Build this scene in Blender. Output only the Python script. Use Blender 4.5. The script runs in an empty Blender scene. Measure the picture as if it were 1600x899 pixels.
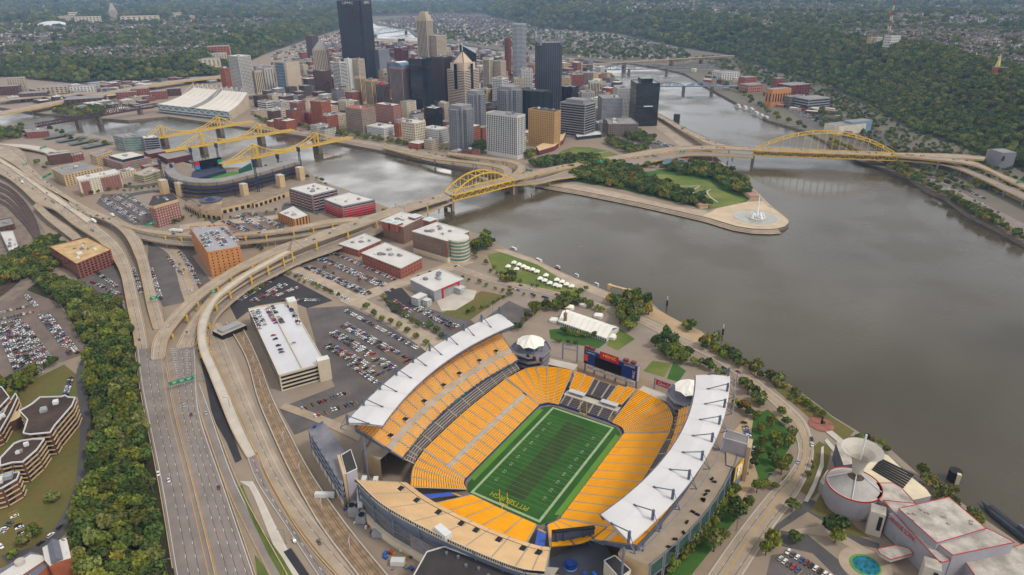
import bpy, math, random
import numpy as np
from mathutils import Vector, Matrix
from mathutils.geometry import tessellate_polygon
random.seed(7); rng = np.random.default_rng(7)
SCN = bpy.context.scene; COL = SCN.collection
pi = math.pi
# ---------------------------------------------------------------- camera model (metres, X east, Y north, stadium field near origin)
CX, CY, CH = -299.17, 204.53, 303.48
YAW, PIT, ROLL = map(math.radians, (123.1825, 24.4405, -0.5169)); FPX = 1044.8
_sy, _cy, _sp, _cp = math.sin(YAW), math.cos(YAW), math.sin(PIT), math.cos(PIT)
FW = Vector((_sy*_cp, _cy*_cp, -_sp)); _rt = Vector((_cy, -_sy, 0)); _up = _rt.cross(FW)
_cr, _sr = math.cos(ROLL), math.sin(ROLL)
RT = _cr*_rt + _sr*_up; UP = -_sr*_rt + _cr*_up
CAMP = Vector((CX, CY, CH))
def G(x, y, z=0.0):
    """ground point (at height z) seen at photo pixel x, y"""
    d = FPX*FW + (x-800)*RT - (y-449.5)*UP
    t = (z-CH)/d.z
    return Vector((CX+t*d.x, CY+t*d.y, z))
def PX(p):
    d = Vector(p)-CAMP; k = d.dot(FW)
    return (800+FPX*d.dot(RT)/k, 449.5-FPX*d.dot(UP)/k)
def hz(base, y):
    """height above the ground point base whose top shows at photo row y"""
    lo, hi = 0.0, 299.0
    for _ in range(40):
        m = (lo+hi)/2
        if PX((base[0], base[1], base[2]+m))[1] > y: lo = m
        else: hi = m
    return lo
def GG(pts, z=0.0):
    return [G(p[0], p[1], p[2] if len(p) > 2 else z) for p in pts]
# stadium frame
AZ = math.radians(154.98)
UXv = Vector((math.sin(AZ), math.cos(AZ), 0)); VXv = Vector((UXv.y, -UXv.x, 0))
SC = Vector((4.2, -21.97, 0))
def S(u, v, z=0.0): return SC + UXv*u + VXv*v + Vector((0, 0, z))
# ---------------------------------------------------------------- materials
def lin(c):
    return tuple(((v/255)/12.92 if v/255 <= .04045 else ((v/255+.055)/1.055)**2.4) for v in c[:3])+(1.0,)
MATS = {}
def mat(name, col=(128,128,128), rough=.8, var=.12, scale=.15, metal=0.0, emis=None, spec=.3, mode='noise', col2=None, bump=0):
    if name in MATS: return MATS[name]
    m = bpy.data.materials.new(name); m.use_nodes = True; MATS[name] = m
    nt = m.node_tree; N = nt.nodes; L = nt.links; b = N['Principled BSDF']
    b.inputs['Roughness'].default_value = rough; b.inputs['Metallic'].default_value = metal
    b.inputs['Specular IOR Level'].default_value = spec
    c = lin(col)
    def mixn(fac, a, bb):
        x = N.new('ShaderNodeMix'); x.data_type = 'RGBA'
        if isinstance(fac, float): x.inputs[0].default_value = fac
        else: L.new(fac, x.inputs[0])
        for k, s in ((6, a), (7, bb)):
            if hasattr(s, 'is_output'): L.new(s, x.inputs[k])
            else: x.inputs[k].default_value = s
        return x.outputs[2]
    geo = N.new('ShaderNodeNewGeometry')
    def noise(sc, det=4, dist=0.0):
        n = N.new('ShaderNodeTexNoise'); n.inputs['Scale'].default_value = sc; n.inputs['Detail'].default_value = det
        n.inputs['Distortion'].default_value = dist
        L.new(geo.outputs['Position'], n.inputs['Vector']); return n.outputs['Fac']
    def ramp(s, a, bb):
        r = N.new('ShaderNodeMapRange'); L.new(s, r.inputs[0]); r.inputs[1].default_value = a; r.inputs[2].default_value = bb; return r.outputs[0]
    if mode == 'plain':
        b.inputs['Base Color'].default_value = c
    else:
        lo = tuple(v*(1-var) for v in c[:3])+(1,); hi = tuple(min(1, v*(1+var)) for v in c[:3])+(1,)
        if col2: hi = lin(col2)
        f = ramp(noise(scale), .35, .65)
        o = mixn(f, lo, hi)
        f2 = ramp(noise(scale*7.3, 3), .3, .7)
        o2 = mixn(f2, tuple(v*(1-var*.6) for v in (1,1,1))+(1,), (1,1,1,1))
        mu = N.new('ShaderNodeMix'); mu.data_type = 'RGBA'; mu.blend_type = 'MULTIPLY'; mu.inputs[0].default_value = 1.0
        L.new(o, mu.inputs[6]); L.new(o2, mu.inputs[7]); o = mu.outputs[2]
        if mode in ('objrand', 'objcol'):
            oi = N.new('ShaderNodeObjectInfo')
            if mode == 'objcol':
                mu2 = N.new('ShaderNodeMix'); mu2.data_type = 'RGBA'; mu2.blend_type = 'MULTIPLY'; mu2.inputs[0].default_value = 1.0
                L.new(oi.outputs['Color'], mu2.inputs[6]); L.new(o, mu2.inputs[7]); o = mu2.outputs[2]
            else:
                hs = N.new('ShaderNodeHueSaturation')
                L.new(o, hs.inputs['Color'])
                mh = N.new('ShaderNodeMapRange'); L.new(oi.outputs['Random'], mh.inputs[0]); mh.inputs[3].default_value = .478; mh.inputs[4].default_value = .522
                wn = N.new('ShaderNodeTexWhiteNoise'); wn.noise_dimensions = '1D'; L.new(oi.outputs['Random'], wn.inputs['W'])
                mv = N.new('ShaderNodeMapRange'); L.new(wn.outputs['Value'], mv.inputs[0]); mv.inputs[3].default_value = .65; mv.inputs[4].default_value = 1.5
                L.new(mh.outputs[0], hs.inputs['Hue']); L.new(mv.outputs[0], hs.inputs['Value']); o = hs.outputs[0]
        L.new(o, b.inputs['Base Color'])
    if bump:
        bp = N.new('ShaderNodeBump'); bp.inputs['Strength'].default_value = bump; bp.inputs['Distance'].default_value = .3
        L.new(noise(scale*9), bp.inputs['Height']); L.new(bp.outputs[0], b.inputs['Normal'])
    if emis:
        b.inputs['Emission Color'].default_value = lin(emis[0]); b.inputs['Emission Strength'].default_value = emis[1]
    return m
# ---------------------------------------------------------------- mesh builder
class MB:
    def __init__(s): s.v = []; s.f = []; s.m = []
    def add(s, vs, fs, mi=0):
        o = len(s.v); s.v += [tuple(p) for p in vs]
        for f in fs: s.f.append(tuple(i+o for i in f)); s.m.append(mi)
        return s
    def poly(s, pts, mi=0): return s.add(pts, [tuple(range(len(pts)))], mi)
    def cpoly(s, pts, mi=0):
        """concave flat polygon"""
        t = tessellate_polygon([[Vector(p) for p in pts]])
        return s.add(pts, [tuple(x) for x in t], mi)
    def prism(s, pts, z0, z1, mi=0, mt=None, bottom=False, concave=False):
        n = len(pts); lo = [(p[0], p[1], z0) for p in pts]; hi = [(p[0], p[1], z1) for p in pts]
        s.add(lo+hi, [(i, (i+1) % n, n+(i+1) % n, n+i) for i in range(n)], mi)
        (s.cpoly if concave else s.poly)(hi, mi if mt is None else mt)
        if bottom: (s.cpoly if concave else s.poly)(lo[::-1], mi)
        return s
    def box(s, c, sx, sy, z0, z1, rz=0.0, mi=0, mt=None, bottom=True):
        a = math.cos(rz); b = math.sin(rz)
        p = [(c[0]+a*x-b*y, c[1]+b*x+a*y) for x, y in ((-sx/2, -sy/2), (sx/2, -sy/2), (sx/2, sy/2), (-sx/2, sy/2))]
        return s.prism(p, z0, z1, mi, mt, bottom)
    def bar(s, p0, p1, w, h, mi=0, up=(0, 0, 1)):
        p0 = Vector(p0); p1 = Vector(p1); d = (p1-p0)
        if d.length < 1e-6: return s
        d.normalize(); u = Vector(up)
        if abs(d.dot(u)) > .98: u = Vector((1, 0, 0))
        r = d.cross(u).normalized()*(w/2); u = r.cross(d).normalized()*(h/2)
        vs = [p0-r-u, p0+r-u, p0+r+u, p0-r+u, p1-r-u, p1+r-u, p1+r+u, p1-r+u]
        return s.add(vs, [(0,3,2,1),(4,5,6,7),(0,1,5,4),(1,2,6,5),(2,3,7,6),(3,0,4,7)], mi)
    def cyl(s, c, r, z0, z1, n=12, mi=0, mt=None, r1=None, cap=True):
        r1 = r if r1 is None else r1
        lo = [(c[0]+r*math.cos(2*pi*i/n), c[1]+r*math.sin(2*pi*i/n), z0) for i in range(n)]
        hi = [(c[0]+r1*math.cos(2*pi*i/n), c[1]+r1*math.sin(2*pi*i/n), z1) for i in range(n)]
        s.add(lo+hi, [(i, (i+1) % n, n+(i+1) % n, n+i) for i in range(n)], mi)
        if cap and r1 > .01: s.poly(hi, mi if mt is None else mt)
        return s
    def strip(s, A, B, mi=0):
        n = min(len(A), len(B))
        return s.add(list(A[:n])+list(B[:n]), [(i, i+1, n+i+1, n+i) for i in range(n-1)], mi)
    def dome(s, c, r, z0, h, n=16, k=5, mi=0):
        rings = []
        for j in range(k):
            a = pi/2*j/k; rings.append([(c[0]+r*math.cos(a)*math.cos(2*pi*i/n), c[1]+r*math.cos(a)*math.sin(2*pi*i/n), z0+h*math.sin(a)) for i in range(n)])
        vs = sum(rings, [])+[(c[0], c[1], z0+h)]
        fs = [(j*n+i, j*n+(i+1) % n, (j+1)*n+(i+1) % n, (j+1)*n+i) for j in range(k-1) for i in range(n)]
        fs += [((k-1)*n+i, (k-1)*n+(i+1) % n, k*n) for i in range(n)]
        return s.add(vs, fs, mi)
    def mesh(s, name, mats, off=(0, 0, 0)):
        me = bpy.data.meshes.new(name)
        ox, oy, oz = off
        me.from_pydata([(a-ox, b-oy, c-oz) for a, b, c in s.v], [], s.f)
        for m in (mats if isinstance(mats, (list, tuple)) else [mats]): me.materials.append(m)
        if any(s.m): me.polygons.foreach_set('material_index', s.m)
        me.update(); return me
ORG = {}
def thing(name, label, cat, loc=(0, 0, 0), group=None, kind=None):
    o = bpy.data.objects.new(name, None); o.empty_display_size = 1; COL.objects.link(o)
    o.location = loc; ORG[o] = Vector(loc)
    o['label'] = label; o['category'] = cat
    if group: o['group'] = group
    if kind: o['kind'] = kind
    return o
def part(name, mb, mats, parent, label=None, stuff=False):
    me = mb.mesh(name, mats, ORG[parent]); o = bpy.data.objects.new(name, me); COL.objects.link(o); o.parent = parent
    ORG[o] = ORG[parent]
    if label: o['label'] = label
    if stuff: o['kind'] = 'stuff'
    return o
def solo(name, mb, mats, label, cat, loc=(0, 0, 0), group=None, kind=None):
    me = mb.mesh(name, mats, loc); o = bpy.data.objects.new(name, me); COL.objects.link(o); o.location = loc; ORG[o] = Vector(loc)
    o['label'] = label; o['category'] = cat
    if group: o['group'] = group
    if kind: o['kind'] = kind
    return o
def struct(name, mb, mats, label=None, parent=None):
    me = mb.mesh(name, mats); o = bpy.data.objects.new(name, me); COL.objects.link(o); ORG[o] = Vector((0, 0, 0))
    if parent: o.parent = parent
    else: o['kind'] = 'structure'
    if label: o['label'] = label; o['category'] = name.replace('_', ' ')
    return o
def inst(name, src, parent, loc, rz=0.0, sc=1.0):
    """a further object sharing the mesh data of src, placed in world space under parent"""
    o = bpy.data.objects.new(name, src.data if hasattr(src, 'data') else src); COL.objects.link(o)
    if parent: o.parent = parent; o.location = Vector(loc)-ORG[parent]
    else: o.location = loc
    o.rotation_euler = (0, 0, rz); o.scale = (sc, sc, sc) if isinstance(sc, (int, float)) else sc
    return o
def smooth(pts, n=6):
    """Catmull-Rom through points"""
    P = [Vector(p) for p in pts]
    if len(P) < 3: return [P[0].lerp(P[-1], i/n) for i in range(n+1)]
    Q = [P[0]*2-P[1]]+P+[P[-1]*2-P[-2]]; out = []
    for i in range(1, len(Q)-2):
        a, b, c, d = Q[i-1:i+3]
        for k in range(n):
            t = k/n
            out.append(.5*((2*b)+(c-a)*t+(2*a-5*b+4*c-d)*t*t+(3*b-a-3*c+d)*t**3))
    out.append(P[-1]); return out
def resample(pts, step):
    P = [Vector(p) for p in pts]; out = [P[0]]; acc = 0.0
    for a, b in zip(P, P[1:]):
        L = (b-a).length; t = step-acc
        while t <= L:
            out.append(a.lerp(b, t/L)); t += step
        acc = L-(t-step)
    return out
def offset(pts, d):
    """polyline moved sideways (positive = right of travel)"""
    P = [Vector(p) for p in pts]; out = []
    for i, p in enumerate(P):
        t = (P[min(i+1, len(P)-1)]-P[max(i-1, 0)]); t.z = 0
        if t.length < 1e-9: t = Vector((1, 0, 0))
        t.normalize(); out.append(p+Vector((t.y, -t.x, 0))*d)
    return out
def lerpl(A, B, f): return [a.lerp(b, f) for a, b in zip(A, B)]
def ssin(x, a, b):
    t = np.clip((x-a)/(b-a), 0, 1); return t*t*(3-2*t)
def inpoly(x, y, poly):
    c = False; n = len(poly); j = n-1
    for i in range(n):
        xi, yi = poly[i][0], poly[i][1]; xj, yj = poly[j][0], poly[j][1]
        if (yi > y) != (yj > y) and x < (xj-xi)*(y-yi)/(yj-yi)+xi: c = not c
        j = i
    return c
LAY = {'sheet': 0, 'road': 0}
# common materials
CONC = mat('concrete', (168,160,150), .85, .1, .12); CONC2 = mat('pale_concrete', (190,182,170), .85, .08, .1)
ASPH = mat('asphalt', (84,82,82), .9, .14, .06); ASPHD = mat('dark_asphalt', (52,52,56), .9, .12, .06)
ROADT = mat('tan_road_concrete', (164,148,130), .88, .14, .05); ROADG = mat('grey_road', (134,124,118), .9, .14, .05)
PAVE = mat('paving', (172,155,136), .9, .12, .08); WHITE = mat('white_paint', (210,210,208), .7, .06, .1)
YELP = mat('yellow_marking', (205,155,50), .75, .08, .4); STEEL = mat('grey_steel', (120,126,138), .5, .08, .3, .3)
DARK = mat('dark_void', (34,35,38), .8, .1, .2); GLASS = mat('dark_glass', (38,46,56), .12, .3, .05, 0, None, .8)
ROOFW = mat('white_roof', (202,198,192), .7, .07, .06); ROOFG = mat('grey_roof', (140,136,134), .85, .14, .08); ROOFD = mat('dark_roof', (62,58,58), .9, .15, .1)
BRICK = mat('red_brick', (146,86,72), .88, .12, .2); TAN = mat('tan_stone', (196,170,132), .85, .08, .12); CREAM = mat('cream_stone', (208,194,170), .85, .08, .12)
GRASS = mat('grass', (80,100,44), .95, .2, .03, col2=(104,116,56)); BYEL = mat('bridge_yellow', (220,178,62), .55, .08, .2)
GREENS = mat('sign_green', (0,140,95), .5, .05, .2)
# ---------------------------------------------------------------- world, sun, camera
w = bpy.data.worlds.new('World'); SCN.world = w; w.use_nodes = True
nt = w.node_tree; N = nt.nodes; L = nt.links; bg = N['Background']
sky = N.new('ShaderNodeTexSky'); sky.sky_type = 'NISHITA'; sky.sun_disc = False
SUN_AZ, SUN_EL = math.radians(238), math.radians(52)   # compass direction the light comes from
sky.sun_elevation = SUN_EL; sky.sun_rotation = SUN_AZ; sky.altitude = 500; sky.dust_density = 2.5
tc = N.new('ShaderNodeTexCoord'); mp = N.new('ShaderNodeMapping'); mp.inputs['Scale'].default_value = (1.0, 1.0, 3.2)
L.new(tc.outputs['Generated'], mp.inputs['Vector'])
nz = N.new('ShaderNodeTexNoise'); nz.inputs['Scale'].default_value = 2.2; nz.inputs['Detail'].default_value = 7; nz.inputs['Roughness'].default_value = .62
L.new(mp.outputs[0], nz.inputs['Vector'])
rp = N.new('ShaderNodeValToRGB'); L.new(nz.outputs['Fac'], rp.inputs[0])
rp.color_ramp.elements[0].position = .4; rp.color_ramp.elements[0].color = (3.0, 3.25, 3.7, 1)
rp.color_ramp.elements[1].position = .66; rp.color_ramp.elements[1].color = (15.5, 15.0, 14.2, 1)
mx = N.new('ShaderNodeMix'); mx.data_type = 'RGBA'; mx.inputs[0].default_value = .86
sx = N.new('ShaderNodeSeparateXYZ'); L.new(tc.outputs['Generated'], sx.inputs[0])
mr = N.new('ShaderNodeMapRange'); L.new(sx.outputs[2], mr.inputs[0]); mr.inputs[1].default_value = .05; mr.inputs[2].default_value = .8; mr.inputs[3].default_value = 1.7; mr.inputs[4].default_value = .8
vm = N.new('ShaderNodeVectorMath'); vm.operation = 'SCALE'; L.new(rp.outputs[0], vm.inputs[0]); L.new(mr.outputs[0], vm.inputs['Scale'])
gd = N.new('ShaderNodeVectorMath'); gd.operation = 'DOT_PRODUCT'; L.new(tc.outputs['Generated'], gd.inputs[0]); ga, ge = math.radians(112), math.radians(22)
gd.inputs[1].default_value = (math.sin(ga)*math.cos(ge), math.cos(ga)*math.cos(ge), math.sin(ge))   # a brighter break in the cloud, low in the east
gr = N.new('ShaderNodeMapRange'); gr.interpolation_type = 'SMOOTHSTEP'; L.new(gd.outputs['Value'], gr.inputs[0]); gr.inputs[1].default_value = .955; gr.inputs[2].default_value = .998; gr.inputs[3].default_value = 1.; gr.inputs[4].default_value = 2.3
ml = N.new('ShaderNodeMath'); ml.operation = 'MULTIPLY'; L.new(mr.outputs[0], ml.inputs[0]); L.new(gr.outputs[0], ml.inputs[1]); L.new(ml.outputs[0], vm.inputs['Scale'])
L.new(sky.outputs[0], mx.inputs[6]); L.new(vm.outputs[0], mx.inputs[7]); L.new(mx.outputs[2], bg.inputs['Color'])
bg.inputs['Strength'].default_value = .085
sd = bpy.data.lights.new('sun', 'SUN'); sd.energy = 1.5; sd.angle = math.radians(11); sd.color = (1, .93, .83)
so = bpy.data.objects.new('sun', sd); COL.objects.link(so)
sv = Vector((math.sin(SUN_AZ)*math.cos(SUN_EL), math.cos(SUN_AZ)*math.cos(SUN_EL), math.sin(SUN_EL)))
so.rotation_euler = sv.to_track_quat('Z', 'Y').to_euler(); so.location = (0, 0, 900)
cd = bpy.data.cameras.new('camera'); cam = bpy.data.objects.new('camera', cd); COL.objects.link(cam); SCN.camera = cam
cam.matrix_world = Matrix(((RT.x, UP.x, -FW.x, CX), (RT.y, UP.y, -FW.y, CY), (RT.z, UP.z, -FW.z, CH), (0, 0, 0, 1)))
cd.sensor_fit = 'HORIZONTAL'; cd.sensor_width = 36; cd.lens = FPX*36/1600; cd.clip_start = 1; cd.clip_end = 90000
SCN.view_settings.view_transform = 'Standard'; SCN.view_settings.look = 'None'; SCN.view_settings.exposure = .4; SCN.view_settings.gamma = 1
# ---------------------------------------------------------------- land and water
north = [(-300,188),(0,203),(60,207),(140,209),(200,222),(250,244),(320,262),(400,262),(470,258),(500,283),(540,296),(600,322),(640,337),(690,356),(745,364),(790,388),(830,402),(880,426),(930,447),(965,462),(985,464),(1006,466),(1017,472),(1030,484),(1050,497),(1072,507),(1095,517),(1125,541),(1160,563),(1200,585),(1232,600),(1255,616),(1275,630),(1300,650),(1335,671),(1362,688),(1390,701),(1435,741),(1477,766),(1500,784),(1545,816),(1600,854),(1750,960)]
def poly_of(px): return [G(x, y) for x, y in px]
NORTHB = poly_of(north)
LAND_N = NORTHB+[Vector((-420,60,0)),Vector((-1500,300,0)),Vector((-1200,2500,0)),Vector((2500,4000,0))]
point_a = [(-300,152),(0,168),(60,177),(120,182),(200,188),(240,184),(262,182),(330,192),(390,200),(470,212),(540,225),(600,236),(665,251),(750,268),(800,280),(835,286),(880,294),(915,300),(950,307),(1000,317),(1050,328),(1107,341),(1150,354),(1175,358),(1200,359),(1215,357.5),(1227,354),(1233,348),(1232,343),(1225,336),(1210,325),(1195,312),(1178,296),(1160,281),(1140,263),(1122,248),(1112,236),(1095,216),(1062,202),(1040,189),(1022,177),(1000,160),(975,143),(962,134),(952,120),(935,111),(912,105),(880,99),(850,94),(800,85),(720,72),(640,63),(590,60),(552,50),(560,40)]
POINTB = poly_of(point_a)
LAND_D = POINTB+[Vector((16000,-5200,0)),Vector((40000,-9000,0)),Vector((40000,12000,0)),Vector((6000,6000,0))]
south_a = [(590,39),(634,44),(646,54),(660,61),(720,69),(800,82),(850,91),(875,94),(905,92),(940,97),(975,98),(1020,104),(1070,115),(1110,139),(1150,160),(1175,172),(1200,188),(1215,192),(1260,205),(1292,222),(1340,249),(1388,265),(1420,278),(1450,298),(1475,308),(1512,335),(1555,356),(1600,381),(1900,520)]
SOUTHB = poly_of(south_a)
LAND_S = SOUTHB+[Vector((-900,-900,0)),Vector((-4000,-3000,0)),Vector((-3000,-30000,0)),Vector((30000,-30000,0)),Vector((40000,-9500,0)),Vector((16000,-5600,0))]
CITY = mat('city_ground', (166,146,124), .92, .2, .012, col2=(146,134,122))
FARG = mat('far_ground', (132,122,110), .95, .25, .006, col2=(108,106,90))
BANK = mat('river_wall', (120,108,96), .9, .15, .15)
WATER_Z = -4.5
for nm, pg, mt in (('ground', LAND_N, CITY), ('ground', LAND_D, CITY), ('ground', LAND_S, FARG)):
    b = MB(); b.prism(pg, -7, 0, 1, 0, concave=True); struct(nm, b, [mt, BANK])
def water_mat():
    m = bpy.data.materials.new('river_water'); m.use_nodes = True; nt = m.node_tree; N = nt.nodes; L = nt.links; b = N['Principled BSDF']
    b.inputs['Base Color'].default_value = lin((78,72,58)); b.inputs['Roughness'].default_value = .16; b.inputs['IOR'].default_value = 1.33
    g = N.new('ShaderNodeNewGeometry')
    def nz(sc, det): 
        n = N.new('ShaderNodeTexNoise'); n.inputs['Scale'].default_value = sc; n.inputs['Detail'].default_value = det; L.new(g.outputs['Position'], n.inputs['Vector']); return n.outputs['Fac']
    # ruffled and calm stretches: the wind roughens some of the surface
    r = N.new('ShaderNodeMapRange'); L.new(nz(.006, 3), r.inputs[0]); r.inputs[1].default_value = .4; r.inputs[2].default_value = .62; r.inputs[3].default_value = .05; r.inputs[4].default_value = .36
    L.new(r.outputs[0], b.inputs['Roughness'])
    bp = N.new('ShaderNodeBump'); bp.inputs['Strength'].default_value = .25; bp.inputs['Distance'].default_value = .6
    st_ = N.new('ShaderNodeMapRange'); L.new(nz(.0045, 4), st_.inputs[0]); st_.inputs[1].default_value = .38; st_.inputs[2].default_value = .64; st_.inputs[3].default_value = .06; st_.inputs[4].default_value = .42; L.new(st_.outputs[0], bp.inputs['Strength'])
    L.new(nz(.22, 5), bp.inputs['Height']); L.new(bp.outputs[0], b.inputs['Normal'])
    return m
WATER = water_mat()
b = MB(); b.poly([(-6000,-40000,WATER_Z),(45000,-40000,WATER_Z),(45000,15000,WATER_Z),(-6000,15000,WATER_Z)]); struct('river', b, WATER)
# ---------------------------------------------------------------- hills
footS = [G(x, y) for x, y in ((780,33),(837,45),(960,52),(1062,75),(1145,88),(1200,111),(1262,126),(1347,163),(1417,207),(1480,226),(1590,270),(1700,330),(1900,420))]
footS = [Vector((9000,-5200,0))]+footS+[Vector((-600,-1500,0)),Vector((-3000,-2500,0))]
footN = [Vector((2500,3500,0))]+[G(x, y) for x, y in ((-300,132),(0,121),(120,132),(250,128),(345,118),(420,84),(480,63),(530,47),(568,32))]+[Vector((9000,-3500,0)),Vector((20000,-6500,0))]
def sdist(X, Y, line):
    """signed distance to a polyline, positive on its right side"""
    best = np.full(X.shape, 1e12); sg = np.ones(X.shape)
    for a, b in zip(line, line[1:]):
        dx, dy = b.x-a.x, b.y-a.y; L2 = dx*dx+dy*dy
        t = np.clip(((X-a.x)*dx+(Y-a.y)*dy)/L2, 0, 1)
        d = (X-a.x-t*dx)**2+(Y-a.y-t*dy)**2
        s = np.where((X-a.x)*dy-(Y-a.y)*dx > 0, 1., -1.)
        k = d < best-1e-3; best = np.where(k, d, best); sg = np.where(k, s, sg)
    return np.sqrt(best)*sg
def wav(X, Y, l, ph): return np.sin(X/l+1.7*np.sin(Y/(l*1.3)+ph)+ph)*np.cos(Y/l*.9+1.3*np.sin(X/(l*1.6)+2*ph))
def HILL(X, Y):
    X = np.asarray(X, float); Y = np.asarray(Y, float)
    # both lines have their hills on the left of travel
    dS = -sdist(X, Y, footS); dN = -sdist(X, Y, footN)
    D = np.hypot(X-CX, Y-CY)
    n = .5*wav(X, Y, 260, 1.)+.3*wav(X, Y, 110, 2.3)+.6*wav(X, Y, 700, .4)
    hS = 112*ssin(dS, 0, 300)+(14+n*13)*ssin(dS, 150, 900)+6*n*ssin(dS, 20, 150)
    hN = 46*ssin(dN, 0, 150)+22*ssin(dN, 300, 2200)+(10+n*12)*ssin(dN, 100, 900)
    far = (55+40*wav(X, Y, 1900, .7)+28*wav(X, Y, 800, 2.)+10*n)*ssin(D, 7500, 11000)*(.35+.65*np.maximum(ssin(dS, 0, 600), ssin(dN, 0, 600)))
    return np.maximum(hS, hN)+np.clip(far, 0, 150)
def Hs(p): return float(HILL([p[0]], [p[1]])[0])
def hit(x, y):
    """where the ray through photo pixel x, y meets the terrain"""
    d = (FPX*FW+(x-800)*RT-(y-449.5)*UP).normalized(); t = 700*np.exp(np.linspace(0, math.log(45), 900))
    X, Y, Z = CX+d.x*t, CY+d.y*t, CH+d.z*t; k = np.nonzero(Z < np.maximum(HILL(X, Y), 0))[0]
    k = k[0] if len(k) else len(t)-1
    return Vector((X[k], Y[k], max(0, float(HILL(X[k:k+1], Y[k:k+1])[0]))))
na, nr = 420, 330
az = np.radians(np.linspace(70, 182, na)); rr = 1150*np.exp(np.linspace(0, math.log(33), nr))
A, R = np.meshgrid(az, rr); X = CX+R*np.sin(A); Y = CY+R*np.cos(A); Z = HILL(X, Y)
Zs = np.where(Z > .4, Z, -2.)
idx = np.arange(na*nr).reshape(nr, na)
keep = (np.maximum.reduce([Z[:-1, :-1], Z[1:, :-1], Z[:-1, 1:], Z[1:, 1:]]) > .4)
q = np.stack([idx[:-1, :-1], idx[:-1, 1:], idx[1:, 1:], idx[1:, :-1]], -1)[keep]
me = bpy.data.meshes.new('hills'); me.from_pydata(np.stack([X.ravel(), Y.ravel(), Zs.ravel()], -1).tolist(), [], q.tolist())
me.materials.append(mat('hill_ground', (62,66,44), .95, .3, .006, col2=(84,80,62)))
me.polygons.foreach_set('use_smooth', [True]*len(me.polygons)); me.update()
ho = bpy.data.objects.new('hills', me); COL.objects.link(ho); ho['kind'] = 'structure'
def sheet(name, px, z, m, label=None, parent=None):
    LAY['sheet'] += 1; z = (.36 if z >= .1 else .02)+.004*LAY['sheet']
    b = MB(); b.cpoly([G(x, y).xy.to_3d()+Vector((0, 0, z)) for x, y in px]); return struct(name, b, m, label, parent)
# ---------------------------------------------------------------- roads and viaducts
def arcn(pts, m):
    P = [Vector(p) for p in pts]; d = [0]
    for a, b in zip(P, P[1:]): d.append(d[-1]+(b-a).length)
    out = []; j = 0
    for i in range(m):
        t = d[-1]*i/(m-1)
        while j < len(P)-2 and d[j+1] < t: j += 1
        out.append(P[j].lerp(P[j+1], (t-d[j])/max(1e-6, d[j+1]-d[j])))
    return out
def edges(L, R, z=.05, n=5, step=9):
    A = smooth(GG(L, z), n); B = smooth(GG(R, z), n)
    ln = sum((a-b).length for a, b in zip(A, A[1:])); m = max(6, int(ln/step))
    return arcn(A, m), arcn(B, m)
LW = mat('lane_white', (205,203,198), .7, .1, .5); SEAM = mat('tar_seam', (84,78,76), .9, .2, .3); LY = mat('lane_yellow', (196,150,62), .75, .1, .5)
def marks(mb, A, B, lines, dz=.03):
    for fr, wd, mi, dash in lines:
        c = lerpl(A, B, fr)
        if dash:
            c3 = lerpl(A, B, min(.98, fr+.02)); mb.strip([p+Vector((0,0,dz-.004)) for p in offset(c3, -.16)], [p+Vector((0,0,dz-.004)) for p in offset(c3, .16)], 2)
            q = resample(c, dash[0]); k = max(1, int(dash[1]))
            c2 = resample(c, 1.5); per = int(dash[0]/1.5)+int(dash[1]/1.5); on = int(dash[0]/1.5)
            for s in range(0, len(c2)-on-1, per):
                seg = c2[s:s+on+1]
                mb.strip([p+Vector((0,0,dz)) for p in offset(seg, -wd/2)], [p+Vector((0,0,dz)) for p in offset(seg, wd/2)], mi)
        else: mb.strip([p+Vector((0,0,dz)) for p in offset(c, -wd/2)], [p+Vector((0,0,dz)) for p in offset(c, wd/2)], mi)
DSH = (3.6, 9)
def road(L, R, m=ROADG, z=.06, lines=(), name='road', n=5, step=9):
    LAY['road'] += 1; A, B = edges([p[:2] for p in L], [p[:2] for p in R], .3+.004*LAY['road'], n, step); b = MB(); b.strip(A, B); o = struct(name, b, m)
    if lines:
        k = MB(); marks(k, A, B, lines, .014); struct('road_markings', k, [LW, LY, SEAM])
    return A, B
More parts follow.
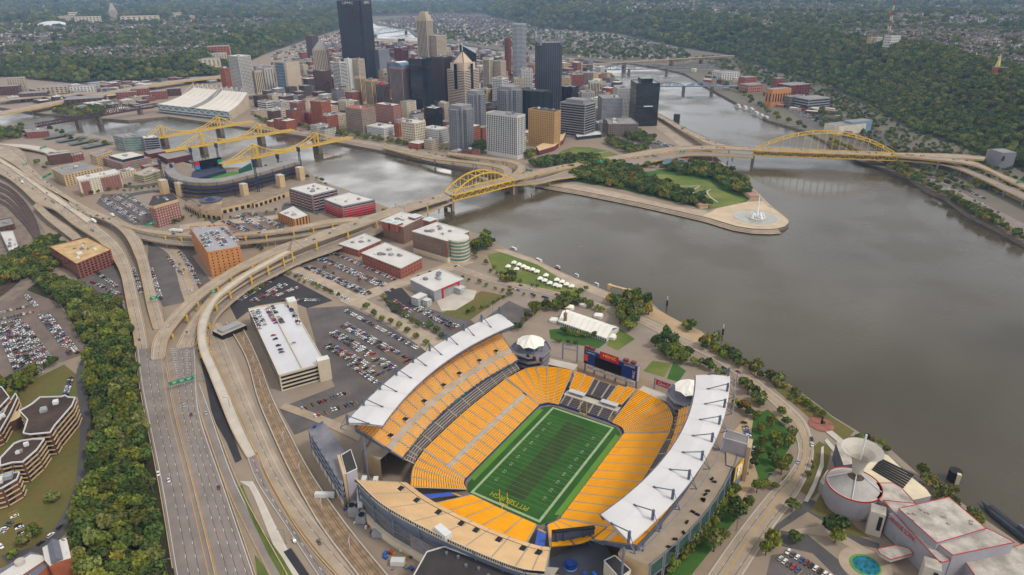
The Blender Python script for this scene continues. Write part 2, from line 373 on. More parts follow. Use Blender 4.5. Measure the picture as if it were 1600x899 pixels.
def viaduct(label, L, R, m=ROADT, thick=1.6, par=1.0, lines=(), piers=(), ptype='conc', pm=None, girder=None, group=None, name='elevated_road', n=5, step=9, zmin=0):
    A, B = edges(L, R, 0, n, step)
    c = (A[0]+B[0])/2; t = thing(name, label, name.replace('_', ' '), (c.x, c.y, 0), group)
    b = MB(); D = Vector((0, 0, thick))
    b.strip(A, B, 0); b.strip([p-D for p in A], [p-D for p in B], 1)
    b.strip(A, [p-D for p in A], 1); b.strip(B, [p-D for p in B], 1)
    b.poly([A[0], B[0], B[0]-D, A[0]-D], 1); b.poly([A[-1], B[-1], B[-1]-D, A[-1]-D], 1)
    part('deck', b, [m, girder or CONC2], t)
    for E, s in ((A, 1), (B, -1)):
        q = MB(); h = Vector((0, 0, par)); O = offset(E, -.25*s); I = offset(E, .3*s)
        dn = Vector((0, 0, thick*.5))
        q.strip([p+h for p in O], [p+h for p in I]); q.strip([p-dn for p in O], [p+h for p in O]); q.strip([p+Vector((0,0,.02)) for p in I], [p+h for p in I])
        part('parapet', q, TANP, t)
    if lines:
        k = MB(); marks(k, A, B, lines); part('lane_marking', k, [LW, LY, SEAM], t)
    for f in piers:
        i = min(len(A)-1, int(f*(len(A)-1))); a, bb = A[i], B[i]; z = a.z-thick; mid = (a+bb)/2; dr = (bb-a).normalized()
        if z < 2.2: continue
        q = MB()
        if ptype == 'conc':
            for s in (.22, .78):
                p = a.lerp(bb, s); q.cyl((p.x, p.y), .9, zmin, z-1.2, 8)
            q.bar(Vector((a.x, a.y, z-.65))+dr*.6, Vector((bb.x, bb.y, z-.65))-dr*.6, 1.6, 1.25)
            part('pier', q, pm or CONC, t)
        else:   # yellow steel bent: two legs and a cross beam
            for s in (-.06, 1.12):
                p = a.lerp(bb, s); q.bar((p.x, p.y, 0), (p.x, p.y, z+thick*.4), 1.5, 1.5)
            q.bar(a.lerp(bb, -.06)+Vector((0,0,-thick-.7)), a.lerp(bb, 1.12)+Vector((0,0,-thick-.7)), 1.4, 1.5)
            part('pier', q, BYEL, t)
    return t, A, B
TANP = mat('parapet_concrete', (186,162,128), .85, .1, .2)
GREYD = mat('deck_grey', (146,134,124), .88, .1, .05)
DP = [i/6+.06 for i in range(6)]
D12 = [i/12+.03 for i in range(12)]
# at-grade freeway carriageways
road([(285,940),(273,899),(251,762),(227,640),(218,590),(211,530)], [(345,940),(335,899),(300.5,757),(270.5,642),(259,565),(257,556)], ROADG, .06,
     [(.07,.35,0,0),(.36,.3,0,DSH),(.62,.3,0,DSH),(.86,.35,1,0)])
road([(347,940),(337,899),(302,757),(273,642),(262,580),(258,552)], [(412,940),(398,899),(349,757),(311,642),(306,560),(304,540)], ROADG, .06,
     [(.03,.35,1,0),(.3,.3,0,DSH),(.55,.3,0,DSH),(.8,.3,0,DSH),(.96,.35,0,0)])
road([(440,940),(420,899),(351,757),(313,645),(305,600)], [(470,940),(447,899),(369.5,757),(329,645),(312,600)], ROADG, .08, [(.1,.35,1,0),(.92,.35,0,0)])
road([(560,1000),(445,820),(403,757),(386,716)], [(620,1000),(487,860),(420,757),(401,708)], ROADG, .08, [(.08,.3,0,0),(.5,.3,0,DSH),(.93,.35,1,0)])
road([(640,1010),(503,870),(424,757),(371,642),(327,540),(318,505)], [(690,1000),(560,880),(457,757),(402,642),(366,552),(345,505)], ROADT, .07, [(.06,.35,1,0),(.42,.3,0,DSH),(.74,.25,0,0)])
road([(500,960),(440,880),(393,768),(374,752)], [(525,960),(462,880),(408,775),(395,752)], CONC2, .05, [(.85,.3,0,0)])
sheet('grass', [(372,762),(378,758),(404,820),(440,870),(470,920),(450,920),(420,868),(398,822)], .10, GRASS)
sheet('grass', [(398,868),(404,874),(424,905),(404,905)], .10, GRASS)
b = MB(); pts = GG([(330,640),(349,640),(378,718),(368,723),(354,690),(332,652)], .47); b.cpoly(pts); struct('road', b, ASPHD)
b = MB(); pts = GG([(311,520),(319,528),(347,610),(349,640),(330,640),(322,600),(307,540)], .465); b.cpoly(pts); struct('road', b, ASPHD)
sheet('road', [(443,863),(455,857),(486,903),(470,903)], .12, ASPHD)
# jersey barriers of the freeway
def barrier(pts, label, h=1.0, w_=.7):
    P = smooth(GG(pts, 0), 5); b = MB(); 
    b.strip([p+Vector((0,0,h)) for p in offset(P,-w_/3)], [p+Vector((0,0,h)) for p in offset(P,w_/3)])
    b.strip([p+Vector((0,0,.05)) for p in offset(P,-w_/2)], [p+Vector((0,0,h)) for p in offset(P,-w_/3)]); b.strip([p+Vector((0,0,.05)) for p in offset(P,w_/2)], [p+Vector((0,0,h)) for p in offset(P,w_/3)])
    solo('road_barrier', b, TANP, label, 'barrier', P[0])
barrier([(346,940),(336,899),(302,760),(271.6,642),(260,575)], 'long tan concrete median barrier between the two freeway carriageways')
barrier([(414,940),(399.5,899),(352,760),(312,645)], 'tan concrete barrier between freeway and the exit ramp lane')
barrier([(475,940),(449,899),(374,760),(330,645)], 'concrete barrier along the right side of the exit ramp')
barrier([(622,995),(489,860),(426,760),(403,708)], 'tan concrete barrier beside the wide beige frontage road')
barrier([(270,890),(249,762),(225,640),(216,590),(210,535)], 'low concrete edge barrier between wooded strip and freeway')
# chevron hatching beside the median
k = MB()
A, B = edges([(262,562),(271,600),(280,642),(296,700)], [(270,558),(279,598),(287,642),(300,700)], .5)
for i in range(len(A)-1): k.bar(A[i], B[i], .7, .02, 1)
A, B = edges([(265,545),(271,565),(276,585),(279,598)], [(278,545),(277,565),(278,585),(280,598)], .5, 5, 4)
for i in range(len(A)-1): k.bar(A[i]+Vector((0,0,.03)), B[i]+Vector((0,0,.03)), .5, .02, 0)
A, B = edges([(290,548),(290,565),(293,586)], [(294,548),(294,565),(296,586)], .5, 5, 4)
for i in range(len(A)-1): k.bar(A[i]+Vector((0,0,.03)), B[i]+Vector((0,0,.03)), .6, .02, 0)
struct('road_markings', k, [LW, LY, SEAM])
VL = [(.12,.35,0,0),(.5,.3,0,DSH),(.88,.35,1,0)]
# ramps climbing to the double-deck bridge
viaduct('curved beige upper ramp sweeping left from bridge down to the freeway',
  [(236,562,1),(239,536,3),(250,517,6),(265,497,8.5),(286,475,10.5),(317,449,13),(346,430,14.5),(370,416,15.5),(401,401,16.5),(432,387,17),(455,378,17)],
  [(257,560,1),(261,534,3),(267,520,6),(280,502,8.5),(299,480,10.5),(321,459,13),(342,445,14.5),(370,425.5,15.5),(389,416,16.5),(420,402,17),(446,391,17)],
  lines=[(.15,.3,0,0),(.5,.25,0,DSH),(.9,.3,1,0)], piers=[.2,.32,.44,.56,.68,.8], ptype='y')
viaduct('right beige ramp curving down beside the rail portal',
  [(386,716,.6),(362,672,2),(343,625,3.5),(325,580,5),(312,548,6.5),(309,520,8),(312,500,9.5),(321,482,11),(337,461,13),(355,446,14.5),(375,432,15.5),(395,420,16.5),(420,406,17),(446,392,17)],
  [(401,710,.6),(381,670,2),(360,620,3.5),(341,578,5),(327,546,6.5),(322,524,8),(324,505,9.5),(331,484,11),(342,466,13),(361,451,14.5),(380,437,15.5),(395,427,16.5),(424,411,17),(456,393,17)],
  m=CONC2, lines=[(.06,.2,1,0),(.94,.2,1,0)], piers=[.42,.5,.58,.66,.74,.82,.9,.97], ptype='y')
viaduct('middle ramp of the freeway rising between two curved beige ramps',
  [(275,544,.6),(288,518,2.5),(303,496,5),(318,476,7),(340,452,8.5),(372,432,9),(410,413,9),(450,394,9)],
  [(307,542,.6),(311,520,2.5),(318,500,5),(331,483,7),(352,464,8.5),(384,442,9),(424,420,9),(462,402,9)],
  lines=[(.1,.3,0,0),(.4,.3,0,DSH),(.7,.3,0,DSH)])
viaduct('lower deck of the bridge approach running under the yellow bents',
  [(300,545,.5),(318,500,3),(345,468,4.5),(380,441,5),(424,419,5.5),(455,404,6),(520,379,7),(570,360,8),(635,334,10),(694,311,11)],
  [(328,548,.5),(334,505,3),(356,478,4.5),(394,449,5),(436,427,5.5),(470,410,6),(530,388,7),(580,368,8),(648,341,10),(707,316,11)],
  m=GREYD, lines=[(.33,.25,0,DSH),(.66,.25,0,DSH)], piers=D12)
viaduct('beige upper deck of the bridge approach over the parking lots',
  [(455,378,17),(476,373.5,17),(507,361,17),(545,349,17),(590,333,17.5),(627,321.5,18),(665,311,18.5),(694,302.5,19)],
  [(456,393,17),(486,380.5,17),(520,369,17),(550,358.5,17),(579,348,17.5),(615,336.5,18),(652,325.5,18.5),(706,309,19)],
  lines=[(.1,.3,0,0),(.36,.25,0,DSH),(.64,.25,0,DSH),(.9,.3,1,0)], piers=[.02,.17,.34,.5,.67,.83], ptype='y')
# left interchange
viaduct('wide southbound freeway viaduct over the rail yard',
  [(-60,232,9),(0,255,9),(40,275,9),(80,298,9),(110,315,9),(135,334,9),(152,352,9),(170,366,8),(185,380,7),(197,398,6),(207,427,5),(217,470,3),(226,510,1.2),(232,545,.3)],
  [(-60,250,9),(0,272,9),(30,292,9),(58,318,9),(85,328,9),(113,350,9),(138,366,9),(155,378,8),(170,396,7),(180,410,6),(190,432,5),(199,478,3),(207,515,1.2),(212,545,.3)],
  lines=VL, piers=[.1,.16,.22,.28,.34,.4,.46,.52,.58,.64,.7])
viaduct('narrow exit ramp splitting from freeway and ending near brick building',
  [(58,316,9),(85,340,8),(108,355,6),(126,370,3.5)], [(52,322,9),(72,342,8),(92,358,6),(112,374,3.5)], lines=[(.15,.25,0,0)], piers=[.3,.6])
viaduct('northbound freeway viaduct beside the tan warehouse blocks',
  [(-60,205,9),(0,228,9),(17,233,9),(50,262,9),(75,285,9),(105,305,9),(140,325,9),(182,343,9.5),(203,357,9.5),(220,375,9),(227,394,8),(232,410,7),(241,450,5),(251,482,3),(258,510,1)],
  [(-60,222,9),(0,246,9),(28,262,9),(62,290,9),(95,310,9),(118,328,9),(150,340,9),(175,350,9.5),(192,364,9.5),(203,381,9),(210,397,8),(216,412,7),(223,442,5),(231,482,3),(240,515,1)],
  lines=VL, piers=[.1,.16,.22,.28,.34,.4,.46,.52,.58,.64,.7,.76])
viaduct('middle express lanes viaduct between two freeway carriageways',
  [(0,247,9.3),(40,272,9.3),(75,297,9.3),(112,322,9.3),(150,347,9)], [(0,253,9.3),(38,279,9.3),(70,303,9.3),(106,327,9.3),(140,352,9)], m=CONC2, lines=[(.5,.2,1,0)])
viaduct('straight elevated ramp crossing behind the tan parking garage',
  [(182,341,10),(212,354,11),(250,360,12.5),(297,363.5,14),(345,365,15),(376,364,15.5),(432,359.5,16),(470,353,16.5),(510,345,17),(545,341,17),(560,340,17.2)],
  [(190,352,10),(214,360,11),(250,366.5,12.5),(297,370,14),(345,371,15),(376,368.5,15.5),(432,364,16),(470,358,16.5),(510,350,17),(545,347,17),(560,346,17.2)],
  lines=[(.15,.25,0,0),(.85,.25,1,0)], piers=[.28,.36,.44,.52,.6,.68,.76,.84,.92], ptype='y')
viaduct('lower elevated connector road under the straight ramp',
  [(205,362,7),(250,371,7.5),(300,375,8),(376,374,8.5),(432,368,9),(480,361,9),(530,352,9)],
  [(205,370,7),(250,379,7.5),(300,383,8),(376,381,8.5),(432,374,9),(480,367,9),(530,358,9)], m=GREYD, lines=[(.5,.25,0,DSH)], piers=DP)
viaduct('curving loop ramp by the trees at far left',
  [(-40,220,7),(10,228,7),(26,231,7),(38,240,7),(42,254,7),(45,265,8),(62,281,9)], [(-40,226,7),(5,233,7),(24,240,7),(32,248,7),(33,258,7),(37,267,8),(52,286,9)], lines=[(.5,.2,0,DSH)], piers=[.3,.5,.7])
viaduct('pale elevated road leading to the far left bridge',
  [(-40,222,6),(0,224.5,6),(40,226,6),(75,231,5),(95,238,3)], [(-40,227,6),(0,229,6),(30,231,6),(66,238,5),(82,245,3)], m=CONC2, piers=DP)
# streets
road([(1100,905),(1150,834),(1200,771),(1225,749),(1247,711),(1241,676),(1222,648),(1195,620),(1120,565),(1048,530),(1010,510),(975,495),(900,473),(860,462),(822,452),(766,440),(723,426),(690,415)],
     [(1158,905),(1212,821),(1237,789),(1260,749),(1272,711),(1266,674),(1252,650),(1215,618),(1130,555),(1055,520),(1016,500),(978,486),(905,466),(866,455),(828,446),(772,434),(730,420),(697,410)],
     ROADT, .07, [(.05,.3,0,0),(.27,.25,0,DSH),(.5,.5,1,0),(.75,.25,0,DSH),(.95,.3,0,0)])
road([(520,462),(560,482),(610,508),(660,545),(690,570)], [(545,453),(590,478),(640,503),(690,530),(715,545)], PAVE, .05)
road([(530,470),(560,458),(620,438),(680,418),(720,404)], [(548,478),(585,464),(640,444),(700,425),(742,410)], PAVE, .055, [(.5,.3,0,0)])
road([(440,420),(470,432),(500,448),(535,466)], [(455,412),(487,424),(517,438),(553,458)], PAVE, .05)
road([(235,380),(262,396),(275,425),(283,455),(300,500),(312,530)], [(262,375),(288,398),(300,425),(312,455),(325,480),(330,500)], ROADT, .05, [(.3,.3,0,DSH),(.6,.6,1,0),(.8,.3,0,DSH)])
road([(280,352),(330,345),(400,340),(440,334)], [(282,360),(332,353),(400,347),(440,342)], PAVE, .05)
road([(180,312),(200,303),(262,296),(300,312),(340,345)],[(186,316),(204,307),(258,300),(294,317),(332,350)], ASPH, .05, [(.5,.3,1,0)])
road([(112,262),(140,275),(200,290),(260,283)],[(108,265),(138,279),(200,294),(262,287)], ASPH, .05, [(.5,.3,1,0)])
road([(430,370),(440,340),(446,318),(500,330)],[(438,372),(448,342),(452,322),(496,336)], ASPH, .05)
road([(436,638),(500,662),(560,690)],[(446,630),(510,652),(566,676)], ROADT, .06, [(.5,.3,1,0)])
road([(0,868),(60,850),(100,800),(120,740),(125,650),(118,590),(128,560)], [(30,899),(80,860),(112,812),(138,742),(143,650),(132,590),(140,556)], ASPH, .06)
# ---------------------------------------------------------------- football stadium
SEATY = mat('yellow_seats', (252,170,0), .75, .06, .12); SEATD = mat('dark_seats', (92,86,90), .7, .1, .15); SEATT = mat('tan_bleachers', (216,180,134), .7, .07, .08)
AISLE = mat('aisle_concrete', (166,154,138), .9, .08, .3); GAPM = mat('shaded_row_tread', (138,112,66), .9, .12, .3); TREAD = mat('stand_concrete', (172,162,150), .9, .12, .2); CANOPY = mat('canopy_fabric', (206,204,204), .6, .05, .05)  # GAPM: the shadow between seat rows is painted into the tread colour
STEELD = mat('slate_steel', (92,100,118), .5, .1, .2, .2); STEELB = mat('blue_grey_steel', (118,130,152), .5, .08, .2, .2)
SCREENB = mat('board_blue', (24,54,120), .5, .1, .3); SCREENK = mat('screen_black', (18,19,24), .25, .05, .3); RED = mat('sign_red', (190,34,44), .5, .08, .3)
TURF = mat('turf_green', (46,88,34), .95, .18, .05); TURF2 = mat('turf_pale', (92,134,52), .95, .1, .06); TURFD = mat('turf_worn', (50,70,33), .95, .14, .09)
LINEW = mat('turf_line', (150,170,128), .9, .1, .3); GOLDT = mat('gold_paint', (170,158,44), .8, .1, .3); BLUEP = mat('blue_padding', (28,62,140), .6, .1, .3)
TENT = mat('white_tent', (236,232,222), .6, .05, .08); PLAZA = mat('brown_plaza', (140,118,98), .9, .14, .07)
def text(name, body, o, xd, yd, h, m, parent=None, width=None, center=True, ext=.05):
    c = bpy.data.curves.new(name, 'FONT'); c.body = body; c.size = 1; c.extrude = ext; c.materials.append(m)
    if center: c.align_x = 'CENTER'; c.align_y = 'CENTER'
    tmp = bpy.data.objects.new(name, c); me = bpy.data.meshes.new_from_object(tmp); bpy.data.objects.remove(tmp); ob = bpy.data.objects.new(name, me); COL.objects.link(ob)
    xd = Vector(xd).normalized(); yd = Vector(yd).normalized(); zd = xd.cross(yd)
    s = h/.72; sx = s
    if width: sx = width/(.62*len(body))
    off = ORG[parent] if parent else Vector((0, 0, 0)); o = Vector(o)-off
    ob.matrix_world = Matrix(((xd.x*sx, yd.x*s, zd.x, o.x), (xd.y*sx, yd.y*s, zd.y, o.y), (xd.z*sx, yd.z*s, zd.z, o.z), (0, 0, 0, 1)))
    if parent: ob.parent = parent
    return ob
st = thing('football_stadium', 'huge horseshoe football stadium with yellow seats and two white canopies beside the river', 'stadium', S(0, 0))
def ctl(pts, n=8):
    """control pairs (inner, outer) in stadium metres and heights to a dense list"""
    I = smooth([Vector(p[0]) for p in pts], n); O = smooth([Vector(p[1]) for p in pts], n); return I, O
def tier(name, I, O, f0, f1, b0, b1, rows, m, aisle=.55, lift=0.0, label=None):
    """one seating section: rows between depth fractions f0..f1, from list position b0 to b1"""
    def at(E, t):
        i = min(int(t), len(E)-2); return E[i].lerp(E[i+1], t-i)
    L = (at(I, b1)-at(I, b0)).length*.5+(at(O, b1)-at(O, b0)).length*.5
    e = aisle/max(1, L)*(b1-b0)
    k = 5; ts = [b0+e+(b1-b0-2*e)*j/(k-1) for j in range(k)]
    b = MB(); rows = max(3, int(rows*.74))
    for r in range(rows):
        fa = f0+(f1-f0)*r/rows; fb = f0+(f1-f0)*(r+.62)/rows; fc = f0+(f1-f0)*(r+1)/rows
        A = [at(I, t).lerp(at(O, t), fa) for t in ts]; B = [at(I, t).lerp(at(O, t), fb) for t in ts]; Cc = [at(I, t).lerp(at(O, t), fc) for t in ts]
        w = lambda P, z, zr: [S(p.x, p.y, zr+z) for p in P]
        z0 = A[0].z+lift
        za = [p.z for p in A]
        A1 = [S(p.x, p.y, p.z+lift+.1) for p in A]; A2 = [S(p.x, p.y, p.z+lift+.72) for p in A]
        B2 = [S(q.x, q.y, p.z+lift+.72) for p, q in zip(A, B)]; B1 = [S(q.x, q.y, p.z+lift+.12) for p, q in zip(A, B)]; C1 = [S(q.x, q.y, p.z+lift+.12) for p, q in zip(A, Cc)]
        b.strip(A1, A2, 0); b.strip(A2, B2, 0); b.strip(B2, B1, 0); b.strip(B1, C1, 1)
        for E in (0, -1): b.poly([A1[E], A2[E], B2[E], B1[E]], 0)
    for bb in (b0, b1):
        dd = (at(O, b1)-at(O, b0)).normalized()*.45; A = [at(I, bb).lerp(at(O, bb), f0+(f1-f0)*j/3) for j in range(4)]
        b.strip([S(p.x-dd.x, p.y-dd.y, p.z+lift+.5) for p in A], [S(p.x+dd.x, p.y+dd.y, p.z+lift+.5) for p in A], 2)
    return part(name, b, [m, GAPM, AISLE], st, label)
def slab(name, I, O, t0, t1, f0, f1, dz, m):
    b = MB(); k = max(3, int((t1-t0))*1+2)
    def at(E, t):
        i = min(int(t), len(E)-2); return E[i].lerp(E[i+1], t-i)
    ts = [t0+(t1-t0)*j/(k-1) for j in range(k)]
    P = [[(lambda p: S(p.x, p.y, p.z+dz))(at(I, t).lerp(at(O, t), f)) for t in ts] for f in (f0, f1)]
    b.strip(P[0], P[1]); return part(name, b, m, st)
def V3(u, v, z): return Vector((u, v, z))
gap = .5
for sg in (-1, 1):
    # lower bowl along the sideline
    I, O = ctl([(V3(-48,36*sg,1.3), V3(-50,69*sg,13.2)), (V3(0,36*sg,1.3), V3(0,71*sg,13.2)), (V3(52,36*sg,1.3), V3(54,69*sg,13.2))], 11); n = len(I)-1
    slab('seating_deck', I, O, 0, n, 0, 1, -.25, TREAD)
    for i in range(11):
        b0, b1 = i*n/11, (i+1)*n/11
        if sg < 0:
            tier('lower_seats', I, O, 0, .36, b0, b1, 12, SEATY); tier('lower_seats', I, O, .46, 1, b0, b1, 18, SEATY)
        else: tier('lower_seats', I, O, 0, 1, b0, b1, 32, SEATY)
    # dark club seats behind it
    I, O = ctl([(V3(-66,64.5*sg,14), V3(-70,74*sg,18.5)), (V3(-50,69.4*sg,14), V3(-52,79*sg,18.5)), (V3(0,71.4*sg,14), V3(0,82*sg,18.5)), (V3(54,69.4*sg,14), V3(56,79*sg,18.5)), (V3(72,66*sg,14), V3(76,76*sg,18.5))], 6); n = len(I)-1
    slab('seating_deck', I, O, 0, n, 0, 1, -.25, TREAD)
    for i in range(13): tier('club_seats', I, O, 0, 1, i*n/13, (i+1)*n/13, 9, SEATD, .7)
    # upper deck
    cp = []
    for k in range(9):
        f = k/8; u0 = -72+146*f; u1 = -83+167*f
        cp.append((V3(u0, (67.5+10.5*(1-(u0/76)**2))*sg, 21), V3(u1, (97+9*(1-(u1/86)**2))*sg, 41.5)))
    I, O = ctl(cp, 4); n = len(I)-1
    slab('seating_deck', I, O, 0, n, 0, 1, -.3, TREAD)
    slab('walkway', I, O, 0, n, .24, .36, .05, PAVE)
    ns = 14
    for i in range(ns):
        b0, b1 = i*n/ns, (i+1)*n/ns
        tier('upper_seats', I, O, .0, .235, b0, b1, 6, SEATY, .6); tier('upper_seats', I, O, .37, .99, b0, b1, 17, SEATY, .6)
        if i % 2:   # stair opening up from the walkway
            t = b0; p = I[int(t)].lerp(O[int(t)], .40); c = S(p.x, p.y); q = MB(); a = math.atan2(UXv.y, UXv.x)
            q.box(c, 3.4, 3.6, p.z-.2, p.z+1.6, a, 0, 1); part('vomitory', q, [CONC2, DARK], st)
    # fascia ribbon under the deck's front edge and the soffit
    q = MB(); F = [S(p.x, p.y, p.z+.9) for p in I]; F2 = [S(p.x, p.y, p.z-1.4) for p in I]; q.strip(F, F2, 0); part('fascia_board', q, mat('fascia_'+('a' if sg < 0 else 'b'), (30,60,130), .4, .3, .06, col2=(20,130,150)), st)
    q = MB(); q.strip(F2, [S(p.x, p.y, 38) for p in O], 0)
    q.strip([S(p.x, p.y, 42.4) for p in O], [S(p.x, p.y, 38) for p in O], 1)
    for E in (0, -1): q.poly([F[E], F2[E], S(O[E].x, O[E].y, 38), S(O[E].x, O[E].y, 42.4)], 1)
    part('upper_deck_underside', q, [STEELD, STEELD], st)
    for j in range(0, len(O), 4):
        q = MB(); a, b = S(O[j].x, O[j].y-1*sg, 0), S(O[j].x, O[j].y-1*sg, 49); a = S(O[j].x, O[j].y-7*sg, 0); b = S(O[j].x, O[j].y-7*sg, 37); q.bar(a, b, .9, .9); part('deck_column', q, STEELB, st)
    # canopy in nine bays with masts
    nb = 9
    ci = lambda u: (75.5+13.2*(1-(u/80)**2))*sg
    co = lambda u: (97+12.2*(1-(u/90)**2))*sg
    for i in range(nb):
        ua, ub = -80+160*i/nb, -80+160*(i+1)/nb; wa, wb = -91+181*i/nb, -91+181*(i+1)/nb
        q = MB(); A = []; B = []; C2 = []
        for j in range(7):
            t = j/6; sag = -1.0*math.sin(pi*t)*0+ .3*abs(math.sin(pi*t))
            u = ua+.06+(ub-ua-.12)*t; w_ = wa+.06+(wb-wa-.12)*t
            A.append(S(u, ci(u), 49.3+sag*.5)); B.append(S(w_, co(w_), 50+sag*.5)); C2.append(S((u+w_)/2, (ci(u)+co(w_))/2, 50.6+sag))
        q.strip(A, C2); q.strip(C2, B); q.strip([p-Vector((0,0,.7)) for p in A], [p-Vector((0,0,.7)) for p in B])
        q.strip(A, [p-Vector((0,0,.7)) for p in A]); q.strip(B, [p-Vector((0,0,.7)) for p in B]); part('canopy_panel', q, CANOPY, st)
    for i in range(nb+1):
        u = -80+160*i/nb; w_ = -91+181*i/nb; A = S(u, ci(u), 49.6); B = S(w_, co(w_), 50.2); q = MB()
        out = (B-A).normalized(); M = B-out*1.5
        q.bar(M+Vector((0,0,-1)), M+Vector((0,0,6.5)), 1.3, 1.0); q.bar(M+Vector((0,0,6)), B.lerp(A, .62)+Vector((0,0,.8)), .45, .45)
        q.bar(B.lerp(A, .58)+Vector((0,0,.8)), B.lerp(A, .66)+Vector((0,0,.8)), 1.0, .5)
        q.bar(M+Vector((0,0,6)), B+out*4+Vector((0,0,-4)), .25, .25); q.bar(B+Vector((0,0,-1)), B+out*4+Vector((0,0,-4)), .35, .35); q.bar(B+Vector((0,0,-6)), B+out*4+Vector((0,0,-4)), .35, .35)
        part('canopy_mast', q, STEELD, st)
    q = MB(); us = [-80+160*j/40 for j in range(41)]
    A = [S(u, ci(u)-.6*sg, 48.9) for u in us]; B = [S(u, ci(u)+1.4*sg, 46.4) for u in us]
    for a, b in zip(A, A[1:]): q.bar(a, b, .5, .5)
    for a, b in zip(B, B[1:]): q.bar(a, b, .5, .5)
    for j in range(40): q.bar(A[j], B[j], .3, .3); q.bar(B[j], A[j+1], .3, .3)
    q.strip([p+Vector((0,0,-.4)) for p in A], B)
    part('lighting_truss', q, mat('truss_grey', (112,106,116), .6, .35, .5), st)
    q = MB(); q.strip([S(-91+181*j/30, co(-91+181*j/30)+4*sg, 46.2) for j in range(31)], [S(-91+181*j/30, co(-91+181*j/30)+4.5*sg, 46.2) for j in range(31)]); part('tie_beam', q, STEELB, st)
    # outer concourse block
    cf = lambda u: (118-16*((u-24)/91)**2)*sg
    us = [-70+118*j/10 for j in range(11)] if sg > 0 else [-78+150*j/10 for j in range(11)]
    I2 = [S(u, 83*sg, 18) for u in us]; O2 = [S(u, cf(u), 18) for u in us]
    q = MB(); q.strip(I2, O2, 0); q.strip([p+Vector((0,0,1.1)) for p in O2], [p-Vector((0,0,17.9)) for p in O2], 1)
    for E in (0, -1): q.poly([I2[E], O2[E], O2[E]-Vector((0,0,17.9)), I2[E]-Vector((0,0,17.9))], 1)
    part('concourse', q, [PAVE, TAN], st)
    for j in range(10):
        a, b = O2[j], O2[j+1]; d = (b-a).normalized(); out = VXv*sg
        q = MB(); a2 = a+d*1.2+out*.5; b2 = b-d*1.2+out*.5
        q.poly([a2+Vector((0,0,-.5)), b2+Vector((0,0,-.5)), b2-Vector((0,0,9)), a2-Vector((0,0,9))])
        part('louvre_screen', q, mat('green_louvre', (52,82,72), .6, .25, .5), st)
        q = MB(); q.poly([a2-Vector((0,0,10.5)), b2-Vector((0,0,10.5)), b2-Vector((0,0,17)), a2-Vector((0,0,17))]); part('concourse_opening', q, DARK, st)
    for j in range(11):
        a = O2[j]+VXv*sg*.7; q = MB()
        for s in (-.7, .7): q.bar(a+UXv*s+Vector((0,0,1.4)), a+UXv*s-Vector((0,0,18)), .4, .5)
        for k in range(9): q.bar(a-UXv*.7+Vector((0,0,1-2*k)), a+UXv*.7+Vector((0,0,-1-2*k)), .25, .25)
        part('facade_column', q, STEELB, st)
    q = MB()
    for h in (1.2, -9.6): 
        for a, b in zip(O2, O2[1:]): q.bar(a+VXv*sg*.6+Vector((0,0,h)), b+VXv*sg*.6+Vector((0,0,h)), .4, .5)
    part('facade_rail', q, STEELB, st)
# round ends of the lower bowl
def fan(pts, secs, rows, m=SEATY, name='end_seats', f0=0, f1=1):
    I, O = ctl(pts, 6); n = len(I)-1
    slab('seating_deck', I, O, 0, n, f0, f1, -.25, TREAD)
    for i in range(secs): tier(name, I, O, f0, f1, i*n/secs, (i+1)*n/secs, rows, m)
fan([(V3(-49,-36,1.3), V3(-51,-68.5,13.2)), (V3(-53,-34,1.3), V3(-68,-64,12.5)), (V3(-57,-29,1.3), V3(-83,-54,11.5))], 4, 30)
fan([(V3(-59.5,-23,1.3), V3(-86,-33,10)), (V3(-60.5,0,1.3), V3(-88,-5,9.5)), (V3(-60.5,26,1.3), V3(-86,33,10))], 5, 26)
fan([(V3(-57,32,1.3), V3(-80,46,11)), (V3(-52,35,1.3), V3(-68,62,12.5)), (V3(-49,36,1.3), V3(-51,68.5,13.2))], 3, 30)
fan([(V3(53,36,1.3), V3(56,68.5,13)), (V3(56,34,1.3), V3(76,64,12)), (V3(58.5,31,1.3), V3(92,51,11)), (V3(60,23,1.3), V3(101,27,10))], 6, 34)
fan([(V3(60,-23,1.3), V3(99,-30,10)), (V3(58.5,-31,1.3), V3(92,-51,11)), (V3(56,-34,1.3), V3(78,-64,12)), (V3(53,-36,1.3), V3(56,-68.5,13))], 6, 34, f0=0, f1=1)
for v0, v1, m, a, bb in ((-22.5,-15.5,SEATY,78,97),(-15,-8,SEATY,78,96),(-7.5,-3.5,SEATD,78,94),(-3,5,SEATD,78,94),(5.5,10,SEATD,78,93),(10.5,16,SEATY,78,96),(16.5,22.5,SEATY,78,98)):
    I = [V3(a,v0,6.5), V3(a,v1,6.5)]; O = [V3(bb,v0*1.15,11), V3(bb,v1*1.15,11)]; slab('seating_deck', I, O, 0, 1, 0, 1, -.25, TREAD); tier('end_seats', I, O, 0, 1, 0, 1, 18, m, .3)
for v0, v1 in ((-22,-16),(-15.5,-7),(-6.5,2),(2.5,10),(10.5,19)):
    I = [V3(61.5,v0,1.3), V3(61.5,v1,1.3)]; O = [V3(71,v0,4.2), V3(71,v1,4.2)]; slab('seating_deck', I, O, 0, 1, 0, 1, -.25, TREAD); tier('suite_seats', I, O, 0, 1, 0, 1, 9, SEATD, .3)
a_ = math.atan2(UXv.y, UXv.x)
q = MB(); q.box(S(75,-1), 8, 46, 0, 4.6, a_, 0); part('suite_terrace', q, CONC2, st)
q = MB(); q.box(S(77.8,-1), .6, 46, 2, 6.2, a_, 0); part('suite_glass', q, GLASS, st)
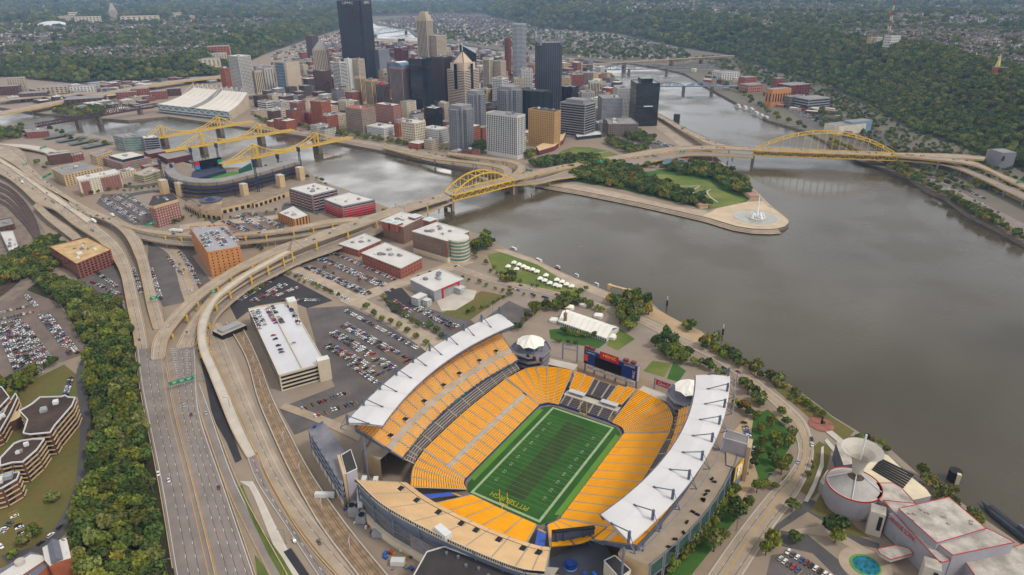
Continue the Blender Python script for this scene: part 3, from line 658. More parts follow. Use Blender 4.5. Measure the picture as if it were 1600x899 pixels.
for v in (-14.5, 13.5):
    q = MB(); q.box(S(75.5,v), 4.5, 14, 6.6, 7.1, a_); 
    for d in (-6, 0, 6): q.box(S(74,v+d), .4, .4, 4.4, 6.7, a_)
    part('suite_canopy', q, mat('pale_metal', (188,190,196), .5, .06, .2), st)
# north deck of tan bleachers
NP = [(V3(-82,-58,12.5), V3(-108,-75,26)), (V3(-86.5,-35,12.5), V3(-116,-46,26)), (V3(-88,-8,12.5), V3(-118,-12,26)), (V3(-87.5,15,12.5), V3(-117.5,20,26)), (V3(-85,38,12.5), V3(-115,46,26)), (V3(-82,47,12.5), V3(-110,59,26))]
I, O = ctl(NP, 5); n = len(I)-1
slab('seating_deck', I, O, 0, n, 0, 1, -.3, TREAD)
for i in range(9):
    tier('north_bleachers', I, O, 0, .14, i*n/9, (i+1)*n/9, 4, SEATT, .3); tier('north_bleachers', I, O, .17, 1, i*n/9, (i+1)*n/9, 24, SEATT, .4)
    p = I[int((i+.0)*n/9)].lerp(O[int(i*n/9)], .3)
    if i: q = MB(); q.box(S(p.x, p.y), 4, 3.2, p.z, p.z+1.5, a_, 0, 1); part('vomitory', q, [CONC, DARK], st)
q = MB(); top = [S(p.x, p.y, p.z+2.0) for p in O]; bot = [S(p.x, p.y, p.z-1.2) for p in O]
q.strip(top, bot, 0); q.strip(top, [p-UXv*.4 for p in top], 0); q.strip([p-UXv*.4 for p in top], [p-UXv*.4 for p in bot], 0)
for p0, p1 in zip(top, top[1:]):
    for k in range(4):
        c = p0.lerp(p1, (k+.5)/4)-UXv*.5; q.bar(c-Vector((0,0,.3)), c-Vector((0,0,1.8)), .9, .2, 1)
part('rim_parapet', q, [CREAM, DARK], st)
q = MB(); F = [S(p.x, p.y, p.z+.8) for p in I]; F2 = [S(p.x, p.y, p.z-2) for p in I]; q.strip(F, F2); q.strip(F2, [S(p.x+4, p.y, 9) for p in O]); q.strip(bot, [S(p.x+4, p.y, 9) for p in O]); part('north_deck_underside', q, STEELB, st)
for j in range(0, len(O), 3):
    p = O[j]; q = MB(); P0 = S(p.x+1, p.y, 0)
    q.bar(P0, P0+Vector((0,0,p.z-1)), .9, .9); q.bar(P0+UXv*10+Vector((0,0,8)), P0+Vector((0,0,p.z-2)), .6, .6)
    q.bar(P0+Vector((0,0,p.z-1)), P0-UXv*1.6+Vector((0,0,p.z+.3)), 1.5, 1.5)
    part('north_column', q, STEELB, st)
for h in (5.5, 10.5, 15.5):
    q = MB(); A = [S(p.x+1, p.y, h) for p in O]
    for a, b in zip(A, A[1:]): q.bar(a, b, .5, .6)
    part('north_beam', q, STEELB, st)
    q = MB(); q.strip([p-Vector((0,0,.4)) for p in A], [S(p.x+16, p.y, h-.4) for p in O]); part('north_floor', q, CONC, st)
q = MB(); q.strip([S(p.x-1.5, p.y, 5) for p in O[:-4]], [S(p.x-1.5, p.y, 0) for p in O[:-4]]); q.strip([S(p.x-1.5, p.y, 5) for p in O[:-4]], [S(p.x+1, p.y, 5) for p in O[:-4]]); part('base_wall', q, CREAM, st)
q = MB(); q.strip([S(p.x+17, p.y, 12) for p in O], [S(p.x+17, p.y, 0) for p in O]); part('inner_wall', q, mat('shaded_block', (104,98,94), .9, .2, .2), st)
q = MB(); q.strip([S(p.x+.2, p.y, 16) for p in O[8:13]], [S(p.x+.2, p.y, 5) for p in O[8:13]]); part('mesh_screen', q, mat('mesh_grey', (134,128,130), .7, .2, .4), st)
# field wall padding
q = MB(); W = [(-48,-35.6),(52,-35.6),(58,-30),(60.6,-22),(60.9,0),(60.6,20),(59.6,24)]
P = [S(u, v, 1.5) for u, v in W]; q.strip(P, [p-Vector((0,0,1.4)) for p in P]); W2 = [(58.5,30),(52,35.6),(-48,35.6),(-52,34.6),(-57,30)]; P = [S(u, v, 1.5) for u, v in W2]; q.strip(P, [p-Vector((0,0,1.4)) for p in P])
W3 = [(-57,-29),(-52,-34),(-48,-35.6)]; P = [S(u, v, 1.5) for u, v in W3]; q.strip(P, [p-Vector((0,0,1.4)) for p in P]); W3 = [(-59.2,-23),(-60,0),(-60,26)]; P = [S(u, v, 1.5) for u, v in W3]; q.strip(P, [p-Vector((0,0,1.4)) for p in P]); part('field_wall', q, BLUEP, st)
for (u0,v0,u1,v1) in ((-59,-27,-84,-44),(-58.5,29.5,-82,40)):
    q = MB(); A = S(u0,v0,1.2); B = S(u1,v1,9.5); w_ = VXv*3
    q.poly([A.lerp(B,.3)-w_, A.lerp(B,.3)+w_, B+w_, B-w_]); part('tunnel_tarp', q, mat('blue_tarp', (52,88,178), .6, .1, .2), st)
    q = MB(); q.poly([A.lerp(B,.3)-w_-Vector((0,0,.2)), A.lerp(B,.3)+w_-Vector((0,0,.2)), A.lerp(B,.18)+w_-Vector((0,0,1)), A.lerp(B,.18)-w_-Vector((0,0,1))]); part('tunnel_sign', q, mat('sign_gold', (220,160,60), .6, .1, .3), st)
# spiral ramp towers with tent roofs
for sg in (-1, 1):
    cu, cv = 96, 69*sg
    for z in (5, 10, 15.5, 21):
        q = MB(); r = 17.5-(21-z)*.12; pts = [S(cu+r*math.cos(pi/8+pi/4*k), cv+r*math.sin(pi/8+pi/4*k)) for k in range(8)]
        q.prism(pts, z-.5, z+.1, 1, 0, True); q.prism(pts, z-.05, z+1.2, 1, 0) if z < 20 else None
        for a, b in zip(pts, pts[1:]+pts[:1]):
            q.bar(Vector((a.x,a.y,z+1.1)), Vector((b.x,b.y,z+1.1)), .25, .25, 1); q.poly([(a.x,a.y,z+1.1),(b.x,b.y,z+1.1),(b.x,b.y,z-.5),(a.x,a.y,z-.5)], 1)
        part('ramp_deck', q, [mat('ramp_grey', (124,124,132), .8, .1, .15), mat('ramp_edge', (140,144,156), .6, .08, .2)], st)
    q = MB(); q.cyl(S(cu, cv), 13, 0, 20, 8); part('ramp_core', q, DARK, st)
    q = MB(); n8 = 8; R = 12.5; pk = S(cu, cv, 33.5); rim = []; mid = []; inn = []
    for k in range(16):
        a = 2*pi*k/16; odd = k % 2; r = R*(1.0 if not odd else .9)
        rim.append(S(cu+r*math.cos(a), cv+r*math.sin(a), 27.2+(.0 if not odd else 1.0)))
        mid.append(S(cu+r*.55*math.cos(a), cv+r*.55*math.sin(a), 30+(0.25 if not odd else -.1))); inn.append(S(cu+r*.16*math.cos(a), cv+r*.16*math.sin(a), 32.8))
    for k in range(16):
        j = (k+1) % 16; q.poly([rim[k], rim[j], mid[j], mid[k]]); q.poly([mid[k], mid[j], inn[j], inn[k]]); q.poly([inn[k], inn[j], pk])
    part('tent_roof', q, TENT, st)
    for k in range(8):
        q = MB(); a = 2*pi*k/8; p = S(cu+11*math.cos(a), cv+11*math.sin(a)); q.cyl(p, .45, 21, 28, 6); part('tent_post', q, STEELB, st)
    q = MB(); q.cyl(S(cu, cv), 5, 21, 26, 10); part('stair_core', q, STEELD, st)
# banner letters on the left ramp deck, as coloured boards
q = MB()
for k in range(5):
    c = S(82.5, -64+k*3.1, 21.6); q.box(c, .4, 2.5, 20.2, 23.4, a_+.1, k % 2)
part('deck_banner', q, [SCREENB, mat('banner_gold', (200,150,70), .6, .2, .6)], st)
# stair tower with banner on the river side, corner towers
def block(pts, z0, z1, mw, mr, name, label=None, par=.6):
    q = MB(); P = [S(u, v) for u, v in pts]; q.prism(P, z0, z1, 0, 1)
    part(name, q, [mw, mr], st, label)
    if par:
        q = MB()
        for a, b in zip(P, P[1:]+P[:1]): q.bar(Vector((a.x,a.y,z1+par/2)), Vector((b.x,b.y,z1+par/2)), .4, par)
        part('roof_parapet', q, WHITE, st)
LAV = mat('lavender_panel', (176,170,178), .7, .06, .1)
block([(46,107),(56,106),(56,121),(47,122.5)], 0, 29, LAV, ROOFG, 'stair_tower', 'pale lavender stair tower with tan edge')
block([(46,122.6),(56,121.2),(56,124),(46,125)], 0, 28, TAN, TAN, 'tower_pier', None, 0)
block([(33,114),(46,110),(46,122),(33,121)], 0, 19, STEELB, PAVE, 'corner_block', None, 0)
q = MB(); b0 = S(30.5,120.3,21.5); b1 = S(43,122.6,21.5); q.poly([b0, b1, b1-Vector((0,0,13)), b0-Vector((0,0,13))]); bn = part('team_banner', q, mat('banner_yellow', (236,182,20), .6, .05, .2), st)
nrm = (b1-b0).cross(Vector((0,0,-1))).normalized(); 
if nrm.dot(CAMP-b0) < 0: nrm = -nrm
xd = (b1-b0).normalized(); bc = (b0+b1)/2-Vector((0,0,6))
q = MB(); q.poly([bc+nrm*.06+xd*4.2*math.cos(2*pi*k/24)+Vector((0,0,4.2*math.sin(2*pi*k/24))) for k in range(24)]); part('emblem_disc', q, mat('emblem_white', (238,238,240), .6, .03, .2), bn)
for dx, dz, cc in ((1.3,1.7,(236,182,20)),(2.2,-.4,(200,30,40)),(.9,-2.2,(30,70,160))):
    q = MB(); c = bc+nrm*.12+xd*dx+Vector((0,0,dz)); pts = []
    for k in range(8): r = 1.25 if k % 2 == 0 else .45; pts.append(c+xd*r*math.cos(pi*k/4)+Vector((0,0,r*math.sin(pi*k/4))))
    q.cpoly(pts); part('emblem_star', q, mat('star_%d' % cc[0], cc, .6, .03, .2), bn)
# terrace dots on the right concourse: tables
for k in range(16):
    u = -58+random.random()*90; v = 103+random.random()*4+6*(1-((u-10)/80)**2); p = S(u, v); q = MB(); q.box(p, 2.6, 1.2, 18, 19, random.random()*3); part('terrace_table', q, DARK, st)
# corner north-east: dark plaza, small board, tan stair tower
b = MB(); b.prism([S(u, v) for u, v in ((-112,60),(-84,47),(-60,60),(-56,70),(-72,84),(-90,90),(-116,92))], 0, 6, 0, 1); part('plaza_deck', b, [CONC, mat('plaza_slate', (86,88,98), .85, .1, .1)], st)
block([(-77.5,78),(-71,81.5),(-76,93),(-84,90)], 0, 15.5, CREAM, ROOFD, 'stair_tower', 'tan stair tower with black roof')
sb = thing('video_board', 'slate grey back of a video board above the blue tabled plaza', 'video board', S(-67,54,6))
q = MB(); c0, c1 = S(-75.5,44.5), S(-59.5,64); d = (c1-c0).normalized(); nn = Vector((-d.y,d.x,0))
if nn.dot(CAMP-c0) > 0: nn = -nn
for k in range(4): 
    z = 7.5+k*2.6; q.poly([c0+Vector((0,0,z)), c1+Vector((0,0,z)), c1+Vector((0,0,z+2.3))+nn*.5, c0+Vector((0,0,z+2.3))+nn*.5]); q.poly([c0+Vector((0,0,z+2.3))+nn*.5, c1+Vector((0,0,z+2.3))+nn*.5, c1+Vector((0,0,z+2.6)), c0+Vector((0,0,z+2.6))])
part('back_panel', q, STEELD, sb)
q = MB(); q.add([c0+nn*1+Vector((0,0,7)), c1+nn*1+Vector((0,0,7)), c1+nn*1+Vector((0,0,18)), c0+nn*1+Vector((0,0,18))], [(0,1,2,3)]); q.bar(c0+Vector((0,0,18)), c1+Vector((0,0,18)), 2.4, .5); part('screen', q, SCREENK, sb)
for f in (.12, .28, .74, .9):
    q = MB(); p = c0.lerp(c1, f)-nn*.5; q.bar(p+Vector((0,0,6)), p+Vector((0,0,18)), .9, .9); part('post', q, STEELD, sb)
for k in range(14):
    p = S(-80-random.random()*22, 58+random.random()*24, 6); q = MB(); q.cyl(p, .7, 6, 7, 8); q.cyl(p, .2, 6, 8.2, 6); q.cyl(p, 1.2, 8, 8.6, 8, r1=.1)
    solo('plaza_table', q, mat('table_blue', (40,100,190), .5, .1, .3), 'small blue standing table with parasol on the slate plaza', 'table', p, 'blue tables on the plaza')
q = MB(); p = S(-82,60); q.cyl(p, 4.2, 6, 6.9, 20, 0, 1); q.cyl(p, 2.6, 6.9, 8.6, 14, 1); solo('bar_counter', q, [mat('pale_blue', (160,196,220), .5, .05, .2), BLUEP], 'round pale blue bar counter with blue kiosk on the slate plaza', 'counter', p)
# north-west: grey parking-like ramp block, lavender tower, white box
nw = thing('ramp_building', 'slate grey open-sided ramp building beside the light rail tracks', 'building', S(-80,-125))
Pn = [(-68.8,-142.8),(-82,-145),(-110,-86),(-90,-97)]; Pc = S(-88,-117)
for z in (5, 9.5, 14, 18.5):
    q = MB(); q.prism([S(u, v) for u, v in Pn], z-.6, z+.9, 0, 1, True); part('floor_slab', q, [mat('slab_edge', (150,160,178), .6, .08, .2), mat('ramp_floor', (128,126,134), .8, .14, .12)], nw)
q = MB(); q.prism([Pc+(S(u, v)-Pc)*.9 for u, v in Pn], 4, 18, 0); part('dark_interior', q, DARK, nw)
q = MB(); q.prism([S(u, v) for u, v in Pn], 0, 4.5, 0); part('base_wall', q, CREAM, nw)
for k in range(9):
    a, bb = S(*Pn[1]), S(*Pn[2]); p = a.lerp(bb, k/8); q = MB(); q.bar(p, p+Vector((0,0,21.5)), .6, .6); part('column', q, STEELB, nw)
q = MB(); a, bb = S(*Pn[0]), S(*Pn[1]); q.poly([a.lerp(bb,.1)+Vector((0,0,19.5)), a.lerp(bb,.9)+Vector((0,0,19.5)), a.lerp(bb,.9)+Vector((0,0,22)), a.lerp(bb,.1)+Vector((0,0,22))]); part('roof_sign', q, STEELB, nw)
q = MB(); q.poly([a.lerp(bb,.55)+Vector((0,0,19.8))-UXv*.1, a.lerp(bb,.75)+Vector((0,0,19.8))-UXv*.1, a.lerp(bb,.75)+Vector((0,0,21.8))-UXv*.1, a.lerp(bb,.55)+Vector((0,0,21.8))-UXv*.1]); part('blue_sign', q, SCREENB, nw)
block([(-93.3,-102.2),(-85.7,-101),(-97.8,-83.9),(-105,-86.3)], 0, 24, LAV, ROOFD, 'service_tower', 'pale lavender service tower with black roof')
block([(-93.5,-103.2),(-105.3,-86.4),(-107,-87),(-95,-104)], 0, 24.6, TAN, TAN, 'tower_pier', None, 0)
for (a1, b1_) in ((S(-92,-84,14), S(-104,-78,12)), (S(-88,-78,13), S(-100,-70,13)), (S(-100,-82,10), S(-110,-72,8))):
    q = MB(); q.bar(a1, b1_, 3, 1.6); part('escalator_cover', q, WHITE, st)
wb = thing('service_building', 'large pale box building with black roof under the tan bleachers', 'building', S(-125,20))
q = MB(); Pw = [S(u, v) for u, v in ((-126,-6),(-118,0),(-113,45),(-121,54),(-150,60),(-150,0))]; q.prism(Pw, 0, 20, 0, 1); part('wall', q, [LAV, ROOFD], wb)
for k in range(6):
    p = S(-123+random.random()*4, 4+k*7, 20); q = MB(); q.cyl(p, .9, 20, 21.4, 8); part('roof_vent', q, STEEL, wb)
q = MB()
for a, b in zip(Pw, Pw[1:]+Pw[:1]): q.bar(Vector((a.x,a.y,20.3)), Vector((b.x,b.y,20.3)), .5, .7)
part('roof_edge', q, WHITE, wb)
q = MB(); q.box(S(-116,-2), 4.5, 10, 26, 30, a_-.25); 
tr = solo('rim_booth', q, WHITE, 'white box booth with rounded roof on the rim of the tan bleachers', 'booth', S(-116,-2,26))
# scoreboard
sc = thing('scoreboard', 'giant scoreboard with black screen between blue sponsor panels at open end', 'scoreboard', S(115,-5))
s0, s1 = S(117.5,-29.5), S(112.8,21); sd_ = (s1-s0).normalized(); sn = Vector((-sd_.y, sd_.x, 0))
if sn.dot(CAMP-s0) < 0: sn = -sn
def onb(f, z, d=0.0): return s0.lerp(s1, f)+sn*d+Vector((0, 0, z))
def board(f0, f1, z0, z1, m, d, name, par=sc): 
    q = MB(); q.poly([onb(f0,z0,d), onb(f1,z0,d), onb(f1,z1,d), onb(f0,z1,d)]); return part(name, q, m, par)
q = MB(); q.add([onb(0,8,-3), onb(1,8,-3), onb(1,22,-3), onb(0,22,-3), onb(0,8,0), onb(1,8,0), onb(1,22,0), onb(0,22,0)], [(0,1,2,3),(4,5,6,7),(0,1,5,4),(3,2,6,7),(0,3,7,4),(1,2,6,5)]); part('frame', q, mat('board_frame', (178,176,180), .6, .08, .3), sc)
board(.01,.99,8.4,21.7,SCREENB,.1,'blue_panel'); scr = board(.22,.72,8.2,17.6,SCREENK,.22,'screen')
board(.02,.085,11,17.5,mat('orange_panel',(220,80,44),.5,.05,.3),.2,'sponsor_panel'); board(.02,.085,8.6,11,SCREENK,.2,'sponsor_panel'); board(.9,.98,8.4,19,mat('purple_panel',(60,36,90),.5,.05,.3),.2,'sponsor_panel')
board(.72,.73,8.3,19,BLUEP,.3,'trim'); 
rp = board(.31,.66,18.4,25,RED,.4,'red_sign')
text('lettering','HEINZ',onb(.485,22,.6),sd_,(0,0,1),2.6,mat('lettering_gold',(236,200,90),.6,.03,.2),sc,13)
text('lettering','LANXESS',onb(.86,20.4,.5),sd_,(0,0,1),1.5,WHITE,sc,10)
text('lettering','PNC',onb(.94,14,.5),(0,0,1),-sd_,2.4,WHITE,sc,7)
text('lettering','UPMC',onb(.14,20,.5),sd_,(0,0,1),1.5,WHITE,sc,8)
q = MB(); q.poly([onb(.77+.02*math.cos(2*pi*k/14),20.4+1.0*math.sin(2*pi*k/14),.5) for k in range(14)]); part('red_disc', q, RED, sc)
for f in (.03, .13, .75, .88):
    q = MB(); p = onb(f+.02,23.4,-1.5); q.bar(p-sd_*2.0, p+sd_*2.0, 3, 2.6); part('bottle_ornament', q, mat('bottle_red', (120,50,48), .5, .2, .4), sc)
q = MB(); q.bar(onb(0,22.3,-1.5), onb(1,22.3,-1.5), 3.4, .8)
for f in (.02,.2,.4,.6,.8,.98): q.bar(onb(f,0,-1.5), onb(f,8.2,-1.5), 1.0, 1.0)
part('support', q, STEEL, sc)
q = MB(); q.bar(onb(.1,6.6,1.2), onb(.97,6.6,1.2), 1.2, 2.2); part('lower_ribbon', q, mat('ribbon_pale', (196,190,186), .6, .25, .5), sc)
for nm, a, bb, body, mt, lab in (('letter_sign', S(126.5,-54), S(128,-40.5), 'STEELERS', WHITE, 'steel frame sign with white letters left of the scoreboard'), ('letter_sign', S(112,36), S(110,55), 'Coca-Cola', RED, 'steel frame sign with red script beside right ramp tower')):
    t = thing(nm, lab, 'sign', (a+bb)/2); d = (bb-a).normalized(); q = MB()
    for p in (a, bb): q.bar(p, p+Vector((0,0,17)), .8, .8)
    for h in (11.2, 16.4): q.bar(a+Vector((0,0,h)), bb+Vector((0,0,h)), .4, .4)
    part('frame', q, STEELB, t)
    if mt is RED: q = MB(); q.add([a+d*1+Vector((0,0,11.5)), bb-d*1+Vector((0,0,11.5)), bb-d*1+Vector((0,0,16)), a+d*1+Vector((0,0,16))], [(0,1,2,3)]); part('panel', q, RED, t)
    nn = Vector((-d.y, d.x, 0)); nn = nn if nn.dot(CAMP-a) > 0 else -nn
    text('lettering', body, (a+bb)/2+Vector((0,0,13.8))+nn*.3, d, (0,0,1), 2.6, WHITE, t, (bb-a).length*.85)
for (c, ln, lab) in ((S(108,-45), 24, 'low tan concession building with flat roof left of scoreboard'), (S(106,39), 24, 'low tan concession building with flat roof right of scoreboard')):
    t = thing('concession_building', lab, 'building', c); q = MB(); rz = a_+pi/2+(.12 if c.y > -110 else -.1); q.box(c, ln, 8.5, 0, 6.2, rz, 0, 1); part('wall', q, [TAN, CONC2], t)
    q = MB(); q.box(c, ln+1.4, 9.8, 6.2, 6.7, rz); part('roof', q, CONC2, t)
    for k in range(4):
        p = c+Vector((math.cos(rz), math.sin(rz), 0))*(-9+k*3)-UXv*4.35; q = MB(); q.box(p, 1.5, .3, 2, 4.8, rz); part('window', q, GLASS, t)
    p = c+Vector((math.cos(rz), math.sin(rz), 0))*7-UXv*4.4; q = MB(); q.box(p, 7, .3, 2, 5.4, rz); part('sign_panel', q, mat('panel_blue', (30,52,84), .5, .2, .6), t)
# plaza and field
b = MB(); b.poly([S(u, v, .1) for u, v in ((62,-40),(100,-62),(132,-40),(132,50),(100,64),(62,40))]); struct('plaza', b, PLAZA)
b = MB(); b.cpoly([S(u, v, .06) for u, v in ((-64,-37),(66,-37),(66,37),(-64,37))]); struct('field_apron', b, mat('apron_grey', (118,108,104), .9, .1, .15))
def rect(nm, u0, v0, u1, v1, z, m): b = MB(); b.poly([S(u0,v0,z), S(u1,v0,z), S(u1,v1,z), S(u0,v1,z)]); return struct(nm, b, m)
b = MB(); b.cpoly([S(u, v, .1) for u, v in ((-57.5,-28),(-50,-33),(52,-33),(58,-27),(58,27),(52,33.5),(-50,33.5),(-58.5,27))]); fld = struct('playing_field', b, TURF)
for s in (-1, 1): 
    b = MB(); b.cpoly([S(u, v*s, .12) for u, v in ((-46,30.5),(50,30.5),(47,35.4),(-44,35.4))]); struct('turf_strip', b, TURF2)
rect('worn_turf', -45.7, -7.5, 45.7, 7.5, .12, TURFD)
b = MB()
for (u0,v0,u1,v1) in ((-56.7,-26.2,-54.9,26.2),(54.9,-26.2,56.7,26.2),(-54.9,-26.2,54.9,-24.4),(-54.9,24.4,54.9,26.2)): b.poly([S(u0,v0,.14), S(u1,v0,.14), S(u1,v1,.14), S(u0,v1,.14)])
o = struct('field_border', b, LINEW)
b = MB()
for k in range(21):
    u = -45.72+4.572*k; b.poly([S(u-.09,-24.4,.15), S(u+.09,-24.4,.15), S(u+.09,24.4,.15), S(u-.09,24.4,.15)])
struct('yard_lines', b, mat('yard_line', (112,140,92), .9, .1, .3))
for k in range(9):
    u = -36.6+9.144*k; nmb = str([10,20,30,40,50,40,30,20,10][k])
    for v, s in ((-18,1),(18,-1)):
        o = text('yard_number', ' '.join(nmb), S(u, v, .16), UXv*(-s), VXv*(-s), 2.2, LINEW, None, None, True, .0); o['kind'] = 'structure'
o = text('end_zone_lettering', 'PITTSBURGH', S(-50.2,0,.18), -VXv, -UXv, 4.4, GOLDT, None, 31, True, .0); o['kind'] = 'structure'
for u, s, lab in ((-57.5,1,'yellow goal post at the lettered end of the field'),(57.5,-1,'yellow goal post at the far end below the grey seats')):
    t = thing('goal_post', lab, 'goal post', S(u,0)); q = MB(); q.bar(S(u-s*1.5,0,0), S(u-s*1.5,0,2), .4, .4); q.bar(S(u-s*1.5,0,1.9), S(u+s*.3,0,3), .35, .35); part('base', q, mat('post_yellow', (240,200,30), .5, .03, .2), t)
    q = MB(); q.bar(S(u+s*.3,-2.85,3.1), S(u+s*.3,2.85,3.1), .3, .3); part('crossbar', q, MATS['post_yellow'], t)
    for v in (-2.82, 2.82): q = MB(); q.bar(S(u+s*.3,v,3), S(u+s*.3,v,13.5), .26, .26); part('upright', q, MATS['post_yellow'], t)
# ---------------------------------------------------------------- building kit
UNIT = {}
def unitbox(m):
    if m.name not in UNIT:
        b = MB(); b.box((0, 0), 1, 1, -.5, .5); UNIT[m.name] = b.mesh('window_'+m.name, m)
    return UNIT[m.name]
def ccw(P):
    a = sum(P[i].x*P[(i+1) % len(P)].y-P[(i+1) % len(P)].x*P[i].y for i in range(len(P)))
    return P if a > 0 else P[::-1]
def faces_of(P, all_=False):
    """edges of a footprint that look towards the camera side"""
    out = []
    for a, b in zip(P, P[1:]+P[:1]):
        t = (b-a); t.z = 0; L = t.length
        if L < 1.5: continue
        t.normalize(); n = Vector((t.y, -t.x, 0)); m = (a+b)/2
        if all_ or n.dot((CAMP-m).to_2d().to_3d().normalized()) > -.25: out.append((a, b, t, n, L))
    return out
def windows(t, P, z0, z1, floors, style='grid', sx=3.4, ww=1.5, fh=.55, m=None, cap=100, proud=.06, margin=1.0, all_=False):
    """window panes on the visible faces: grid of single panes, band per storey, column per bay, or rows (all panes of a storey)"""
    m = m or GLASS; H = (z1-z0)/floors; items = []
    for a, b, tg, n, L in faces_of(P, all_):
        k = max(1, int((L-2*margin)/sx)); ang = math.atan2(tg.y, tg.x)
        for f in range(floors):
            zc = z0+H*(f+.52)
            if style in ('band',): items.append((f, (a+b)/2+n*proud, ang, L-2*margin, .25, H*fh, zc))
            elif style in ('grid', 'rows'):
                for j in range(k):
                    p = a+tg*(L/2+(j-(k-1)/2)*((L-2*margin)/k)); items.append((f, p+n*proud, ang, ww, .25, H*fh, zc))
        if style == 'cols':
            for j in range(k):
                p = a+tg*(L/2+(j-(k-1)/2)*((L-2*margin)/k)); items.append((j, p+n*proud, ang, ww, .25, (z1-z0)*fh, (z0+z1)/2))
    def addbox(q, it):
        f, p, ang, w_, d_, h_, zc = it; q.box(p, w_, d_, zc-h_/2, zc+h_/2, ang)
    if style in ('band', 'rows'):
        for f in range(floors):
            q = MB()
            for it in items:
                if it[0] == f: addbox(q, it)
            if q.v: part('window_row' if style == 'rows' else 'window_band', q, m, t)
        return
    items.sort(key=lambda it: (Vector((it[1].x, it[1].y, it[6]))-CAMP).length)
    u = unitbox(m); nm = 'window' if style == 'grid' else 'window_column'
    for f, p, ang, w_, d_, h_, zc in items[:cap]: inst(nm, u, t, (p.x, p.y, zc), ang, (w_, d_, h_))
    if len(items) > cap:
        q = MB(); [addbox(q, it) for it in items[cap:]]; part(nm, q, m, t, None, True)
def shell(t, P, z0, z1, wall, roof, par=.9, parm=None, nm='wall', concave=False):
    q = MB(); q.prism(P, z0, z1-par, 0, 0, concave=concave); part(nm, q, wall, t)
    c = sum(P, Vector((0, 0, 0)))/len(P); q = MB(); I = [c+(p-c)*.985 for p in P]
    (q.cpoly if concave else q.poly)([(p.x, p.y, z1-par+.05) for p in I]); part('roof', q, roof, t)
    if par > .2:
        q = MB()
        for a, b in zip(P, P[1:]+P[:1]): q.bar(Vector((a.x, a.y, z1-par/2)), Vector((b.x, b.y, z1-par/2)), .5, par+.02)
        part('parapet', q, parm or wall, t)
def rooftop(t, P, z, n, m=None, big=1.0, seed=0):
    r = random.Random(seed+int(abs(P[0].x)*7)); c = sum(P, Vector((0, 0, 0)))/len(P); tg = (P[1]-P[0]); ang = math.atan2(tg.y, tg.x)
    ms = [STEEL, ROOFG, WHITE, mat('unit_grey', (156,158,160), .6, .15, .4)]
    for i in range(n):
        p = c.lerp(P[r.randrange(len(P))], r.random()*.62); s = (2+3.5*r.random())*big
        q = MB(); q.box(p, s, s*(.5+.7*r.random()), z, z+(1.2+1.6*r.random())*big, ang)
        if r.random() < .5: q.cyl((p.x, p.y), s*.18, z, z+2.6*big, 8)
        part('rooftop_unit', q, m or ms[r.randrange(4)], t)
def bld(label, roof, base, wall, roofm, floors, style='grid', cat='building', name='office_building', units=4, par=.9, parm=None, group=None, z0=0.0, win=None, h=None, rect=True, **kw):
    """building from its roof corners in the photograph; roof[1] is the corner above the ground pixel base"""
    g = G(*base); h = h or hz(g, roof[1][1]); P = [G(x, y, h) for x, y in roof]
    if len(P) == 3: P.append(P[0]+P[2]-P[1])
    P = ccw([Vector((p.x, p.y, 0)) for p in P]); c = sum(P, Vector((0, 0, 0)))/len(P)
    t = thing(name, label, cat, (c.x, c.y, 0), group); shell(t, P, z0, h, wall, roofm, par, parm)
    if style: windows(t, P, z0+kw.pop('zb', .5), h-par-kw.pop('zt', .3), floors, style, m=win, **kw)
    if units: rooftop(t, P, h-par, units)
    return t, P, h
ORANGE = mat('orange_brick', (196,134,80), .85, .08, .2); BRICKO = mat('orange_red_brick', (160,92,64), .88, .12, .2); BRICKD = mat('dark_brick', (96,68,58), .9, .12, .2)
GREYP = mat('grey_panel', (150,150,154), .7, .08, .15); GLASSG = mat('green_glass', (104,132,122), .12, .25, .08, 0, None, .8); GLASSB = mat('blue_glass', (56,82,112), .12, .25, .06, 0, None, .8)
GLASSL = mat('pale_glass', (120,140,150), .15, .25, .08, 0, None, .8); WINL = mat('pale_window', (176,180,180), .3, .3, .5); SHINGLE = mat('slate_metal_roof', (104,106,118), .6, .08, .2)
# ---------------------------------------------------------------- north shore buildings
t, P, h = bld('tan brick parking garage with cars on its grey roof between the curved ramps', [(296,354),(324,394),(375,385),(355,351)], (331,434), ORANGE, mat('garage_deck', (158,156,160), .85, .08, .06), 8, 'grid', 'parking garage', 'parking_garage', 0, 1.2, ORANGE, sx=5.2, ww=1.3, fh=.4, cap=90)
garage_tan = (P, h)
a, b = P[0], P[1]
t, P, h = bld('white roofed concrete parking garage with two upper decks beside the rail tracks', [(388,482),(436,586),(508,566),(452,471)], (441,612), CREAM, mat('white_deck', (200,200,204), .7, .05, .05), 4, 'band', 'parking garage', 'parking_garage', 0, 1.1, CREAM, fh=.5, win=DARK)
garage_white = (P, h)
cA, cB = G(452,471,h), G(388,482,h); d0 = (G(436,586,h)-cB)
q = MB(); m0 = (G(388,482,h)+G(452,471,h))/2; m1 = (G(436,586,h)+G(508,566,h))/2; q.bar(m0+Vector((0,0,-.2)), m1+Vector((0,0,-.2)), .6, 1.2); part('ramp_wall', q, CREAM, t)
def tower_on(t, px, hz_, wid, dep, z1, wall, roof, rz=0, nm='stair_tower'):
    c = G(px[0], px[1], z1); q = MB(); q.box(c, wid, dep, 0, z1, rz, 0, 1); return part(nm, q, [wall, roof], t), c
rzw = math.atan2((P[1]-P[0]).y, (P[1]-P[0]).x)
o, c = tower_on(t, (504,560), 0, 7, 10, h+4, CREAM, WHITE, rzw)
for k in range(4):
    pass
o, c = tower_on(t, (455,468), 0, 12, 8, h+5, CREAM, WHITE, rzw)
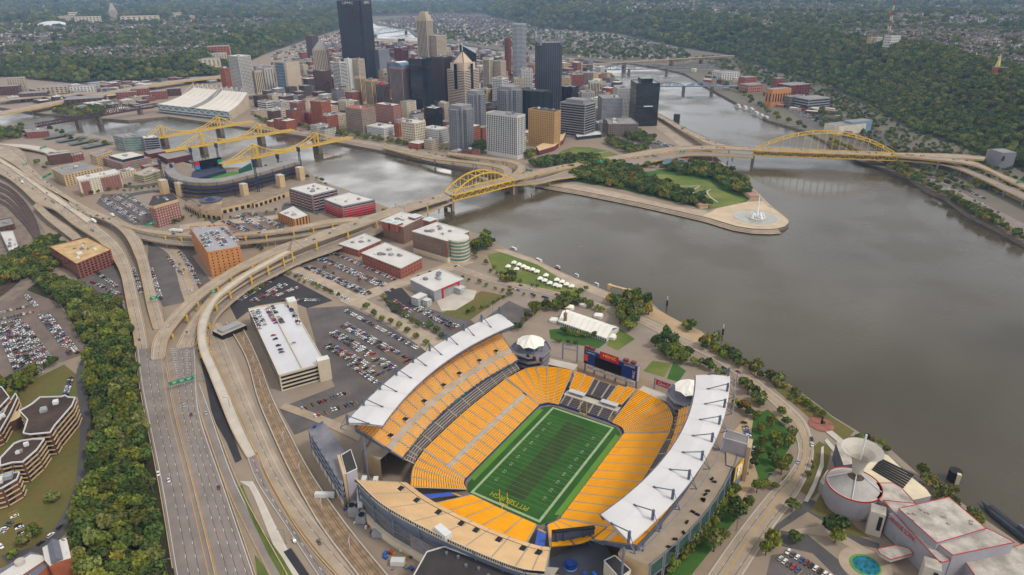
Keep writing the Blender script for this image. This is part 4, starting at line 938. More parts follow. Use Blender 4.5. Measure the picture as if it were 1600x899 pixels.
t, P, h = bld('dark red brick office block with busy tan roof beside the rail curve', [(77,385),(119,412),(173,390),(136,371)], (121,437), BRICK, mat('tan_roof', (190,160,112), .85, .2, .1), 6, 'grid', units=9, par=.6, sx=4.6, ww=3.0, fh=.6, cap=100)
t, P, h = bld('tan and red brick loft building with dark roof next to the baseball park', [(232,320),(240,322),(278,311),(270,302),(239,306)], (243,356), BRICK, ROOFD, 8, 'grid', units=4, sx=3.8, ww=1.7, fh=.5, win=WINL, cap=100)
q = MB(); 
for a, b, tg, n, L in faces_of(P): q.bar(Vector((a.x,a.y,h-2.2))+n*.1, Vector((b.x,b.y,h-2.2))+n*.1, .5, 4.2)
part('stone_top', q, TAN, t)
bld('long tan concrete warehouse with grey roof beside the freeway', [(80,263),(99,273.5),(160,261),(125,253)], (100,292), TAN, ROOFG, 6, 'grid', units=5, sx=5, ww=2.2, fh=.5, cap=70)
bld('tall tan block with slit windows rising behind the tan warehouse', [(139,240),(150,244),(175,236),(165,232)], (152,262), TAN, ROOFG, 6, 'grid', units=2, sx=4, ww=2.6, fh=.35)
t, P, h = bld('hotel of alternating red brick and cream bays with white roof facing a car park', [(119,277),(122,282),(187,269),(180,264)], (126,307), CREAM, ROOFW, 7, 'grid', units=5, par=1.2, parm=WHITE, sx=4.2, ww=1.6, fh=.5, win=GLASSL, cap=100)
for f0, f1 in ((.04,.24),(.5,.98)):
    a, b = sorted(faces_of(P), key=lambda e: -e[4])[0][:2]; n = sorted(faces_of(P), key=lambda e: -e[4])[0][3]; q = MB()
    q.add([a.lerp(b,f0)+n*.03, a.lerp(b,f1)+n*.03, a.lerp(b,f1)+n*.03+Vector((0,0,h-4)), a.lerp(b,f0)+n*.03+Vector((0,0,h-4))], [(0,1,2,3)]); part('brick_bay', q, BRICK, t)
bld('windowless dark brown brick block with pale roof edge by the loop ramp', [(71,239),(75,242),(109,237.5),(105,234.5)], (76,259), BRICKD, ROOFG, 1, None, units=3, par=1.4, parm=ROOFW)
bld('small red brick building with arched windows behind the dark brown block', [(108,241),(112,244),(130,240),(127,236)], (113,254), BRICK, ROOFG, 3, 'grid', units=2, sx=5, ww=2)
t, P, h = bld('wide red brick office building with glass top storey and white roof', [(160,247),(190,256),(236,246),(208,239)], (192,268), BRICKO, ROOFG, 3, 'band', units=0, fh=.5, win=GLASSL)
P2 = [sum(P, Vector((0,0,0)))/4+(p-sum(P, Vector((0,0,0)))/4)*.72 for p in P]; q = MB(); q.prism(P2, h-1, h+4.5, 0, 1); part('penthouse', q, [GLASS, ROOFW], t); rooftop(t, P2, h+4.5, 4)
bld('pale cream low office with grey roof behind hotel', [(184,266),(190,270),(212,265),(205,261)], (191,279), CREAM, ROOFG, 3, 'grid', units=6, sx=4, ww=1.6, par=.6)
bld('tan stone office with setback terraces left of the baseball park', [(208,271),(224,275),(252,266),(236,260)], (225,287), TAN, CONC, 3, 'band', units=3, fh=.5, win=GLASSG)
bld('red brick block with flat roof beside tan terraced office', [(219,258),(226,261),(251,256),(245,252)], (227,270), BRICK, ROOFG, 2, 'band', units=1)
bld('dark red tiered parking garage next to the yellow bridge', [(245,241),(262,249),(300,241),(284,233)], (264,258), mat('wine_panel', (116,58,58), .85, .1, .2), ROOFG, 4, 'band', 'parking garage', 'parking_garage', 0, .8, fh=.45, win=DARK)
bld('low maroon garage left of the dark red tiered garage', [(224,236),(232,241),(262,236),(250,231)], (234,249), mat('maroon', (110,60,62), .85, .1, .2), ROOFG, 3, 'band', 'parking garage', 'parking_garage', 0, .8, fh=.4, win=DARK)
t, P, h = bld('pale green glass office building on the river bank at far left', [(176,211),(192,215),(222,213),(206,207)], (196,238), GREYP, ROOFG, 6, 'band', units=5, fh=.72, win=GLASSG)
bld('grey glass office with white top next to the pale green office', [(221,213),(224,216),(248,214.5),(240,210)], (226,238), GREYP, ROOFW, 6, 'band', units=3, fh=.6, win=GLASS)
bld('red brick house like block among trees at far left', [(36,201),(41,207),(76,205),(68,199)], (42,217), BRICK, ROOFG, 3, 'grid', units=2, sx=4, ww=1.6)
for k, (x, y) in enumerate(((92,212),(112,217),(132,221),(152,226))):
    c = G(x, y, 4); q = MB(); q.box(c, 22, 60, 3.4, 4.2, .45)
    for s in (-25, -8, 8, 25): q.box((c.x-s*.43, c.y+s*.9), .6, .6, 0, 3.5)
    solo('car_park_canopy', q, mat('canopy_slate', (88,96,96), .6, .15, .1), 'long slate car park canopy in a row behind the brown block', 'canopy', (c.x, c.y, 0), 'car park canopies')
t, P, h = bld('grey office with brick piers and white roof beside the baseball park', [(451,294),(487,305),(527,295),(492,285)], (491,333), GREYP, ROOFW, 6, 'band', units=7, fh=.5, sx=4)
for a, b, tg, n, L in faces_of(P):
    for k in range(int(L/9)+1):
        p = a+tg*(k*9+1.5); 
        if k*9 < L-1: q = MB(); q.box(p+n*.2, 1.8, .6, 4, h-3, math.atan2(tg.y, tg.x)); part('brick_pier', q, BRICKO, t)
t, P, h = bld('office with bold red bands and white roof beside the bridge ramp', [(506,311),(535,322),(586,311.5),(546,300)], (537,345), GREYP, ROOFW, 6, 'band', units=6, fh=.42, sx=4)
for f in range(5):
    q = MB()
    for a, b, tg, n, L in faces_of(P): z = 3+f*(h-4)/6; q.bar(Vector((a.x,a.y,z+1))+n*.15, Vector((b.x,b.y,z+1))+n*.15, .5, 1.5)
    part('red_band', q, RED, t)
t, P, h = bld('small tan hotel with orange piers and white roof beside the elevated ramp', [(434,332),(460,343),(483,336),(458,321)], (460,357), mat('hotel_glass_wall', (86,90,92), .5, .2, .2), ROOFW, 5, None, units=4)
for a, b, tg, n, L in faces_of(P):
    for k in range(int(L/5)+1):
        q = MB(); q.box(a+tg*min(L-1, k*5+1)+n*.2, 2.6, .8, 0, h+.3, math.atan2(tg.y, tg.x)); part('orange_pier', q, ORANGE, t)
windows(t, P, 1, h-1, 5, 'band', fh=.5)
bld('long orange brick low building with white roof beside the car parks', [(565,395),(626,419),(659,402),(602,379)], (627,437), BRICKO, ROOFW, 3, 'grid', units=9, par=.8, parm=WHITE, sx=5, ww=2, fh=.45, win=GLASSB, cap=90)
bld('smaller orange brick low building with white roof under the bridge ramp', [(529,381),(560,390.5),(595,375),(570,365)], (560,402), BRICKO, ROOFW, 2, 'grid', units=8, par=.8, parm=WHITE, sx=5, ww=2, fh=.45, win=GLASSB)
t, P, h = bld('red brick and cream office with white roof and four corner pavilions', [(597,344),(629,354),(662,338),(628,331)], (622,382), BRICK, ROOFW, 6, 'grid', units=6, par=1, parm=WHITE, sx=4, ww=2.4, fh=.6, win=GLASSG, cap=100)
for x, y in ((606,343),(619,346),(648,336),(671,341)):
    c = G(x, y, h+4); q = MB(); q.box(c, 12, 12, h-8, h+2, .35, 0); q.box(c, 13.5, 13.5, h+2, h+3, .35, 1); q.box(c, 10, 10, h+3, h+3.05, .35, 2); part('corner_pavilion', q, [BRICK, WHITE, GLASSG], t)
t, P, h = bld('large red brick office with green glass and a curved glass corner by the river', [(644,361),(698,376),(733,361),(683,347)], (697,411), BRICK, ROOFW, 6, 'grid', units=7, par=1, parm=WHITE, sx=4.2, ww=2.8, fh=.62, win=GLASSG, cap=100, zb=5)
q = MB()
for a, b, tg, n, L in faces_of(P): q.bar(Vector((a.x,a.y,3.2))+n*.2, Vector((b.x,b.y,3.2))+n*.2, .7, 6.4)
part('stone_base', q, CREAM, t)
cb = G(716,370,h); q = MB(); q.cyl(cb, 13, 0, h-.6, 20, 0, 1); part('curved_corner', q, [CREAM, ROOFW], t)
for f in range(6): q = MB(); q.cyl(cb, 13.2, 2+f*(h-3)/6, 2+f*(h-3)/6+2.6, 20, 0); part('window_band', q, GLASSG, t)
t, P, h = bld('grey concert hall with white roof behind the stage lawn', [(641,436),(678,454.5),(724,435),(688,420)], (679,472), GREYP, ROOFW, 2, None, 'concert hall', 'concert_hall', 6, .9, WHITE)
for a, b, tg, n, L in faces_of(P)[-1:]:
    for f0, f1, m in ((.25,.3,RED),(.8,.85,RED)):
        q = MB(); q.box(a.lerp(b, (f0+f1)/2)+n*.4, 2, 1, 0, h-2, math.atan2(tg.y, tg.x)); part('red_pier', q, RED, t)
    q = MB(); q.bar(a.lerp(b,.25)+n*.5+Vector((0,0,h-2)), a.lerp(b,.85)+n*.5+Vector((0,0,h-2)), 1.2, 1.2); part('red_lintel', q, RED, t)
for px, w_, d_, z_ in (((655,462),10,14,9),((717,448),12,9,7),((667,468),7,7,7)):
    c = G(px[0], px[1], z_); q = MB(); q.box(c, w_, d_, 0, z_, .35, 0, 1); part('annex', q, [WINL, ROOFW], t)
bld('low grey shed with white tank roofs beside the rail curve', [(0,362),(14,392),(30,388),(20,360)], (14,394), GREYP, ROOFW, 1, None, units=5, h=7)
bld('flat dark roofed workshop near the rail curve', [(-8,345),(-4,356),(22,350),(18,340)], (-4,362), BRICKD, ROOFG, 2, 'grid', units=3, sx=5, ww=2, h=8)
# college buildings at the left edge
def stepped(label, px, h, floors, wall=BRICKD, trim=WHITE):
    P = ccw([Vector((p.x, p.y, 0)) for p in [G(x, y, h) for x, y in px]]); c = sum(P, Vector((0,0,0)))/len(P)
    t = thing('college_building', label, 'building', (c.x, c.y, 0)); q = MB(); q.prism(P, 0, h-1, 0, 1, concave=True); part('wall', q, [wall, mat('worn_roof', (74,60,54), .95, .3, .08)], t)
    q = MB()
    for a, b in zip(P, P[1:]+P[:1]): q.bar(Vector((a.x,a.y,h-.5)), Vector((b.x,b.y,h-.5)), .55, 1.02)
    part('roof_edge', q, trim, t)
    H = (h-1.5)/floors
    for f in range(floors):
        for a, b, tg, n, L in faces_of(P):
            if L < 6: continue
            z = 1.2+f*H; q = MB(); q.bar(Vector((a.x,a.y,z))+n*.3+tg*.5, Vector((b.x,b.y,z))+n*.3-tg*.5, .9, .65); part('concrete_band', q, TAN, t)
            for k in range(int(L/6)): pw = a+tg*(3+k*6)+n*.05; inst('window', unitbox(DARK), t, (pw.x, pw.y, z+H/2), math.atan2(tg.y, tg.x), (3.4, .3, H-1.6))
    rooftop(t, P, h-1, 3)
    return t
stepped('brown brick college building with tan concrete bands and jagged white roof edge', [(30,641),(40,636),(50,630),(62,620),(95,619),(101,617),(106,620),(117,620.5),(112,633),(85,664),(78,675),(46,678),(36,676),(43,655)], 20, 5)
t = stepped('brown brick college wing with rows of tan terraces in front of the jagged roof building', [(0,715),(22,692),(32,688),(50,685.5),(69,685),(57,702),(35,721),(18,722),(0,727)], 18, 5)
stepped('small brown brick college block with white roof edge at the photo border', [(-30,745),(0,742),(20,738),(30,737),(26,748),(2,762),(-30,770)], 16, 4)
stepped('brown college wing with grey sloped roof beside trees at left edge', [(-30,600),(2,604),(14,620),(-5,640),(-40,650)], 17, 4)
t = stepped('low brown brick college wing with small round terrace', [(-40,650),(0,655),(14,628),(24,614),(27,620),(16,644),(0,672),(-40,690)], 13, 3)
c = G(14,652,9); q = MB(); q.cyl(c, 8, 0, 9, 20, 0, 1); part('round_terrace', q, [BRICKD, TAN], t)
# slate roofed brick hall at the bottom edge
bh = thing('brick_hall', 'red brick hall with slate metal roofs and white flat strips at bottom left', 'building', G(40,890))
for px, z, m in (([(-20,905),(0,890),(48,862),(63,866),(40,880),(-20,918)],12,SHINGLE),([(0,897),(48,866),(66,868),(72,874),(10,915)],13,ROOFW),([(0,908),(66,874),(75,884),(30,925),(0,925)],12,SHINGLE),([(66,856),(80,848),(104,840),(111,872),(85,880),(78,885),(70,876)],15,ROOFW)):
    P = ccw([Vector((p.x, p.y, 0)) for p in [G(x, y, z) for x, y in px]]); q = MB(); q.prism(P, 0, z, 0, 1, concave=True); part('wing', q, [BRICKO, m], bh)
P = [G(x, y, 15.4) for x, y in ((74,852),(92,844),(99,874),(80,882))]; q = MB(); m1, m2 = (P[0]+P[1])/2+Vector((0,0,3)), (P[2]+P[3])/2+Vector((0,0,3)); q.poly([P[0], m1, m2, P[3]]); q.poly([m1, P[1], P[2], m2]); q.poly([P[3], m2, P[2]]); part('gable_roof', q, SHINGLE, bh)
c = G(31,879,14); q = MB(); q.cyl(c, 2.4, 12, 15.5, 14); part('roof_fan', q, CONC2, bh)
# ---------------------------------------------------------------- science centre
s_ = thing('science_center', 'white science centre with red roof edges, large drum and white funnel mast by the river', 'science centre', G(1400,800))
REDT = mat('red_trim', (176,36,44), .6, .05, .2); ROOFS = mat('stained_white_roof', (176,168,158), .85, .28, .12); PANEL = mat('pale_lilac_panel', (156,154,162), .6, .05, .08)
def mass(px, h, name='wall', wall=PANEL, roof=ROOFS, edge=REDT, z0=0):
    P = ccw([Vector((p.x, p.y, 0)) for p in [G(x, y, h) for x, y in px]]); q = MB(); q.prism(P, z0, h, 0, 1, concave=True); part(name, q, [wall, roof], s_)
    if edge:
        q = MB()
        for a, b in zip(P, P[1:]+P[:1]): q.bar(Vector((a.x,a.y,h+.1)), Vector((b.x,b.y,h+.1)), .32, .4)
        part('roof_edge', q, edge, s_)
    return P
hD = 16; cD = G(1341,748,hD); pl, pr = G(1293,760,hD), G(1365,762,hD); rD = 22.5
cD = G(1334,757,hD); rD = (G(1372,757,hD)-G(1291,757,hD)).length/2
q = MB(); q.cyl(cD, rD, 3, hD, 48, 0, 2); part('drum', q, [PANEL, DARK, CONC2], s_)
q = MB(); q.cyl(cD, rD-1.4, 0, 3, 40, 0); part('drum_base', q, CONC, s_)
q = MB(); q.cyl(cD, rD+.25, hD-.3, hD+.5, 48, 0, cap=False); q.cyl(cD, rD-.1, hD-.3, hD+.5, 48, 0, cap=False); q.strip([(cD.x+(rD+.25)*math.cos(2*pi*k/48), cD.y+(rD+.25)*math.sin(2*pi*k/48), hD+.5) for k in range(49)], [(cD.x+(rD-.1)*math.cos(2*pi*k/48), cD.y+(rD-.1)*math.sin(2*pi*k/48), hD+.5) for k in range(49)]); part('drum_rim', q, REDT, s_)
q = MB(); cc = Vector((cD.x, cD.y, 0)); n = 16
R0, R1 = rD-.6, rD*.3
for k in range(n):
    a0, a1 = 2*pi*k/n, 2*pi*(k+1)/n; f = lambda r, a, z: (cD.x+r*math.cos(a), cD.y+r*math.sin(a), z)
    q.poly([f(R0,a0,hD-.5), f(R0,a1,hD-.5), f(R1,a1,hD+6.5), f(R1,a0,hD+6.5)])
part('cone_roof', q, mat('cone_grey', (168,164,160), .7, .08, .2), s_)
q = MB(); q.cyl(cD, R1, hD+6.4, hD+6.5, 20); q.cyl(cD, R1*.3, hD+6.4, hD+8, 10); part('cone_cap', q, mat('cap_brown', (92,78,66), .9, .1, .3), s_)
q = MB(); 
for k in range(4): a = 2*pi*k/4+.5; q.bar((cD.x+R0*math.cos(a), cD.y+R0*math.sin(a), hD), (cD.x+1*math.cos(a), cD.y+1*math.sin(a), hD+10), .5, .5)
part('roof_strut', q, WHITE, s_)
fb = G(1348,735,hD+6); fz0 = hD+6; f0 = cD.lerp(fb, .0)
q = MB(); prof = [(3.0,fz0+4),(3.6,fz0+9),(5.0,fz0+14),(8,fz0+18),(12,fz0+21)]; n = 24
for (ra, za), (rb, zb) in zip(prof, prof[1:]):
    for k in range(n):
        a0, a1 = 2*pi*k/n, 2*pi*(k+1)/n; q.poly([(cD.x+ra*math.cos(a0), cD.y+ra*math.sin(a0), za), (cD.x+ra*math.cos(a1), cD.y+ra*math.sin(a1), za), (cD.x+rb*math.cos(a1), cD.y+rb*math.sin(a1), zb), (cD.x+rb*math.cos(a0), cD.y+rb*math.sin(a0), zb)])
q.bar((cD.x, cD.y, fz0), (cD.x, cD.y, fz0+4), 1.2, 1.2); part('funnel', q, mat('funnel_white', (186,180,168), .6, .05, .3), s_)
q = MB(); q.bar((cD.x, cD.y, fz0+2), (cD.x, cD.y, fz0+32), .9, .9); part('mast', q, WHITE, s_)
mass([(1281,752),(1292,735),(1318,734),(1320,745),(1296,768)], 8, edge=None)
mass([(1306,692),(1310,689),(1325,691),(1333,725),(1318,727)], 14, 'river_wing', mat('slate_panel', (96,100,112), .6, .1, .2), ROOFS, None)
mass([(1325,694),(1345,694),(1388,712),(1415,738),(1448,765),(1455,775),(1425,782),(1395,765),(1370,752),(1335,730)], 9, 'river_wing', PANEL, mat('cream_roof', (214,200,172), .85, .1, .1), None)
for k in range(7):
    a, b = G(1363+k*2.2,733-k*2.6,9.3), G(1412+k*2.6,762-k*3.2,9.3); q = MB(); q.bar(a, b, 1.6, .5); part('solar_row', q, DARK, s_)
for k in range(14):
    f = k/13; c = G(1376+66*f, 704+52*f+3*math.sin(pi*f), 7); q = MB(); dr = (G(1442,758,7)-G(1376,704,7)).normalized()
    for j in range(10): a0, a1 = 2*pi*j/10, 2*pi*(j+1)/10; q.bar(c+dr*1.8*math.cos(a0)+Vector((0,0,1.8*math.sin(a0))), c+dr*1.8*math.cos(a1)+Vector((0,0,1.8*math.sin(a1))), .3, .3)
    part('ring_railing', q, STEEL, s_)
mass([(1361,770),(1369,755),(1396,755),(1408,762),(1430,786),(1387,793)], 16)
mass([(1380,782),(1430,787),(1458,800),(1466,842),(1484,876),(1470,880),(1428,836)], 17)
PH = mass([(1404,795),(1483,777),(1541,826),(1464,849)], 22, 'hall')
mass([(1464,849),(1541,826),(1552,830),(1585,848),(1489,868)], 20, 'hall')
mass([(1508,878),(1545,866),(1600,850),(1660,900),(1560,950)], 12, 'annex')
for px in ((1373,796),(1458,881)):
    c = G(px[0], px[1], 17); q = MB(); q.box(c, 8, 8, 0, 17, .5, 0, 1); part('entrance_pylon', q, [CONC2, ROOFS], s_)
    q = MB(); q.box(c+Vector((-3.5,2.6,0)), 2, 1.2, 5, 15, .5); part('slit_window', q, DARK, s_)
mass([(1370,858),(1376,866),(1392,875),(1427,865),(1420,857),(1400,852)], 7, 'entrance_canopy', CONC2, ROOFS, REDT, 5)
A, B = G(1380,800,14), G(1466,878,14); d = (B-A).normalized(); nn = Vector((d.y,-d.x,0)); nn = nn if nn.dot(CAMP-A) > 0 else -nn
# the lettered wall: its face runs from pylon to pylon
A = G(1387,808,13.5); B = G(1456,871,13.5); d = (B-A).normalized()
q = MB(); q.add([A-nn*0+Vector((0,0,-12.5)), B+Vector((0,0,-12.5)), B+Vector((0,0,2.8)), A+Vector((0,0,2.8)), A-nn*6+Vector((0,0,-12.5)), B-nn*6+Vector((0,0,-12.5)), B-nn*6+Vector((0,0,2.8)), A-nn*6+Vector((0,0,2.8))], [(0,1,2,3),(3,2,6,7),(4,5,1,0),(0,3,7,4),(1,5,6,2)]); part('lettered_wall', q, PANEL, s_)
text('lettering', 'CARNEGIE SCIENCE CENTER', (A+B)/2+nn*.2+Vector((0,0,.8)), d, (0,0,1), 3.2, REDT, s_, (B-A).length*1.12)
q = MB(); q.add([A+d*3+nn*.15+Vector((0,0,-12)), B-d*3+nn*.15+Vector((0,0,-12)), B-d*3+nn*.15+Vector((0,0,-3.5)), A+d*3+nn*.15+Vector((0,0,-3.5))], [(0,1,2,3)]); part('entrance_glass', q, mat('grey_glass_block', (150,156,164), .3, .1, .3), s_)
for k in range(12):
    c = G(1420+random.random()*110, 790+random.random()*30, 22.2); 
    if inpoly(c.x, c.y, PH): q = MB(); q.box(c, 1.4, 1.4, 22, 23, random.random()); part('roof_vent', q, CONC, s_)
# round pool of the entrance plaza
b = MB(); c = G(1352,884); 
b.poly([(c.x+14*math.cos(2*pi*k/32), c.y+14*math.sin(2*pi*k/32), .18) for k in range(32)]); struct('plaza', b, PAVE)
q = MB(); q.cyl((c.x, c.y), 8.2, 0, .5, 28, 0, 0); q.cyl((c.x-.3, c.y-.2), 7, .5, .56, 28, 1, 1); solo('round_mosaic_bed', q, [mat('bed_green', (90,150,60), .8, .15, .3), mat('mosaic_teal', (22,110,130), .4, .5, .5)], 'round teal mosaic ringed with green in front of science centre entrance', 'mosaic', (c.x, c.y, 0))
# submarine and mooring pile
sp = [G(1532,786,-4), G(1560,808,-4), G(1600,841,-4), G(1640,872,-4)]
q = MB(); n = 10; d = (sp[-1]-sp[0]).normalized(); rt_ = Vector((d.y,-d.x,0)); L = (sp[-1]-sp[0]).length; rings = []
for k in range(14):
    f = k/13; r = 3.9*min(1, math.sin(min(1, f*3+.04)*pi/2)); ctr = sp[0]+d*L*f; rings.append([ctr+rt_*r*math.cos(2*pi*j/n)+Vector((0,0,r*.8*math.sin(2*pi*j/n)+.4+1.6*(1-min(1,f*4)))) for j in range(n)])
for A_, B_ in zip(rings, rings[1:]):
    for j in range(n): q.poly([A_[j], A_[(j+1) % n], B_[(j+1) % n], B_[j]])
sub = thing('submarine', 'dark grey submarine moored beside the science centre', 'submarine', sp[0]); part('hull', q, mat('hull_grey', (66,72,82), .5, .12, .3), sub)
q = MB(); q.bar(sp[0]+d*6+Vector((0,0,3.2)), sp[0]+d*L*.95+Vector((0,0,3.2)), 3, .5); part('deck', q, mat('deck_dark', (46,48,52), .7, .15, .4), sub)
q = MB(); p = sp[0]+d*L*.55; q.bar(p+Vector((0,0,3)), p+d*8+Vector((0,0,3)), 2, 6); q.bar(p+d*3+Vector((0,0,5)), p+d*3+Vector((0,0,12)), .4, .4); part('conning_tower', q, STEELD, sub)
c = G(1489,750,-4.5); q = MB(); q.cyl(c, 4, -6, 3.5, 12, 0, 0); q.box(c+Vector((-3.2,2.2,0)), 2.4, 2.4, -5, 3.6, .6, 1); solo('mooring_pile', q, [DARK, CREAM], 'dark round mooring pile with pale front standing in the river', 'mooring pile', (c.x, c.y, -4.5))
# ---------------------------------------------------------------- baseball park
bp = thing('baseball_park', 'tan stone baseball park with grey ring canopy and dark blue light towers', 'baseball park', G(340,300))
NAVY = mat('navy_steel', (52,62,88), .5, .1, .3, .2)
ring = [(262,256),(258,266),(268,277),(290,283.5),(320,285.5),(350,283),(380,276.5),(410,268.5),(440,260),(468,252)]
ringi = [(272,254),(272,263),(282,272.5),(300,277.5),(322,279.5),(348,277.5),(376,271),(402,263.5),(432,255.5),(458,247.5)]
O_ = smooth(GG(ring, 25), 4); I_ = smooth(GG(ringi, 26), 4)
q = MB(); q.strip(O_, I_); q.strip(O_, [p-Vector((0,0,1.2)) for p in O_]); q.strip(I_, [p-Vector((0,0,1.2)) for p in I_]); q.strip([p-Vector((0,0,1)) for p in O_], [p-Vector((0,0,1)) for p in I_]); part('canopy_ring', q, ROOFG, bp)
up_in = smooth(GG(ringi, 15), 4)
def to_n(A, m): return arcn(A, m)
q = MB(); A = to_n(O_, 30); B = to_n(up_in, 30); q.strip([p-Vector((0,0,3)) for p in A], B); part('upper_deck', q, mat('navy_seats', (58,64,84), .8, .15, .12), bp)
fi = to_n(smooth(GG(ringi, 3), 4), 30); q = MB(); q.strip([p-Vector((0,0,3)) for p in B], fi); part('lower_deck', q, MATS['navy_seats'], bp)
for z in (20, 14, 8):
    off_ = lerpl(A, B, -.12); q = MB(); q.strip([Vector((p.x,p.y,z)) for p in A], [Vector((p.x,p.y,z)) for p in off_]); q.strip([Vector((p.x,p.y,z)) for p in off_], [Vector((p.x,p.y,z-1.6)) for p in off_]); part('concourse', q, NAVY, bp)
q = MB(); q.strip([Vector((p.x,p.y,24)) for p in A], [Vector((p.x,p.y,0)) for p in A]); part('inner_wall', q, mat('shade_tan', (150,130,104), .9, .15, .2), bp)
for k in range(2, 29, 2):
    q = MB(); p = A[k].lerp(B[k], -.1); q.bar((p.x,p.y,0), (p.x,p.y,26.5), .9, .9); part('column', q, NAVY, bp)
walls = [([(287,318),(312,331),(316,322),(296,312)],(312,340),9),([(312,326),(345,330),(345,320),(316,318)],(330,338),14),([(345,326),(402,313),(394,303),(345,318)],(372,330),9),([(396,318),(452,299),(446,292),(392,308)],(425,318),8)]
for px, base, h in walls:
    P = ccw([Vector((p.x,p.y,0)) for p in GG(px, h)]); q = MB(); q.prism(P, 0, h, 0, 1, concave=True); part('stone_front', q, [TAN, mat('roof_brown', (140,122,104), .9, .15, .1)], bp); 
    for a, b, tg, n, L in faces_of(P):
        for k in range(int(L/9)): q = MB(); q.box(a+tg*(5+k*9)+n*.05, 5, .3, .5, 5.5, math.atan2(tg.y, tg.x)); part('arch_opening', q, DARK, bp)
c = G(329,312,16); q = MB(); q.cyl(c, 15, 0, 15, 24, 0, 1); q.cyl(c, 16, 15, 16.2, 24, 2, 2); q.cyl(c, 9, 16, 20, 12, 2, 2, r1=2); part('rotunda', q, [TAN, CONC, NAVY], bp)
a, b = G(318,331,10), G(337,332,10); text('lettering', 'PNC PARK', (a+b)/2+(CAMP-a).to_2d().to_3d().normalized()*.8, b-a, (0,0,1), 1.8, SCREENB, bp, (b-a).length*.8)
for (x, y, w_) in ((254,283,13),(280,287,13),(380,289,11),(437,275,12),(468,263,12)):
    c = G(x, y, 20); q = MB(); q.box(c, w_, w_*.8, 0, 22, .3, 0, 1); part('stone_tower', q, [TAN, CONC2], bp)
for (x, y, yb) in ((254,249,283),(271,256,285),(301,231,262),(342,224,262),(402,249,300),(436,241,275),(468,230,262)):
    c = G(x+2, yb); h = hz(c, y); t = thing('light_tower', 'dark blue stadium light tower with lamp rack above baseball park', 'light tower', c, 'light towers of the baseball park')
    q = MB(); 
    for s in ((-1.6,-1.6),(1.6,-1.6),(1.6,1.6),(-1.6,1.6)): q.bar((c.x+s[0],c.y+s[1],0), (c.x+s[0]*.6,c.y+s[1]*.6,h-6), .7, .7)
    for k in range(8): z = k*(h-8)/8; q.bar((c.x-1.5,c.y-1.5,z), (c.x+1.4,c.y+1.4,z+h/8), .4, .4)
    part('mast', q, NAVY, t); q = MB(); q.box(c, 8, 2.4, h-8, h, .3); part('lamp_rack', q, NAVY, t)
sbp = thing('scoreboard', 'black baseball scoreboard with red, blue and green panels between two light towers', 'scoreboard', G(325,262))
a, b = G(305,266,8), G(347,258,8); a.z = b.z = 0; d = (b-a).normalized(); n = Vector((d.y,-d.x,0)); n = n if n.dot(CAMP-a) > 0 else -n
q = MB(); q.bar(a+Vector((0,0,15)), b+Vector((0,0,15)), 3, 16); 
for f in (.1,.5,.9): q.bar(a.lerp(b,f), a.lerp(b,f)+Vector((0,0,8)), 1.5, 1.5)
part('board', q, SCREENK, sbp)
for f0, f1, z0, z1, m in ((.0,.18,15,22.5,RED),(.0,.18,8,15,mat('panel_cyan',(40,140,200),.5,.05,.3)),(.84,1,10,19,GREENS)):
    q = MB(); q.poly([a.lerp(b,f0)+n*1.7+Vector((0,0,z0)), a.lerp(b,f1)+n*1.7+Vector((0,0,z0)), a.lerp(b,f1)+n*1.7+Vector((0,0,z1)), a.lerp(b,f0)+n*1.7+Vector((0,0,z1))]); part('side_panel', q, m, sbp)
text('lettering', 'PNC PARK', a.lerp(b,.47)+Vector((0,0,25)), d, (0,0,1), 3, CREAM, sbp, (b-a).length*.45)
b_ = MB(); pts = GG([(308,285),(325,281),(345,277),(370,272),(395,273.5),(350,282)], .2); pts = GG([(302,284),(318,279),(345,272),(372,268),(405,263),(430,258),(444,255),(402,269),(376,277),(348,283.5),(322,286)], .5); b_.cpoly(pts); struct('outfield_grass', b_, mat('outfield_green', (74,128,48), .95, .1, .05))
b_ = MB(); b_.cpoly(GG([(296,286),(320,276),(365,268),(402,272),(392,283),(350,290),(318,292)], .2)); struct('infield_dirt', b_, mat('dirt_red', (120,74,62), .95, .1, .1))
c = G(384,267,4); q = MB(); q.box(c, 45, 3, 0, 12, math.radians(-38)); solo('green_wall', q, mat('batter_green', (34,96,82), .8, .1, .2), 'green batting backdrop wall beside the outfield', 'wall', (c.x, c.y, 0))
q = MB(); c = G(325,270,6); q.prism(ccw([p.xy.to_3d() for p in GG([(298,281),(301,268),(345,258),(353,266),(325,274)], 6)]), 0, 6, 0, 1); solo('outfield_stand', q, [NAVY, MATS['navy_seats']], 'dark outfield seating stand behind the outfield', 'stand', (c.x, c.y, 0))
